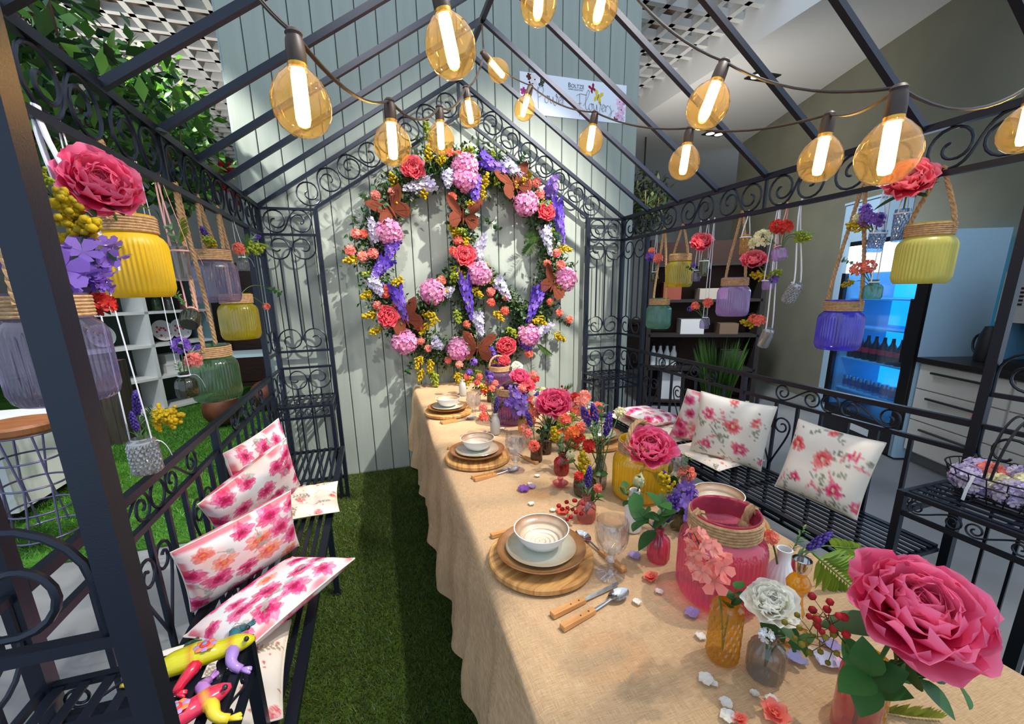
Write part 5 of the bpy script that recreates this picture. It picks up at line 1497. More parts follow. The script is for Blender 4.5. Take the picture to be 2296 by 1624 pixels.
wline('white_spike', 'wspike', [(0.1, 2.18, -0.09, 2.13), (0.22, 2.26, 0.21, 2.16), (0.63, 2.34, 0.79, 2.25), (-0.3, 1.78, -0.34, 1.93), (0.96, 1.91, 1.0, 1.71), (0.39, 1.67, 0.47, 1.83), (-0.37, 1.54, -0.3, 1.41), (0.56, 1.51, 0.65, 1.37), (0.16, 1.42, 0.21, 1.45), (0.39, 1.26, 0.42, 1.1), (0.87, 1.08, 1.02, 1.15), (0.04, 1.06, 0.11, 1.01)], .15)
# outer twigs that break the circle
for x, z, dx, dz, k in ((-.36, 1.78, -1, .25, 'leaf'), (-.40, 1.72, -1, -.1, 'leaf'), (-.25, 2.0, -.8, .5, 'leaf'), (1.05, 1.2, 1, -.5, 'leaf'), (1.03, 1.12, .8, -.9, 'gfern'), (.9, 1.0, .7, -.8, 'gfern'), (-.1, .95, -.5, -1, 'leaf'), (.5, .9, .4, -1, 'leaf'), (1.08, 1.6, 1, .1, 'leaf'), (.7, 2.3, .6, .7, 'leaf'), (-.1, 2.3, -.5, .7, 'leaf'), (.14, 2.42, -.4, .8, 'gmim'), (.47, 1.98, .6, -.6, 'leaf'), (.95, 1.85, -.8, -.2, 'gfern'), (.9, 1.8, -.6, -.5, 'gfern'), (0.02, .86, .2, -1, 'gmim'), (1.0, 2.12, .3, 1, 'pea'), (.66, 1.24, .7, -.5, 'leaf'), (.72, 1.18, .5, -.8, 'leaf')):
    wput('twig', k, x, z, .17, -.05, (dx, -.35, dz))
for i in range(70):
    if i < 46:
        a_ = random.uniform(0, 6.28); x, z = CX + .97 * RR * math.cos(a_), CZ + RR * math.sin(a_); d = Vector((math.cos(a_), 0, math.sin(a_))) * random.choice((1, 1, -.6)) + Vector((random.uniform(-.8, .8), 0, random.uniform(-.8, .8)))
    else:
        t_ = random.uniform(-1, 1); x, z = (CX - .02, CZ + t_ * RR) if i < 58 else (CX + t_ * .48, CZ - abs(t_) * .46); d = Vector((random.uniform(-1, 1), 0, random.uniform(-1, 1)))
    wput('twig', random.choice(('leaf', 'gmim', 'euc', 'leaf', 'gfern', 'mim')), x, z, random.uniform(.10, .15), -.045, d + Vector((0, -.6, 0)))
# rusted metal butterflies tucked into the wreath
RUST = mat('rusted_metal', S(122, 58, 34), .8, .3, .3, noise=(40, S(84, 38, 24)))
def wing(mir):
    out = [(0, 0), (.25, .55), (.62, .9), (.98, .92), (1.0, .7), (.82, .35), (.55, .1), (.8, -.1), (.82, -.42), (.6, -.7), (.35, -.62), (.12, -.25)]
    mb = MB(); n = len(out)
    V = [(mir * x, y, .35 * x) for x, y in out]; c = [(mir * .45, .4, .17), (mir * .4, -.22, .15)]
    V2 = [(p[0] * .62 + mir * .17, p[1] * .62 + (.16 if i < 7 else -.1), p[2] * .62 + .07) for i, p in enumerate(V)]
    f = [(i, (i + 1) % n, n + (i + 1) % n, n + i) for i in range(n)]
    mb.add(V + V2, f); mb.add([(p[0], p[1], p[2] - .004) for p in V], [tuple(range(n))])
    for i in (1, 2, 3, 5, 8, 9, 10): mb.bar(V[0] if 0 else (mir * .05, 0, .02), V[i], .035, .02)
    return mb
wl, wrg = wing(-1).mesh('wing', RUST, smooth=False), wing(1).mesh('wing', RUST, smooth=False)
bod = MB().tube([(0, -.45, .05), (0, 0, .08), (0, .4, .06)], [.03, .07, .04], 8); bod.tube([(0, .4, .06), (.1, .6, .1), (.2, .75, .1)], .012, 4); bod.tube([(0, .4, .06), (-.1, .6, .1), (-.2, .75, .1)], .012, 4)
bod = bod.mesh('body', RUST)
for i, (x, z, ro, wh) in enumerate(((-.19, 1.98, -.5, 'upper left of the peace sign'), (.31, 1.96, .1, 'upper stem of the peace sign'), (.71, 2.19, -.3, 'upper right of the peace sign'), (1.02, 1.46, .5, 'right rim of the peace sign'), (-.15, 1.23, -.4, 'lower left of the peace sign'), (.38, .99, .15, 'bottom of the peace sign'))):
    e = empty('metal_butterfly', (x, -.115, z), 'rusty cut metal butterfly on the ' + wh, 'butterfly', 'rusty butterflies on the peace sign', rot=(PI / 2 - .15, ro, 0), scale=.135)
    link('wing', wl, e); link('wing', wrg, e); link('body', bod, e)
# ------------------------------------------------------------------ cushions (prints are woven into the cloth colour)
def _ss(a, b, x):
    t = np.clip((x - a) / (b - a), 0, 1); return t * t * (3 - 2 * t)
def _noise(U, V, s, seed):
    r = np.random.default_rng(seed); g = r.random((s + 2, s + 2)); x = np.clip(U, 0, .9999) * s; y = np.clip(V, 0, .9999) * s
    i = x.astype(int); j = y.astype(int); a = x - i; b = y - j; a = a * a * (3 - 2 * a); b = b * b * (3 - 2 * b)
    return (g[i, j] * (1 - a) + g[i + 1, j] * a) * (1 - b) + (g[i, j + 1] * (1 - a) + g[i + 1, j + 1] * a) * b
def _mix(C, col, al): C[:] = C * (1 - al[..., None]) + np.array(col) * al[..., None]
def _seg(C, U, V, p, q, w, col, al=1.0):
    p = np.array(p); q = np.array(q); d = q - p; L2 = (d ** 2).sum() + 1e-9
    t = np.clip(((U - p[0]) * d[0] + (V - p[1]) * d[1]) / L2, 0, 1)
    dist = np.hypot(U - p[0] - t * d[0], V - p[1] - t * d[1]); _mix(C, col, al * (1 - _ss(w * .6, w * 1.3, dist)))
def _leafp(C, U, V, c, L, w, ang, col, al=.9):
    x = (U - c[0]) * math.cos(ang) + (V - c[1]) * math.sin(ang); y = -(U - c[0]) * math.sin(ang) + (V - c[1]) * math.cos(ang)
    t = np.clip(x / L + .5, 0, 1); ww = w * np.sin(PI * t) + 1e-6
    m = (np.abs(y) < ww) & (np.abs(x) < L / 2); _mix(C, col, al * m.astype(float) * (1 - .25 * (np.abs(y) < ww * .15)))
def _flower(C, U, V, c, r, k, cin, cout, ccen, ph=0, soft=.12, rag=.15, seed=0, dens=1.0):
    x = U - c[0]; y = V - c[1]; d = np.hypot(x, y); a = np.arctan2(y, x)
    rr = r * (.78 + .22 * np.abs(np.cos(k * a / 2 + ph))) * (1 + rag * (np.sin(9 * a + seed) * .5 + np.sin(17 * a + 2 * seed) * .5))
    m = 1 - _ss(1 - soft, 1 + soft, d / rr)
    s = np.clip(d / r + .18 * np.sin(k * 2.5 * a + 6 * d / r + seed), 0, 1)
    col = np.array(cin) * (1 - s[..., None]) + np.array(cout) * s[..., None]
    ring = .75 + .25 * np.cos(9 * d / r * 2 + np.sin(5 * a + seed) * 2)
    al = (m * dens * ring)[..., None]; C[:] = C * (1 - al) + col * al
    _mix(C, ccen, .9 * (1 - _ss(.12, .2, d / r)))
def _pet(C, U, V, c, r, rr, c1, c2, cen, n1=9, seed=0, al=.85):
    """brushed blossom: overlapping petals laid from outside in"""
    q = random.Random(seed)
    for ring, (cnt, dist, L, w) in enumerate(((n1, .62, .75, .26), (n1 - 1, .42, .62, .24), (max(4, n1 - 3), .2, .45, .2))):
        for k in range(cnt):
            a = 2 * PI * (k + q.uniform(-.3, .3)) / cnt + ring; d = dist * q.uniform(.8, 1.15)
            m_ = q.random(); col = np.array(c1) * m_ + np.array(c2) * (1 - m_)
            if ring == 2: col = np.array(c1) * .9
            _leafp(C, U, V, (c[0] + r * d * math.cos(a), c[1] + r * d * math.sin(a)), r * L * q.uniform(.8, 1.2), r * w * q.uniform(.8, 1.3), a + q.uniform(-.5, .5), col, al * q.uniform(.7, 1))
    d = np.hypot(U - c[0], V - c[1]); _mix(C, cen, .85 * (1 - _ss(.10 * r, .22 * r, d)))
def paint(style, n, seed):
    r = random.Random(seed); t = np.linspace(0, 1, n + 1); V, U = np.meshgrid(t, t, indexing='ij')
    C = np.zeros((n + 1, n + 1, 3))
    if style == 'water':
        C[:] = S(248, 240, 238); _mix(C, S(250, 206, 190), .55 * _ss(.45, .8, _noise(U, V, 4, seed))); _mix(C, S(226, 234, 232), .6 * _ss(.5, .8, _noise(U, V, 5, seed + 1))); _mix(C, S(250, 222, 226), .5 * _ss(.4, .8, _noise(U, V, 6, seed + 9)))
        pts = []
        for i in range(4):
            for j in range(4):
                p = ((i + .5) / 4 + r.uniform(-.05, .05) + (.08 if j % 2 else -.06), (j + .5) / 4 + r.uniform(-.05, .05)); pts.append(p)
        for q, p in enumerate(pts):
            k = r.random(); rad = r.uniform(.10, .155)
            ed = abs(p[0] - .5) > .36 or abs(p[1] - .5) > .36
            if k < .55 or ed: _pet(C, U, V, p, rad, None, S(206, 10, 96), S(246, 120, 170), S(150, 40, 50), 9, r.random(), .9)
            elif k < .8: _pet(C, U, V, p, rad, None, S(236, 74, 80), S(250, 170, 130), S(246, 150, 40), 8, r.random(), .8)
            else: _pet(C, U, V, p, rad * 1.1, None, S(240, 90, 130), S(252, 226, 226), S(240, 140, 60), 9, r.random(), .75)
        for q in range(9):
            c = (r.random(), r.random()); a = r.uniform(0, 6)
            _leafp(C, U, V, c, .12, .03, a, S(168, 182, 170), .7); _seg(C, U, V, c, (c[0] + .12 * math.cos(a + .4), c[1] + .12 * math.sin(a + .4)), .004, S(120, 126, 100), .8)
        _mix(C, S(226, 50, 84), .75 * _ss(.06, .02, np.minimum(np.minimum(U, 1 - U), np.minimum(V, 1 - V))) * _ss(.35, .65, _noise(U, V, 9, seed + 3)))
    elif style == 'poppy':
        C[:] = S(244, 236, 224)
        for q in range(16):
            c = (r.random(), r.random()); a = r.uniform(0, 6); e = (c[0] + .22 * math.cos(a), c[1] + .22 * math.sin(a))
            _seg(C, U, V, c, e, .004, S(126, 126, 108), .8)
            for t_ in (.3, .5, .7, .9):
                for s in (-1, 1): _leafp(C, U, V, (c[0] + (e[0] - c[0]) * t_ + s * .02 * math.sin(a), c[1] + (e[1] - c[1]) * t_ - s * .02 * math.cos(a)), .045, .009, a + s * .8, r.choice((S(116, 128, 104), S(84, 104, 80), S(150, 150, 130))), .85)
        for p, rad, k in (((.5, .62), .14, 5), ((.28, .30), .13, 4), ((.84, .72), .12, 4), ((.16, .70), .085, 4), ((.78, .22), .09, 5), ((.5, .95), .07, 4), ((.03, .12), .08, 5)):
            p = (p[0] + r.uniform(-.04, .04), p[1] + r.uniform(-.04, .04)); g = r.random() < .5
            _pet(C, U, V, p, rad, None, S(222, 30, 96) if g else S(230, 44, 62), S(240, 90, 146) if g else S(246, 120, 120), S(250, 230, 190), 5 + k % 3, r.random(), .92)
        for q in range(7):
            c = (r.uniform(.1, .9), r.uniform(.08, .92)); a = r.uniform(0, 6)
            for t_ in range(8): _flower(C, U, V, (c[0] + .018 * t_ * math.cos(a) + r.uniform(-.018, .018), c[1] + .018 * t_ * math.sin(a) + r.uniform(-.018, .018)), .017, 4, S(236, 84, 110), S(244, 130, 146), S(230, 70, 100), 0, .2, 0)
        for q in range(22):
            c = (r.random(), r.random()); d = np.hypot(U - c[0], V - c[1]); _mix(C, S(56, 52, 58), .9 * (1 - _ss(.008, .012, d)))
    else:
        C[:] = S(243, 228, 208); _mix(C, S(248, 238, 226), .6 * _ss(.3, .7, _noise(U, V, 5, seed)))
        for q in range(16):
            c = (r.random(), r.random()); a = r.uniform(0, 6); e = (c[0] + .2 * math.cos(a), c[1] + .2 * math.sin(a))
            _seg(C, U, V, c, e, .0035, S(124, 108, 80), .8); col = r.choice((S(134, 122, 84), S(150, 134, 108), S(110, 100, 72)))
            for t_ in (.2, .4, .6, .8, 1.0):
                for s in (-1, 1): _leafp(C, U, V, (c[0] + (e[0] - c[0]) * t_ + s * .022 * math.sin(a), c[1] + (e[1] - c[1]) * t_ - s * .022 * math.cos(a)), .055, .013, a + s * .8, col, .85)
        for q in range(9):
            p = (r.random(), r.random()); _flower(C, U, V, p, r.uniform(.03, .06), 5, S(214, 44, 70), S(238, 112, 124), S(250, 214, 150), r.uniform(0, 6), .1, .05, r.uniform(0, 9))
        for q in range(24):
            c = (r.random(), r.random()); d = np.hypot(U - c[0], V - c[1]); _mix(C, S(206, 60, 70), .9 * (1 - _ss(.008, .013, d)))
    return C
def cushion(label, center, rot, sx, sy, T, style, seed, n=132, tuft=False, name='cushion', group=None, tagp=None):
    e = empty(name, center, label, 'cushion', group, rot=rot)
    t = np.linspace(-1, 1, n + 1); V, U = np.meshgrid(t, t, indexing='ij')
    X = U * sx / 2 * (1 - .055 * (1 - V ** 2) * np.abs(U) ** 2); Y = V * sy / 2 * (1 - .055 * (1 - U ** 2) * np.abs(V) ** 2)
    H = T / 2 * (np.clip(1 - U ** 4, 0, 1) ** .55) * (np.clip(1 - V ** 4, 0, 1) ** .55)
    if tuft:
        for c in (-.36, .36):
            for d in (-.36, .36): H *= 1 - .55 * np.exp(-((U - c) ** 2 + (V - d) ** 2) / .02)
        for c in (-.36, .36): H *= (1 - .22 * np.exp(-(U - c) ** 2 / .006)) * (1 - .22 * np.exp(-(V - c) ** 2 / .006))
    else:
        H *= 1 + .05 * (_noise((U + 1) / 2, (V + 1) / 2, 6, seed) - .5) + .03 * (_noise((U + 1) / 2, (V + 1) / 2, 13, seed + 1) - .5)
    C = paint(style, n, seed); C2 = paint(style, n, seed + 50)
    f = [(i * (n + 1) + j, i * (n + 1) + j + 1, (i + 1) * (n + 1) + j + 1, (i + 1) * (n + 1) + j) for i in range(n) for j in range(n)]
    MB().add(np.stack([X, Y, H], 2).reshape(-1, 3), f, C.reshape(-1, 3)).build('front_panel', PRINT, e, sharp=0)
    s = 4; k = n // s; b = np.stack([X, Y, -H], 2)[::s, ::s]; cb = C2[::s, ::s]
    fb = [(i * (k + 1) + j, (i + 1) * (k + 1) + j, (i + 1) * (k + 1) + j + 1, i * (k + 1) + j + 1) for i in range(k) for j in range(k)]
    MB().add(b.reshape(-1, 3), fb, cb.reshape(-1, 3)).build('back_panel', PRINT, e, sharp=0)
    P = np.concatenate([np.stack([X, Y], 2)[0, :-1:4], np.stack([X, Y], 2)[:-1:4, -1], np.stack([X, Y], 2)[-1, :0:-4], np.stack([X, Y], 2)[:0:-4, 0]])
    MB().tube(np.concatenate([P, np.zeros((len(P), 1))], 1), .0028, 5, closed=True).build('piping', mat('cream_piping', S(232, 222, 206), .8), e)
    if tagp:
        MB().box((tagp[0] - .014, tagp[1] - .02, T * .25), (tagp[0] + .014, tagp[1] + .02, T * .25 + .001)).build('care_tag', mat('tag_white', S(235, 238, 245), .7), e, smooth=False)
    return e
cushion('watercolour peony cushion leaning farthest back on the left bench', (-.922, -1.255, .638), (1.507, -.096, 1.164), .37, .37, .10, 'water', 11)
cushion('watercolour peony cushion leaning in the middle of the left bench', (-.905, -1.49, .635), (1.95, -.36, .75), .38, .33, .10, 'water', 12)
cushion('watercolour peony cushion leaning nearest on the left bench', (-.885, -1.79, .565), (1.808, -.118, .653), .38, .28, .09, 'water', 13)
cushion('watercolour peony cushion lying flat on the left bench', (-.755, -2.02, .515), (-.312, -.107, .78), .37, .37, .075, 'water', 14)
cushion('tufted seat pad with small sprigs on the left bench', (-.80, -1.215, .438), (.02, 0, 1.66), .35, .35, .055, 'sprig', 15, 72, True)
cushion('cream sprig cushion standing under the front left shelf', (-.862, -2.243, .452), (.05, .03, 1.68), .35, .35, .085, 'sprig', 16, 90)
cushion('poppy print cushion standing alone nearest on the right bench', (1.628, -1.985, .578), (1.869, -.018, -4.592 + 2 * PI), .37, .37, .10, 'poppy', 21, 160)
cushion('poppy print cushion with paper tag in the middle right bench', (1.505, -1.53, .63), (1.551, -.097, -4.09 + 2 * PI), .38, .38, .10, 'poppy', 24, 160, tagp=(-.16, .09))
cushion('watercolour peony cushion leaning behind the tagged poppy cushion', (1.60, -1.25, .60), (1.305, -.2, -3.6 + 2 * PI), .37, .37, .09, 'water', 23)
cushion('watercolour peony cushion lying farthest back on the right bench', (1.52, -.76, .50), (.05, .1, .3), .36, .36, .085, 'water', 25)
cushion('tufted sprig seat pad at the wall end of right bench', (1.53, -.62, .433), (0, 0, .0), .34, .34, .05, 'sprig', 26, 72, True)
cushion('tufted sprig seat pad second from wall on right bench', (1.53, -.985, .433), (0, 0, .05), .34, .34, .05, 'sprig', 27, 72, True)
cushion('tufted sprig seat pad under the tagged poppy cushion', (1.53, -1.40, .436), (0, 0, .08), .36, .40, .055, 'sprig', 28, 72, True)

# ------------------------------------------------------------------ painted geckos on the front left shelf
def gecko(label, loc, rot, body, patch, legs, sc=1.0):
    e = empty('gecko_figure', loc, label, 'figurine', rot=rot, scale=sc)
    P = bez((-.13, .01, .004), (-.07, -.012, .012), (.0, .012, .014), (.085, -.004, .020), 26)
    rad = np.interp(np.linspace(0, 1, 26), [0, .25, .42, .62, .78, .86, .95, 1], [.004, .013, .025, .027, .019, .022, .015, .005])
    C = []
    for i in range(26): C.append(body if i % 7 else tuple(np.array(body) * .5 + np.array(patch) * .5))
    P[:, 2] = np.maximum(P[:, 2], rad * .8)
    MB().tube(P, rad, 12, np.array(C), flat=.8).build('body', CERAM, e, sharp=0)
    for i, (x, s, c) in enumerate(((.045, 1, legs[0]), (.045, -1, legs[1]), (-.015, 1, legs[2]), (-.015, -1, legs[3]))):
        q = bez((x, s * .01, .015), (x + .012, s * .03, .024), (x - .012, s * .042, .018), (x + (.018 if x > 0 else -.022), s * .058, .005), 9)
        mb = MB().tube(q, [.013, .013, .012, .0115, .011, .010, .009, .0085, .008], 8, np.array(c))
        for a in (-.5, -.17, .17, .5):
            d = Vector((math.cos(a) * .016, s * math.sin(abs(a) + .4) * .012 + a * .012, 0)); mb.tube([q[-1], q[-1] + np.array(d)], [.0045, .003], 5, np.array(c)); mb.ball(q[-1] + np.array(d), .003, 5, 4, np.array(c))
        mb.build('leg', CERAM, e, sharp=0)
    for s in (-1, 1): MB().ball((.073, s * .016, .034), .005, 8, 6, np.array(S(30, 40, 40))).build('eye', CERAM, e)
    # raised flower medallion on the back
    mb = MB(); c0 = np.array((.005, -.004, .043))
    for k in range(8): mb.ball(c0 + np.array((.013 * math.cos(k * PI / 4), .010 * math.sin(k * PI / 4), -.002)), .0055, 6, 4, np.array(S(240, 130, 80)) if k % 2 else np.array(S(178, 140, 196)), (1.3, 1.3, .4))
    mb.ball(c0, .009, 8, 5, np.array(S(214, 60, 50)), (1, 1, .4)); mb.ball(c0 + np.array((0, 0, .002)), .005, 8, 5, np.array(S(130, 150, 190)), (1, 1, .5))
    mb.build('medallion', CERAM, e)
    return e
gecko('lime yellow painted gecko figure on the front left shelf', (-.765, -2.462, .7055), (0, 0, .18), S(214, 206, 28), S(214, 70, 40), (S(60, 120, 130), S(166, 130, 200), S(50, 90, 50), S(206, 30, 60)), 1.05)
gecko('red and purple painted gecko figure on the front left shelf', (-.765, -2.60, .7055), (0, 0, .55), S(206, 48, 78), S(232, 210, 40), (S(176, 120, 190), S(226, 200, 50), S(190, 110, 190), S(206, 30, 60)), 1.0)

# ------------------------------------------------------------------ wire basket with blossoms on the front right shelf
e = empty('wire_basket', (1.59, -2.585, .7055), 'black wire basket with tall handle on the front right shelf', 'basket')
a = np.linspace(0, 2 * PI, 40, endpoint=False)
for i, (rx_, ry_, z) in enumerate(((.085, .115, .002), (.10, .132, .035), (.115, .148, .07), (.122, .156, .10))):
    MB().tube(np.stack([rx_ * np.cos(a), ry_ * np.sin(a), np.full(40, z)], 1), .0028, 5, closed=True).build('hoop', BRASSY, e)
for k in range(20):
    t = 2 * PI * k / 20; MB().tube([(.085 * math.cos(t), .115 * math.sin(t), .002), (.10 * math.cos(t), .132 * math.sin(t), .035), (.122 * math.cos(t), .156 * math.sin(t), .10)], .0018, 4).build('wire', BRASSY, e)
for k in range(5): MB().tube([(-.08 + .04 * k, -.1, .002), (-.08 + .04 * k, .1, .002)], .0018, 4).build('wire', BRASSY, e)
for d in (-.008, .008):
    MB().tube(bez((-.12, d, .10), (-.10, d * 2, .36), (.10, d * 2, .36), (.12, d, .10), 20), .004, 6).build('handle', BRASSY, e)
MB().tube([(-.125, .03, .10), (-.135, .035, .05), (-.13, .04, .01)], .005, 5, flat=.2).build('ribbon', RIBBON_W, e)
for i, (x, y, z, k) in enumerate(((-.05, .08, .085, 'lilhyd'), (.04, .09, .09, 'lilhyd'), (-.05, .0, .09, 'cream'), (.045, .0, .095, 'lilhyd'), (-.05, -.08, .09, 'lilhyd'), (.04, -.085, .09, 'lilhyd'), (0, .045, .105, 'peach'), (0, -.045, .105, 'cream'), (-.07, .045, .075, 'lilhyd'), (-.07, -.04, .08, 'lilhyd'))):
    nm, d = KNAME[k]
    o = link(nm, fl(k, i % 3), None, (1.59 + x, -2.585 + y, .7055 + z - .02), (random.uniform(-.3, .3), random.uniform(-.3, .3), i), .048)
    lb = d + ' heaped in the black wire basket'; tag(o, lb, nm); _used.setdefault(lb, []).append(o)

# ------------------------------------------------------------------ sign on the wall
sg = empty('wall_sign', (.82, .054, 2.735), 'white printed sign with flowers and butterflies high on the sage wall', 'sign')
SW, SH = .91, .277
MB().box((0, 0, 0), (SW, .004, SH)).build('board', mat('sign_white', S(226, 232, 244), .5), sg, smooth=False)
INK = mat('sign_ink', S(52, 66, 92), .6)
def sx_(p, ox, oy, k): return [(ox + x * k, -.0015, oy + y * k) for x, y in p]
def smoothp(p, n=6):
    p = np.array(p, float); q = [p[0]]
    for i in range(len(p) - 1):
        a = p[max(i - 1, 0)]; b = p[i]; c = p[i + 1]; d = p[min(i + 2, len(p) - 1)]
        for t in np.linspace(0, 1, n + 1)[1:]: q.append(.5 * ((2 * b) + (c - a) * t + (2 * a - 5 * b + 4 * c - d) * t * t + (3 * b - a - 3 * c + d) * t ** 3))
    return [tuple(v) for v in q]
GLY = {'P': ([[(.15, 2.0), (.2, .6), (.25, -.9)], [(0, 1.1), (.35, 1.9), (.9, 2.0), (1.0, 1.4), (.6, .8), (.25, .65)]], 1.15), 'o': ([[(.55, .95), (.2, .8), (.1, .3), (.35, 0), (.65, .25), (.6, .8), (.5, .95), (.85, .8)]], .85),
 'w': ([[(0, .95), (.1, .3), (.3, .0), (.5, .3), (.55, .9), (.65, .1), (.9, -.25), (1.15, .3), (1.2, 1.1), (1.05, 1.3), (1.05, 1.0), (1.4, .9)]], 1.35), 'e': ([[(.05, .35), (.5, .6), (.5, .95), (.25, .95), (.1, .45), (.3, .0), (.7, .35)]], .7),
 'r': ([[(0, .9), (.1, .5), (.1, 0)], [(.1, .5), (.3, .9), (.55, .85)]], .6), 'F': ([[(-.2, 1.75), (.4, 2.05), (1.5, 2.0)], [(.35, 2.0), (.4, .6), (.4, -.9)], [(.1, .75), (.7, .85)]], 1.0), 'l': ([[(.0, .5), (.5, 1.3), (.95, 2.3), (.75, 2.7), (.45, 2.0), (.35, .6), (.6, .0), (.9, .3)]], .85),
 's': ([[(.3, 1.0), (.15, .75), (.4, .4), (.45, -.2), (.2, -.7), (-.05, -.6), (.5, .1), (.9, .4)]], .7)}
def script(word, ox, oy, k):
    for ch in word:
        st, adv = GLY[ch]; mb = MB()
        for p in st: mb.tube(sx_(smoothp(p), ox, oy, k), .003, 4, flat=.3)
        mb.build('letter', INK, sg); ox += adv * k
script('Power', .135, .088, .052); script('Flowers', .475, .07, .052)
def textobj(s, x, z, h, m):
    c = bpy.data.curves.new('lettering', 'FONT'); c.body = s; c.size = h; c.extrude = .0004
    t = bpy.data.objects.new('tmp', c); COL.objects.link(t); dg = bpy.context.evaluated_depsgraph_get()
    me = bpy.data.meshes.new_from_object(t.evaluated_get(dg)); bpy.data.objects.remove(t)
    me.materials.clear(); me.materials.append(m); link('lettering', me, sg, loc=(x, -.001, z), rot=(PI / 2, 0, 0))
textobj('B', .392, .213, .046, INK); textobj('OLTZE', .418, .213, .037, INK); textobj('HOME COLLECTION', .396, .197, .0135, INK)
def flat_bfly(x, z, s, c, ro):
    mb = MB()
    for m_ in (-1, 1):
        up_ = [(0, 0), (.3, .8), (.8, 1.0), (1.0, .6), (.5, .05)]; lo = [(0, 0), (.5, .05), (.8, -.2), (.7, -.7), (.35, -.75)]
        for q in (up_, lo): mb.add([(m_ * a * .8, -.0008, b) for a, b in q], [tuple(range(5))] if m_ < 0 else [tuple(range(4, -1, -1))], c)
    mb.add([(-.05, -.001, -.5), (.05, -.001, -.5), (.05, -.001, .5), (-.05, -.001, .5)], [(0, 1, 2, 3)], S(40, 30, 30))
    mb.build('printed_butterfly', PRINT, sg, smooth=False, loc=(x, 0, z), rot=(0, ro, 0), scale=s)
flat_bfly(.605, .222, .036, S(150, 26, 60), -.5); flat_bfly(.655, .168, .05, S(226, 196, 70), .3)
def flat_flower(x, z, s, c, n=5, cc=S(60, 20, 40)):
    mb = MB()
    for k in range(n):
        a = 2 * PI * k / n + x * 9; d = Vector((math.cos(a), math.sin(a))); o_ = Vector((-d.y, d.x))
        q = [(0, 0), d * .5 + o_ * .38, d * .95 + o_ * .25, d * .95 - o_ * .25, d * .5 - o_ * .38]
        mb.add([(p[0], -.0007 - .0001 * k, p[1]) for p in q], [(4, 3, 2, 1, 0)], np.array(c) * random.uniform(.85, 1.1))
    mb.add([(.13 * math.cos(t), -.0016, .13 * math.sin(t)) for t in np.linspace(0, 2 * PI, 8, endpoint=False)], [tuple(range(8))], cc)
    mb.build('printed_flower', PRINT, sg, smooth=False, loc=(x, 0, z), scale=s)
for x, z, s, c in ((.12, .235, .045, S(236, 226, 232)), (.17, .22, .03, S(70, 84, 70)), (.075, .25, .026, S(90, 50, 40)), (.09, .215, .022, S(60, 30, 60)), (.028, .15, .028, S(170, 60, 130)), (.03, .10, .026, S(146, 40, 100)), (.05, .12, .02, S(190, 90, 150)), (.85, .155, .036, S(236, 196, 222)), (.87, .10, .042, S(230, 190, 216)), (.84, .055, .032, S(226, 170, 200)), (.88, .04, .026, S(216, 190, 220)), (.82, .03, .022, S(70, 50, 60)), (.885, .15, .02, S(200, 140, 180))):
    flat_flower(x, z, s, c)

# ------------------------------------------------------------------ string lights
SOCK = mat('socket_rubber', S(52, 36, 28), .5); CABLE = mat('cable_rubber', S(44, 34, 28), .45)
BGL = glass('bulb_glass', S(255, 226, 168), .04, .02, 1.4)
FIL = mat('led_filament', (1, .8, .45), .5, emit=((1.0, .74, .34), 26))
bulb_shell = MB().lathe([(.0145, .052), (.016, .048), (.026, .040), (.040, .024), (.048, .006), (.050, -.010), (.047, -.028), (.038, -.045), (.024, -.056), (.010, -.0605), (0, -.061)], 32).mesh('glass_globe', BGL)
sock = MB().lathe([(0, .105), (.010, .104), (.0145, .098), (.0125, .094), (.015, .088), (.0165, .070), (.0165, .056), (.0155, .050), (.013, .048)], 16).mesh('socket', SOCK)
fil = MB().lathe([(0, .048), (.011, .046), (.0125, .036), (.0125, -.032), (.0095, -.042), (0, -.045)], 12).mesh('filament', FIL)
cap = MB().lathe([(.0158, .056), (.0162, .050), (.0158, .044), (.0148, .044)], 16).mesh('brass_collar', mat('brass_collar', S(214, 160, 60), .3, .8))
BUL = {'A': (-0.465, -2.423, 1.766, 0, 0), 'B': (-0.189, -2.384, 1.905, 0, -.2), 'C': (-0.286, -2.017, 1.834, 0, 0), 'D': (-0.078, -1.587, 1.996, 0, 0), 'E': (0.115, -1.256, 2.211, 0, -.15), 'F': (0.305, -1.071, 2.481, 0, -.85), 'G': (0.417, -1.151, 2.299, 0, .32), 'H': (0.533, -1.614, 2.025, 0, .15), 'I': (0.678, -2.01, 1.849, 0, .12), 'J': (0.759, -2.429, 1.751, 0, .1), 'K': (0.467, -2.347, 1.878, 0, .38), 'L': (0.553, -2.72, 1.671, 0, 0), 'M': (1.215, -2.595, 1.804, 0, 0), 'N': (0.13, -2.053, 2.205, 0, .1), 'O': (0.307, -2.075, 2.209, 0, .25)}
WHERE = {'A': 'largest lit bulb at upper left over the aisle', 'B': 'large lit bulb hanging at top centre before the ridge', 'C': 'lit bulb next right of the largest one', 'D': 'lit bulb just left of the gable peak', 'E': 'small lit bulb right under the gable peak', 'F': 'small lit bulb tilted sideways at the cable knot', 'G': 'small lit bulb in front of the sign corner', 'H': 'lit bulb hanging below the sign', 'I': 'lit bulb right of the board wall edge', 'J': 'lit bulb left of the biggest right one', 'K': 'tilted lit bulb high on the right side', 'L': 'biggest lit bulb on the right side', 'M': 'lit bulb cut by the right picture edge', 'N': 'left of two bulbs cut by the top edge', 'O': 'right of two bulbs cut by the top edge'}
TOP = {}
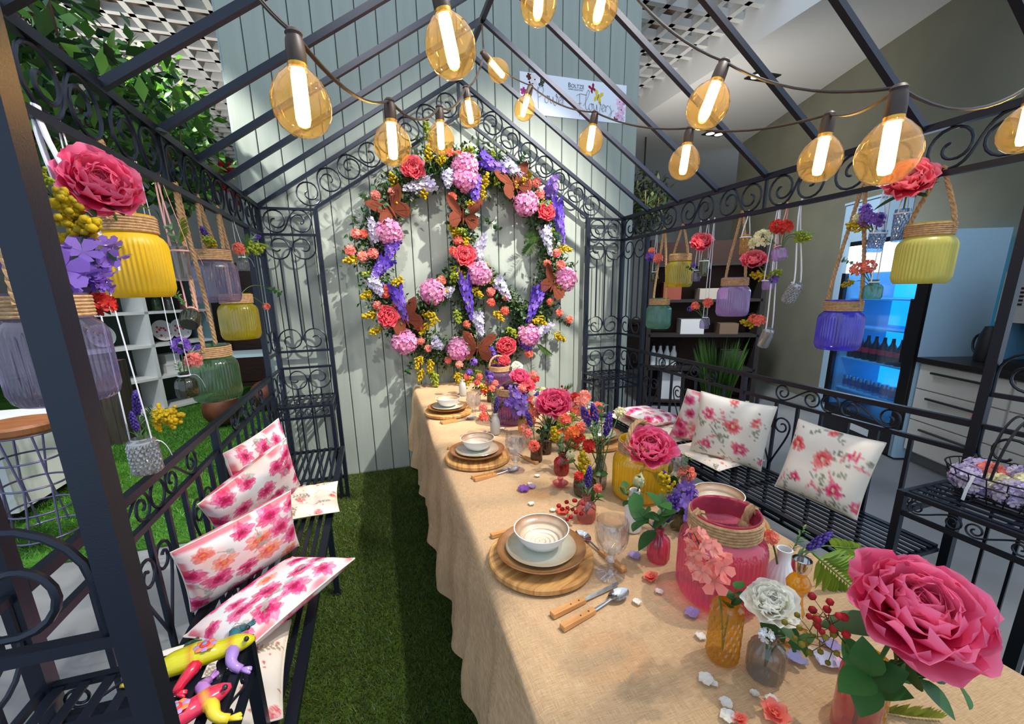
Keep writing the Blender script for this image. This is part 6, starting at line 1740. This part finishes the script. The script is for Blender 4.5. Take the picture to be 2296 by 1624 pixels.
for k, (x, y, z, t1, t2) in BUL.items():
    R = Euler((t1, t2, 0)); e = empty('light_bulb', (x, y, z), WHERE[k], 'light bulb', rot=(t1, t2, 0))
    for nm, me in (('glass_globe', bulb_shell), ('socket', sock), ('filament', fil), ('brass_collar', cap)): link(nm, me, e)
    TOP[k] = Vector((x, y, z)) + R.to_matrix() @ Vector((0, 0, .100))
    d = bpy.data.lights.new('bulb_glow', 'POINT'); d.energy = 2.2; d.color = (1, .72, .38); d.shadow_soft_size = .012
    o = bpy.data.objects.new('bulb_glow', d); COL.objects.link(o); o.parent = e; o.location = (0, 0, 0)
def cable(pts, label, sag=.03):
    P = []
    for a, b in zip(pts[:-1], pts[1:]):
        a = Vector(a); b = Vector(b); L = (b - a).length
        for i in range(10):
            t = i / 10; P.append(tuple(a.lerp(b, t) - Vector((0, 0, 4 * sag * L * t * (1 - t)))))
    P.append(tuple(pts[-1])); P = np.array(P)
    e = empty('light_cable', pts[0], label, 'cable')
    MB().tube(P + np.array((.0022, 0, .0)), .0029, 6).build('strand', CABLE, e, world_coords=True); MB().tube(P - np.array((.0022, 0, .0)), .0029, 6).build('strand', CABLE, e, world_coords=True)
HUB = (.262, -.985, 2.575)
cable([(-.56, -2.42, 1.98), TOP['A'], TOP['C'], TOP['D'], TOP['E'], HUB], 'brown light cable dropping along the left bulbs to the gable', .09)
cable([HUB, TOP['G'], TOP['H'], TOP['I'], TOP['J'], TOP['L']], 'brown light cable running from the gable to the right bulbs', .05)
cable([HUB, (.338, -.69, 2.872)], 'short brown cable tying the light knot to the ridge', .0)
cable([(-.40, -2.7, 2.25), TOP['B'], TOP['N'], TOP['O'], TOP['K'], TOP['L'], TOP['M'], (1.70, -2.5, 2.02)], 'brown light cable crossing high from top centre to right', .07)
cable([TOP['F'], HUB], 'very short cable of the sideways tilted bulb', 0)
# ------------------------------------------------------------------ leafy garland and tree behind the left eave
def foliage(name, label, blobs, n, L, W, cols, seed, stems=True, cat='foliage'):
    r = random.Random(seed); e = empty(name, blobs[0][0], label, cat)
    pts = []
    for i in range(n):
        c, rad = blobs[r.randrange(len(blobs))]
        d = Vector((r.gauss(0, 1), r.gauss(0, 1), r.gauss(0, 1))); d = d.normalized() * rad * r.random() ** .45
        pts.append((c[0] + d.x, c[1] + d.y, c[2] + d.z))
    if n >= 800 and L < .1:
        lm = []
        for c_ in cols:
            P, f = leaf_shape(L, W, .2, 5); lm.append(MB().add(P, f, np.array(c_)).mesh('leaf', LEAFM, sharp=0))
        for p in pts[:260]:
            q_ = link('leaf', lm[r.randrange(len(lm))], e, loc=p, rot=(r.uniform(-1, 1), r.uniform(-1.2, 1.2), r.uniform(0, 6.3)), scale=r.uniform(.8, 1.35)); q_.matrix_parent_inverse = Matrix.Translation(-e.location)
        pts = pts[260:]
    o = leaf_mass(pts, L, W, cols, seed).build('leaves', LEAFM, e, sharp=0, world_coords=True); o['kind'] = 'stuff'
    if stems:
        for i in range(14):
            a = Vector(pts[i]); b = Vector(pts[-i - 1])
            if (a - b).length > .7: b = a + (b - a).normalized() * .6
            MB().tube(bez(a, a + Vector((0, 0, -.15)), b + Vector((0, 0, -.2)), b, 8), .004, 5, np.array(S(110, 92, 70))).build('branch', FLORA, e, world_coords=True)
    return e
LG = [S(40, 74, 34), S(54, 96, 40), S(70, 120, 44), S(30, 56, 32), S(96, 150, 54)]
foliage('ficus_garland', 'dense green ficus garland hanging behind the left eave', [((-1.3, -1.5, 2.13), .3), ((-1.35, -1.3, 2.05), .28), ((-1.3, -1.0, 2.2), .3), ((-1.35, -.7, 2.25), .3), ((-1.3, -.4, 2.22), .26), ((-1.35, -1.8, 2.15), .26), ((-1.25, -.75, 1.98), .16)], 1900, .075, .02, LG, 5)
foliage('ficus_tree', 'bright spot lit green leaves beside the board wall', [((-1.42, -.14, 2.52), .24), ((-1.45, -.16, 2.38), .25), ((-1.45, .0, 2.25), .2), ((-1.5, .2, 2.2), .16)], 900, .08, .024, [S(70, 130, 40), S(110, 170, 50), S(140, 190, 70), S(50, 100, 40)], 6)
foliage('hanging_twig', 'dark leafy twig hanging at the top left corner', [((-1.6, -.8, 2.6), .12), ((-1.66, -.75, 2.75), .12)], 60, .1, .03, [S(38, 56, 40), S(50, 70, 48)], 8)
for i, (x, y, z) in enumerate(((-1.2, .03, 2.22), (-1.24, .0, 2.12), (-1.2, .09, 2.06), (-1.3, .05, 2.2))):
    e = empty('red_blossom', (x, y, z), ('uppermost dark red blossom', 'leftmost dark red blossom', 'lowest dark red blossom', 'second highest dark red blossom')[i] + ' in the leaves by the left eave end', 'flower', 'red blossoms in the garland')
    link('blossom', carn(40 + i, S(150, 14, 30), S(190, 30, 44)).mesh('blossom', FLORA, sharp=0), e, rot=(1.2, 0, i), scale=.06)
foliage('potted_conifer', 'dark green bush behind the right eave', [((3.2, 1.9, 2.6), .35), ((3.5, 2.2, 2.5), .35), ((2.95, 1.6, 2.4), .28)], 900, .12, .018, [S(34, 52, 30), S(48, 66, 36), S(60, 70, 44)], 9)

# ------------------------------------------------------------------ things beyond the left bench
WHITE = mat('white_laminate', S(226, 228, 226), .5); BLACK = mat('black_laminate', S(24, 24, 26), .5)
e = empty('white_plinth', (-3.4, .35, 0), 'white display plinth with recessed black base on the lawn', 'plinth')
MB().box((-4.3, -.05, .10), (-2.66, .75, .62)).build('plinth_body', WHITE, e, smooth=False, world_coords=True)
MB().box((-4.22, .02, .013), (-2.74, .70, .10)).build('plinth_base', BLACK, e, smooth=False, world_coords=True)
def wire_stool(x, y, label):
    e = empty('wire_stool', (x, y, .013), label, 'stool'); a = np.linspace(0, 2 * PI, 32, endpoint=False); WIRE = mat('violet_wire', S(120, 112, 150), .4, .6)
    for z, r in ((.02, .17), (.18, .15), (.34, .145), (.50, .15), (.66, .165)): MB().tube(np.stack([r * np.cos(a), r * np.sin(a), np.full(32, z)], 1), .006, 6, closed=True).build('hoop', WIRE, e)
    for k in range(8):
        t = k * PI / 4; MB().tube([(.17 * math.cos(t), .17 * math.sin(t), 0), (.145 * math.cos(t + .2), .145 * math.sin(t + .2), .34), (.165 * math.cos(t), .165 * math.sin(t), .66)], .006, 5).build('wire', WIRE, e)
    MB().lathe([(0, .665), (.17, .665), (.185, .68), (.185, .71), (.17, .725), (0, .725)], 32).build('seat', mat('stool_wood', S(168, 104, 56), .5, noise=(8, S(130, 76, 40), (1, 6, 1))), e)
wire_stool(-2.42, -.22, 'wire stool with brown wooden seat before the white plinth')
wire_stool(-2.85, -.35, 'second wire stool with wooden seat at the left edge')
e = empty('wooden_crate', (-2.95, 1.7, .013), 'weathered dark wooden block standing on the lawn', 'block')
for k in range(4): MB().box((-.16 + .08 * k, -.12, 0), (-.083 + .08 * k, .12, .82)).build('plank', mat('weathered_wood', S(86, 74, 64), .8, noise=(9, S(56, 48, 42), (4, 4, .5))), e, smooth=False)
# display shelf with crockery
SH_ = empty('display_shelf', (-3.15, 3.0, .013), 'white display shelf with crockery beyond the lawn', 'shelf', rot=(0, 0, .9))
for z in (.02, .42, .82, 1.22, 1.62): MB().box((-.75, -.22, z), (.75, .22, z + .03)).build('shelf_board', WHITE, SH_, smooth=False)
for x in (-.75, 0.0): MB().box((x - .02, -.22, 0), (x + .02, .22, 1.65)).build('side_panel', WHITE, SH_, smooth=False)
MB().box((.74, -.24, 0), (.78, .24, 1.9)).build('end_panel', mat('teal_panel', S(104, 134, 138), .6), SH_, smooth=False)
MB().box((-.75, .2, 0), (.75, .22, 1.65)).build('rear_panel', mat('dark_green_panel', S(52, 66, 56), .8), SH_, smooth=False)
for k in range(9): MB().lathe([(0, 0), (.035, .001), (.035, .004), (0, .005)], 14).build('round_sticker', WHITE, SH_, loc=(.735, -.02, .3 + .14 * k), rot=(0, -PI / 2, 0))
def onshelf(u, v, z):
    c, s = math.cos(.9), math.sin(.9); return (-3.15 + c * u - s * v, 3.0 + s * u + c * v, .013 + z)
dots = MB().lathe([(0, .004), (.06, .004), (.13, .02), (.135, .024), (.12, .018), (.06, .008), (0, .008)], 28, c=S(240, 236, 236))
for k in range(10): dots.ball((.07 * math.cos(k * 2.4) * (k % 3 + 1) / 2, .07 * math.sin(k * 2.4) * (k % 3 + 1) / 2, .012), .016, 6, 4, S(214, 60, 96), (1, 1, .25))
dots = dots.mesh('dotted_plate', CERAM)
for i, (u, z, wh) in enumerate(((.30, .86, 'upper'), (.52, .86, 'upper right'), (-.35, .86, 'upper left'))):
    p = onshelf(u, .08, z + .13); e = empty('dotted_plate', p, 'white plate with pink dots standing on the %s shelf' % wh, 'plate'); link('plate_disc', dots, e, rot=(PI / 2 - .2, 0, .9))
for i, (u, z, w, wh) in enumerate(((.28, .45, .2, 'lower shelf, left stack'), (.28, .57, .17, 'lower shelf on top of the left box'), (.55, .45, .2, 'lower shelf at right'), (-.4, .45, .22, 'lower shelf, left bay'), (-.35, 1.25, .18, 'top shelf'))):
    e = empty('gift_box', onshelf(u, .02, z), 'white carton on the ' + wh, 'box', rot=(0, 0, .9)); MB().box((-w / 2, -.08, 0), (w / 2, .08, .1)).build('box_body', WHITE, e, smooth=False); MB().box((-w / 2 - .004, -.084, .1), (w / 2 + .004, .084, .125)).build('box_lid', mat('carton_lid', S(238, 228, 228), .6), e, smooth=False)
for i, (u, z) in enumerate(((.25, 1.25), (.4, 1.25), (.58, 1.25))):
    vase(('green', 'smoke grey', 'pale rose')[i] + ' glass vase on the top display shelf', onshelf(u, 0, z), .05, .2, (G['green'], G['smoke'], G['pale_rose'])[i], 'bottle', 12, .04)
e = empty('rusty_ball', (-2.08, 1.95, .20), 'rust brown metal garden ball on the lawn behind the bench', 'garden ball')
MB().ball((0, 0, 0), .19, 28, 18).build('shell', mat('rusty_steel', S(122, 70, 44), .6, .4, noise=(6, S(86, 46, 30))), e, sharp=0); MB().lathe([(.02, .185), (.025, .2), (0, .21)], 10).build('cap', BLACK, e)
e = empty('rusty_ball', (-1.75, 2.5, .20), 'second rust brown garden ball nearer the board wall', 'garden ball')
MB().ball((0, 0, 0), .19, 28, 18).build('shell', _M['rusty_steel'], e, sharp=0); MB().lathe([(.02, .185), (.025, .2), (0, .21)], 10).build('cap', BLACK, e)
DKW = mat('dark_cabinet_wood', S(74, 42, 30), .6, noise=(6, S(46, 28, 22), (1, 1, 6)))
e = empty('wall_cabinet', (-2.5, 4.4, .013), 'dark red brown wooden cabinet far behind the left jars', 'cabinet')
MB().box((-.5, -.2, 0), (.5, .2, 1.9)).build('carcass', DKW, e, smooth=False)
for s in (-1, 1):
    MB().box((s * .25 - .235, -.225, .08), (s * .25 + .235, -.2, 1.82)).build('door', DKW, e, smooth=False); MB().ball((s * .05, -.24, .95), .02, 8, 6).build('knob', STEEL, e)
e = empty('side_table', (-2.0, 3.2, .013), 'black framed side table with pale top on the lawn', 'table')
MB().box((-.35, -.25, .62), (.35, .25, .66)).build('table_top', mat('pale_blue_top', S(190, 214, 220), .5), e, smooth=False)
for x in (-.33, .33):
    for y in (-.23, .23): MB().box((x - .012, y - .012, 0), (x + .012, y + .012, .62)).build('leg', BLACK, e, smooth=False)

# ------------------------------------------------------------------ counter, fridge and shelves on the right
def wthing(name, label, cat, t, n, z=0):
    return empty(name, wp(t, n, z), label, cat, rot=(0, 0, math.atan2(WT.y, WT.x)))   # local x runs along the wall, +y towards the wall's face (WN)
BLU = mat('pale_blue_panel', S(158, 186, 206), .55)
e = wthing('fridge_surround', 'pale blue tall panel just left of the drinks fridge', 'panel', 0, 0)
MB().box((.56, .005, 0.002), (1.0, .3, 2.2)).build('panel_board', BLU, e, smooth=False); MB().box((.55, .003, 2.2), (1.01, .31, 2.22)).build('panel_cap', BLU, e, smooth=False)
e = wthing('drinks_fridge', 'tall black framed drinks fridge glowing blue behind the bench', 'fridge', .08, .06)
FB = mat('fridge_black', S(16, 16, 20), .4); FI = mat('fridge_inside_blue', S(40, 160, 224), .5, emit=(S(20, 160, 240), 1.5)); FW = mat('fridge_header_light', S(220, 240, 255), .4, emit=((.75, .92, 1.0), 4))
W = .44
MB().box((-W, 0, .1), (W, .03, 1.75)).build('rear_wall', FI, e, smooth=False)
for s in (-1, 1): MB().box((s * W - .03, 0, .02), (s * W + .03, .5, 1.80)).build('side_wall', BLU, e, smooth=False)
MB().box((-W, 0, .02), (W, .5, .26)).build('base', FB, e, smooth=False); MB().box((-W, 0, 1.76), (W, .5, 1.80)).build('roof', FB, e, smooth=False)
MB().box((-W + .03, .44, 1.52), (W - .03, .5, 1.76)).build('header', FW, e, smooth=False)
for z in (.42, .72, 1.02, 1.28): MB().box((-W + .03, .03, z), (W - .03, .42, z + .012)).build('shelf', mat('fridge_shelf', S(120, 190, 230), .4), e, smooth=False)
MB().box((-W + .03, .47, .26), (W - .03, .476, 1.52)).build('glass_door', glass('fridge_pane', S(220, 240, 250), .02), e, smooth=False)
MB().box((-W - .03, .478, .26), (-W + .06, .51, 1.80)).build('door_frame', FB, e, smooth=False); MB().box((W - .05, .478, .26), (W + .0, .51, 1.52)).build('door_frame', FB, e, smooth=False); MB().box((-W + .06, .478, .8), (-W + .09, .51, 1.3)).build('door_handle', FB, e, smooth=False)
MB().box((-.18, .502, .10), (.08, .506, .16)).build('name_plate', mat('plate_grey', S(200, 205, 210), .4), e, smooth=False)
BOT = mat('cola_bottle', S(40, 22, 30), .2); RED = mat('red_label', S(206, 36, 60), .4); CAN = mat('aluminium_can', S(150, 170, 190), .25, .8)
bprof = MB().lathe([(0, 0), (.034, .001), (.036, .01), (.036, .12), (.03, .15), (.016, .18), (.013, .21), (.013, .225), (0, .226)], 14).mesh('bottle_body', BOT)
bl = MB().lathe([(.0368, .07), (.0368, .115)], 14).mesh('paper_label', RED)
cn = MB().lathe([(0, 0), (.028, .001), (.032, .008), (.032, .11), (.027, .12), (0, .119)], 14).mesh('can_body', CAN); ct = MB().lathe([(.0325, .03), (.0325, .085)], 14).mesh('can_print', mat('can_print', S(70, 80, 130), .4))
base = e.matrix_basis if 0 else None
for k in range(9):
    for row, (z, me1, me2, nm, lb) in enumerate(((.732, bprof, bl, 'cola_bottle', 'dark bottle with red label, %s from left on the upper fridge shelf'), (.432, cn, ct, 'drink_can', 'silver drink can, %s from left on the lower fridge shelf'))):
        p = Vector(wp(.08 + (-.36 + .09 * k), .06 + .36, z)); o = empty(nm, p, lb % ('first', 'second', 'third', 'fourth', 'fifth', 'sixth', 'seventh', 'eighth', 'ninth')[8 - k], 'bottle' if row == 0 else 'can', ('bottles', 'cans')[row] + ' in the drinks fridge')
        link('body', me1, o); link('label_band', me2, o)
# counter units
CW = mat('cream_drawer', S(206, 200, 190), .45)
for i in range(2):
    t0 = -.72 - .66 * i
    e = wthing('drawer_unit', ('cream drawer unit with bar handles next to the fridge', 'cream drawer unit at the far right behind the iron shelf')[i], 'cabinet', t0, 0.01)
    MB().box((-.325, 0, .10), (.325, .48, .82)).build('carcass', CW, e, smooth=False); MB().box((-.325, .02, .002), (.325, .42, .10)).build('kickboard', mat('grey_kick', S(110, 110, 112), .6), e, smooth=False)
    for z0, z1 in ((.115, .36), (.37, .61), (.62, .81)):
        d = MB().box((-.318, .48, z0), (.318, .5, z1)).build('drawer', CW, e, smooth=False); d2 = MB().box((-.2, .515, z1 - .06), (.2, .53, z1 - .045)).build('handle', mat('handle_grey', S(90, 90, 92), .3, .8), d, smooth=False)
e = wthing('worktop', 'dark worktop over the cream drawer units', 'worktop', -1.05, 0.01)
MB().box((-.68, 0, .822), (.66, .53, .86)).build('slab', mat('dark_worktop', S(34, 30, 30), .35), e, smooth=False); MB().box((-.68, 0, .86), (.66, .015, .92)).build('upstand', _M['dark_worktop'], e, smooth=False)
e = wthing('coffee_machine', 'grey white coffee machine on the dark worktop', 'coffee machine', -.98, .08, .861)
GM = mat('machine_silver', S(176, 172, 168), .4, .2)
MB().box((-.2, 0, .30), (.2, .36, .62)).build('head', GM, e, smooth=False); MB().box((-.2, 0, 0), (.2, .14, .30)).build('column', mat('machine_dark', S(60, 56, 60), .5), e, smooth=False); MB().box((-.2, 0, 0), (.2, .36, .05)).build('drip_tray', BLACK, e, smooth=False)
MB().box((-.06, .361, .54), (.06, .366, .58)).build('display', mat('display_blue', S(70, 60, 200), .4, emit=(S(70, 60, 220), 1.2)), e, smooth=False); MB().box((-.04, .361, .40), (.04, .364, .53)).build('screen_strip', mat('strip_blue', S(140, 150, 210), .4), e, smooth=False)
for s in (-1, 1):
    for k in range(5): MB().box((s * .105 - .04, .361, .41 + .025 * k), (s * .105 + .04, .364, .423 + .025 * k)).build('vent_slot', BLACK, e, smooth=False)
for s in (-.08, 0, .08): MB().lathe([(.018, .24), (.02, .30), (0, .30)], 10, at=(s, .26, 0)).build('spout', BLACK, e)
for s in (-.17, .17): MB().box((s - .02, .1, .05), (s + .02, .34, .30)).build('side_pillar', mat('machine_blue', S(90, 140, 170), .4), e, smooth=False)
e = wthing('thermos_jug', 'black thermos jug beside the coffee machine', 'jug', -.62, .28, .861)
MB().lathe([(0, 0), (.055, .001), (.06, .02), (.055, .18), (.04, .23), (.035, .25), (0, .255)], 24).build('jug_body', BLACK, e); MB().tube(bez((.05, 0, .19), (.12, 0, .2), (.12, 0, .05), (.055, 0, .05), 10), .008, 6).build('handle', BLACK, e)
e = wthing('red_lanyard', 'red strap with key hanging from a drawer handle', 'strap', -.92, .545, .77)
MB().tube([(0, .0, 0), (.01, .005, -.12), (.03, .0, -.25)], .008, 6, flat=.3).build('strap', RED, e); MB().box((.025, -.004, -.32), (.037, .004, -.25)).build('key', STEEL, e, smooth=False)

# shelves and goods in the shade between board wall and olive wall
DK = mat('black_shelf_wood', S(38, 28, 24), .7)
e = empty('goods_rack', (3.35, .85, 0.001), 'dark wooden goods rack in the shade behind the right bench', 'rack', rot=(0, 0, -.5))
for z in (.05, .45, .85, 1.25, 1.65): MB().box((-.6, -.2, z), (.6, .2, z + .03)).build('shelf_board', DK, e, smooth=False)
for x in (-.6, .6): MB().box((x - .025, -.2, 0), (x + .025, .2, 1.95)).build('upright', DK, e, smooth=False)
MB().box((-.6, .18, 0), (.6, .2, 1.95)).build('rear_panel', mat('rack_rear', S(58, 34, 24), .8), e, smooth=False)
def rk(u, v, z): c, s = math.cos(-.5), math.sin(-.5); return (3.35 + c * u - s * v, .85 + s * u + c * v, z)
for i, (u, z, w, h, col, lb) in enumerate(((-.1, .881, .26, .17, S(214, 208, 202), 'pale carton on the middle rack shelf'), (.3, .881, .2, .12, S(120, 92, 70), 'brown carton on the middle rack shelf'), (-.3, .081, .24, .34, S(220, 216, 214), 'tall white carton on the bottom rack shelf'), (.25, .081, .3, .28, S(90, 62, 48), 'dark brown carton on the bottom rack shelf'), (-.35, 1.281, .2, .2, S(150, 70, 50), 'red brown box on the upper rack shelf'), (.1, 1.281, .3, .12, S(186, 170, 150), 'flat beige box on the upper rack shelf'), (.38, .481, .22, .2, S(60, 50, 46), 'black brown box on the second rack shelf'))):
    e = empty('carton', rk(u, 0, z), lb, 'box', rot=(0, 0, -.5)); MB().box((-w / 2, -.13, 0), (w / 2, .13, h)).build('box_body', mat('carton_%d' % i, col, .7), e, smooth=False); MB().box((-w / 2, -.02, h), (w / 2, .02, h + .002)).build('tape', mat('tape', S(190, 170, 130), .4), e, smooth=False)
for i, u in enumerate((-.5, -.42, -.34, -.26)):
    e = empty('milk_bottle', rk(u, .02, .481), ('first', 'second', 'third', 'fourth')[i] + ' white bottle from the left on the second rack shelf', 'bottle'); MB().lathe([(0, 0), (.035, .001), (.036, .15), (.018, .2), (.016, .25), (0, .252)], 16).build('bottle_body', WHITE, e); MB().lathe([(.017, .24), (.018, .27), (0, .272)], 12).build('stopper', BLACK, e)
# tall grass plant in a pot by the bench
e = empty('grass_plant', (3.0, .12, 0.001), 'tall green grass plant in a dark pot behind the right bench', 'plant')
MB().lathe([(0, 0), (.12, 0), (.15, .25), (.155, .26), (.14, .26), (.13, .22), (0, .22)], 28).build('pot', BLACK, e)
mb = MB()
for k in range(260):
    a = random.uniform(0, 6.3); r_ = .12 * random.random() ** .5; d = random.uniform(.02, .16); h = random.uniform(.4, .72); p = np.array((r_ * math.cos(a), r_ * math.sin(a), .22))
    mb.add([p + np.array((-.006 * math.sin(a), .006 * math.cos(a), 0)), p + np.array((.006 * math.sin(a), -.006 * math.cos(a), 0)), p + np.array((d * .4 * math.cos(a), d * .4 * math.sin(a), h * .6)), p + np.array((d * math.cos(a), d * math.sin(a), h))], [(0, 1, 2), (1, 3, 2)], np.array(S(70, 104, 44)) * random.uniform(.5, 1.2))
o = mb.build('blades', LEAFM, e, smooth=False); o['kind'] = 'stuff'
# far table with pale bottles seen through the back right corner
e = empty('far_counter', (3.0, 3.4, .001), 'dark low counter far behind the back right corner', 'counter')
MB().box((-1.0, -.3, 0), (1.3, .3, .8)).build('carcass', DK, e, smooth=False); MB().box((-1.05, -.35, .8), (1.35, .35, .84)).build('counter_top', DKW, e, smooth=False)
for i in range(6):
    e = empty('pale_bottle', (2.35 + .3 * i, 3.3, .842), ('first', 'second', 'third', 'fourth', 'fifth', 'sixth')[i] + ' pale ceramic bottle from the left on the far counter', 'bottle'); MB().lathe([(0, 0), (.06, .001), (.075, .1), (.07, .2), (.03, .3), (.025, .38), (.032, .4), (0, .4)], 20).build('bottle_body', mat('pale_ceramic_%d' % (i % 3), (S(230, 226, 216), S(190, 150, 120), S(206, 206, 200))[i % 3], .4), e); MB().ball((0, 0, .42), .025, 10, 6).build('stopper', DKW, e)
e = empty('wall_panel', (3.9, 4.6, .001), 'brown wooden door leaf standing far behind the right jars', 'panel')
for k in range(5): MB().box((-.5 + .2 * k, -.03, 0), (-.305 + .2 * k, .03, 2.1)).build('plank', mat('warm_door_wood', S(120, 70, 44), .6, noise=(5, S(86, 48, 32), (2, 2, .3))), e, smooth=False)
e = empty('track_spotlight', (3.95, 3.0, 2.95), 'bright track spotlight seen above the right eave', 'ceiling light')
MB().lathe([(0, 0), (.05, 0), (.055, -.01), (.055, -.12), (.05, -.12), (.045, -.03), (0, -.03)], 20).build('housing', BLACK, e); MB().lathe([(0, -.115), (.045, -.115)], 20).build('lens', mat('spot_lens', (1, 1, 1), .3, emit=((1, .95, .85), 14)), e); MB().tube([(0, 0, 0), (0, 0, .77)], .012, 8).build('rod', BLACK, e)

# ------------------------------------------------------------------ labels that repeat inside one vase are told apart by place
def finish():
    dg = None
    for lb, l in list(_used.items()):
        if len(l) < 2: continue
        if 'wire basket' in lb:
            for o in l: o['group'] = lb
            continue
        def px(o):
            b = next((c for c in o.children if c.name.split('.')[0] in ('blossom', 'spray')), None)
            p = Vector(o.location) + (Vector(b.location) if b else Vector())
            v = p - CAMPOS; return v.dot(rt) / v.dot(fw)
        l.sort(key=px); n = len(l)
        names = {2: ['left', 'right'], 3: ['left', 'middle', 'right']}.get(n) or (['leftmost'] + ['%s from left' % w for w in ('second', 'third', 'fourth', 'fifth', 'sixth')[:n - 2]] + ['rightmost'])
        for o, w in zip(l, names):
            o['label'] = clip16(w + ' ' + lb)
finish()
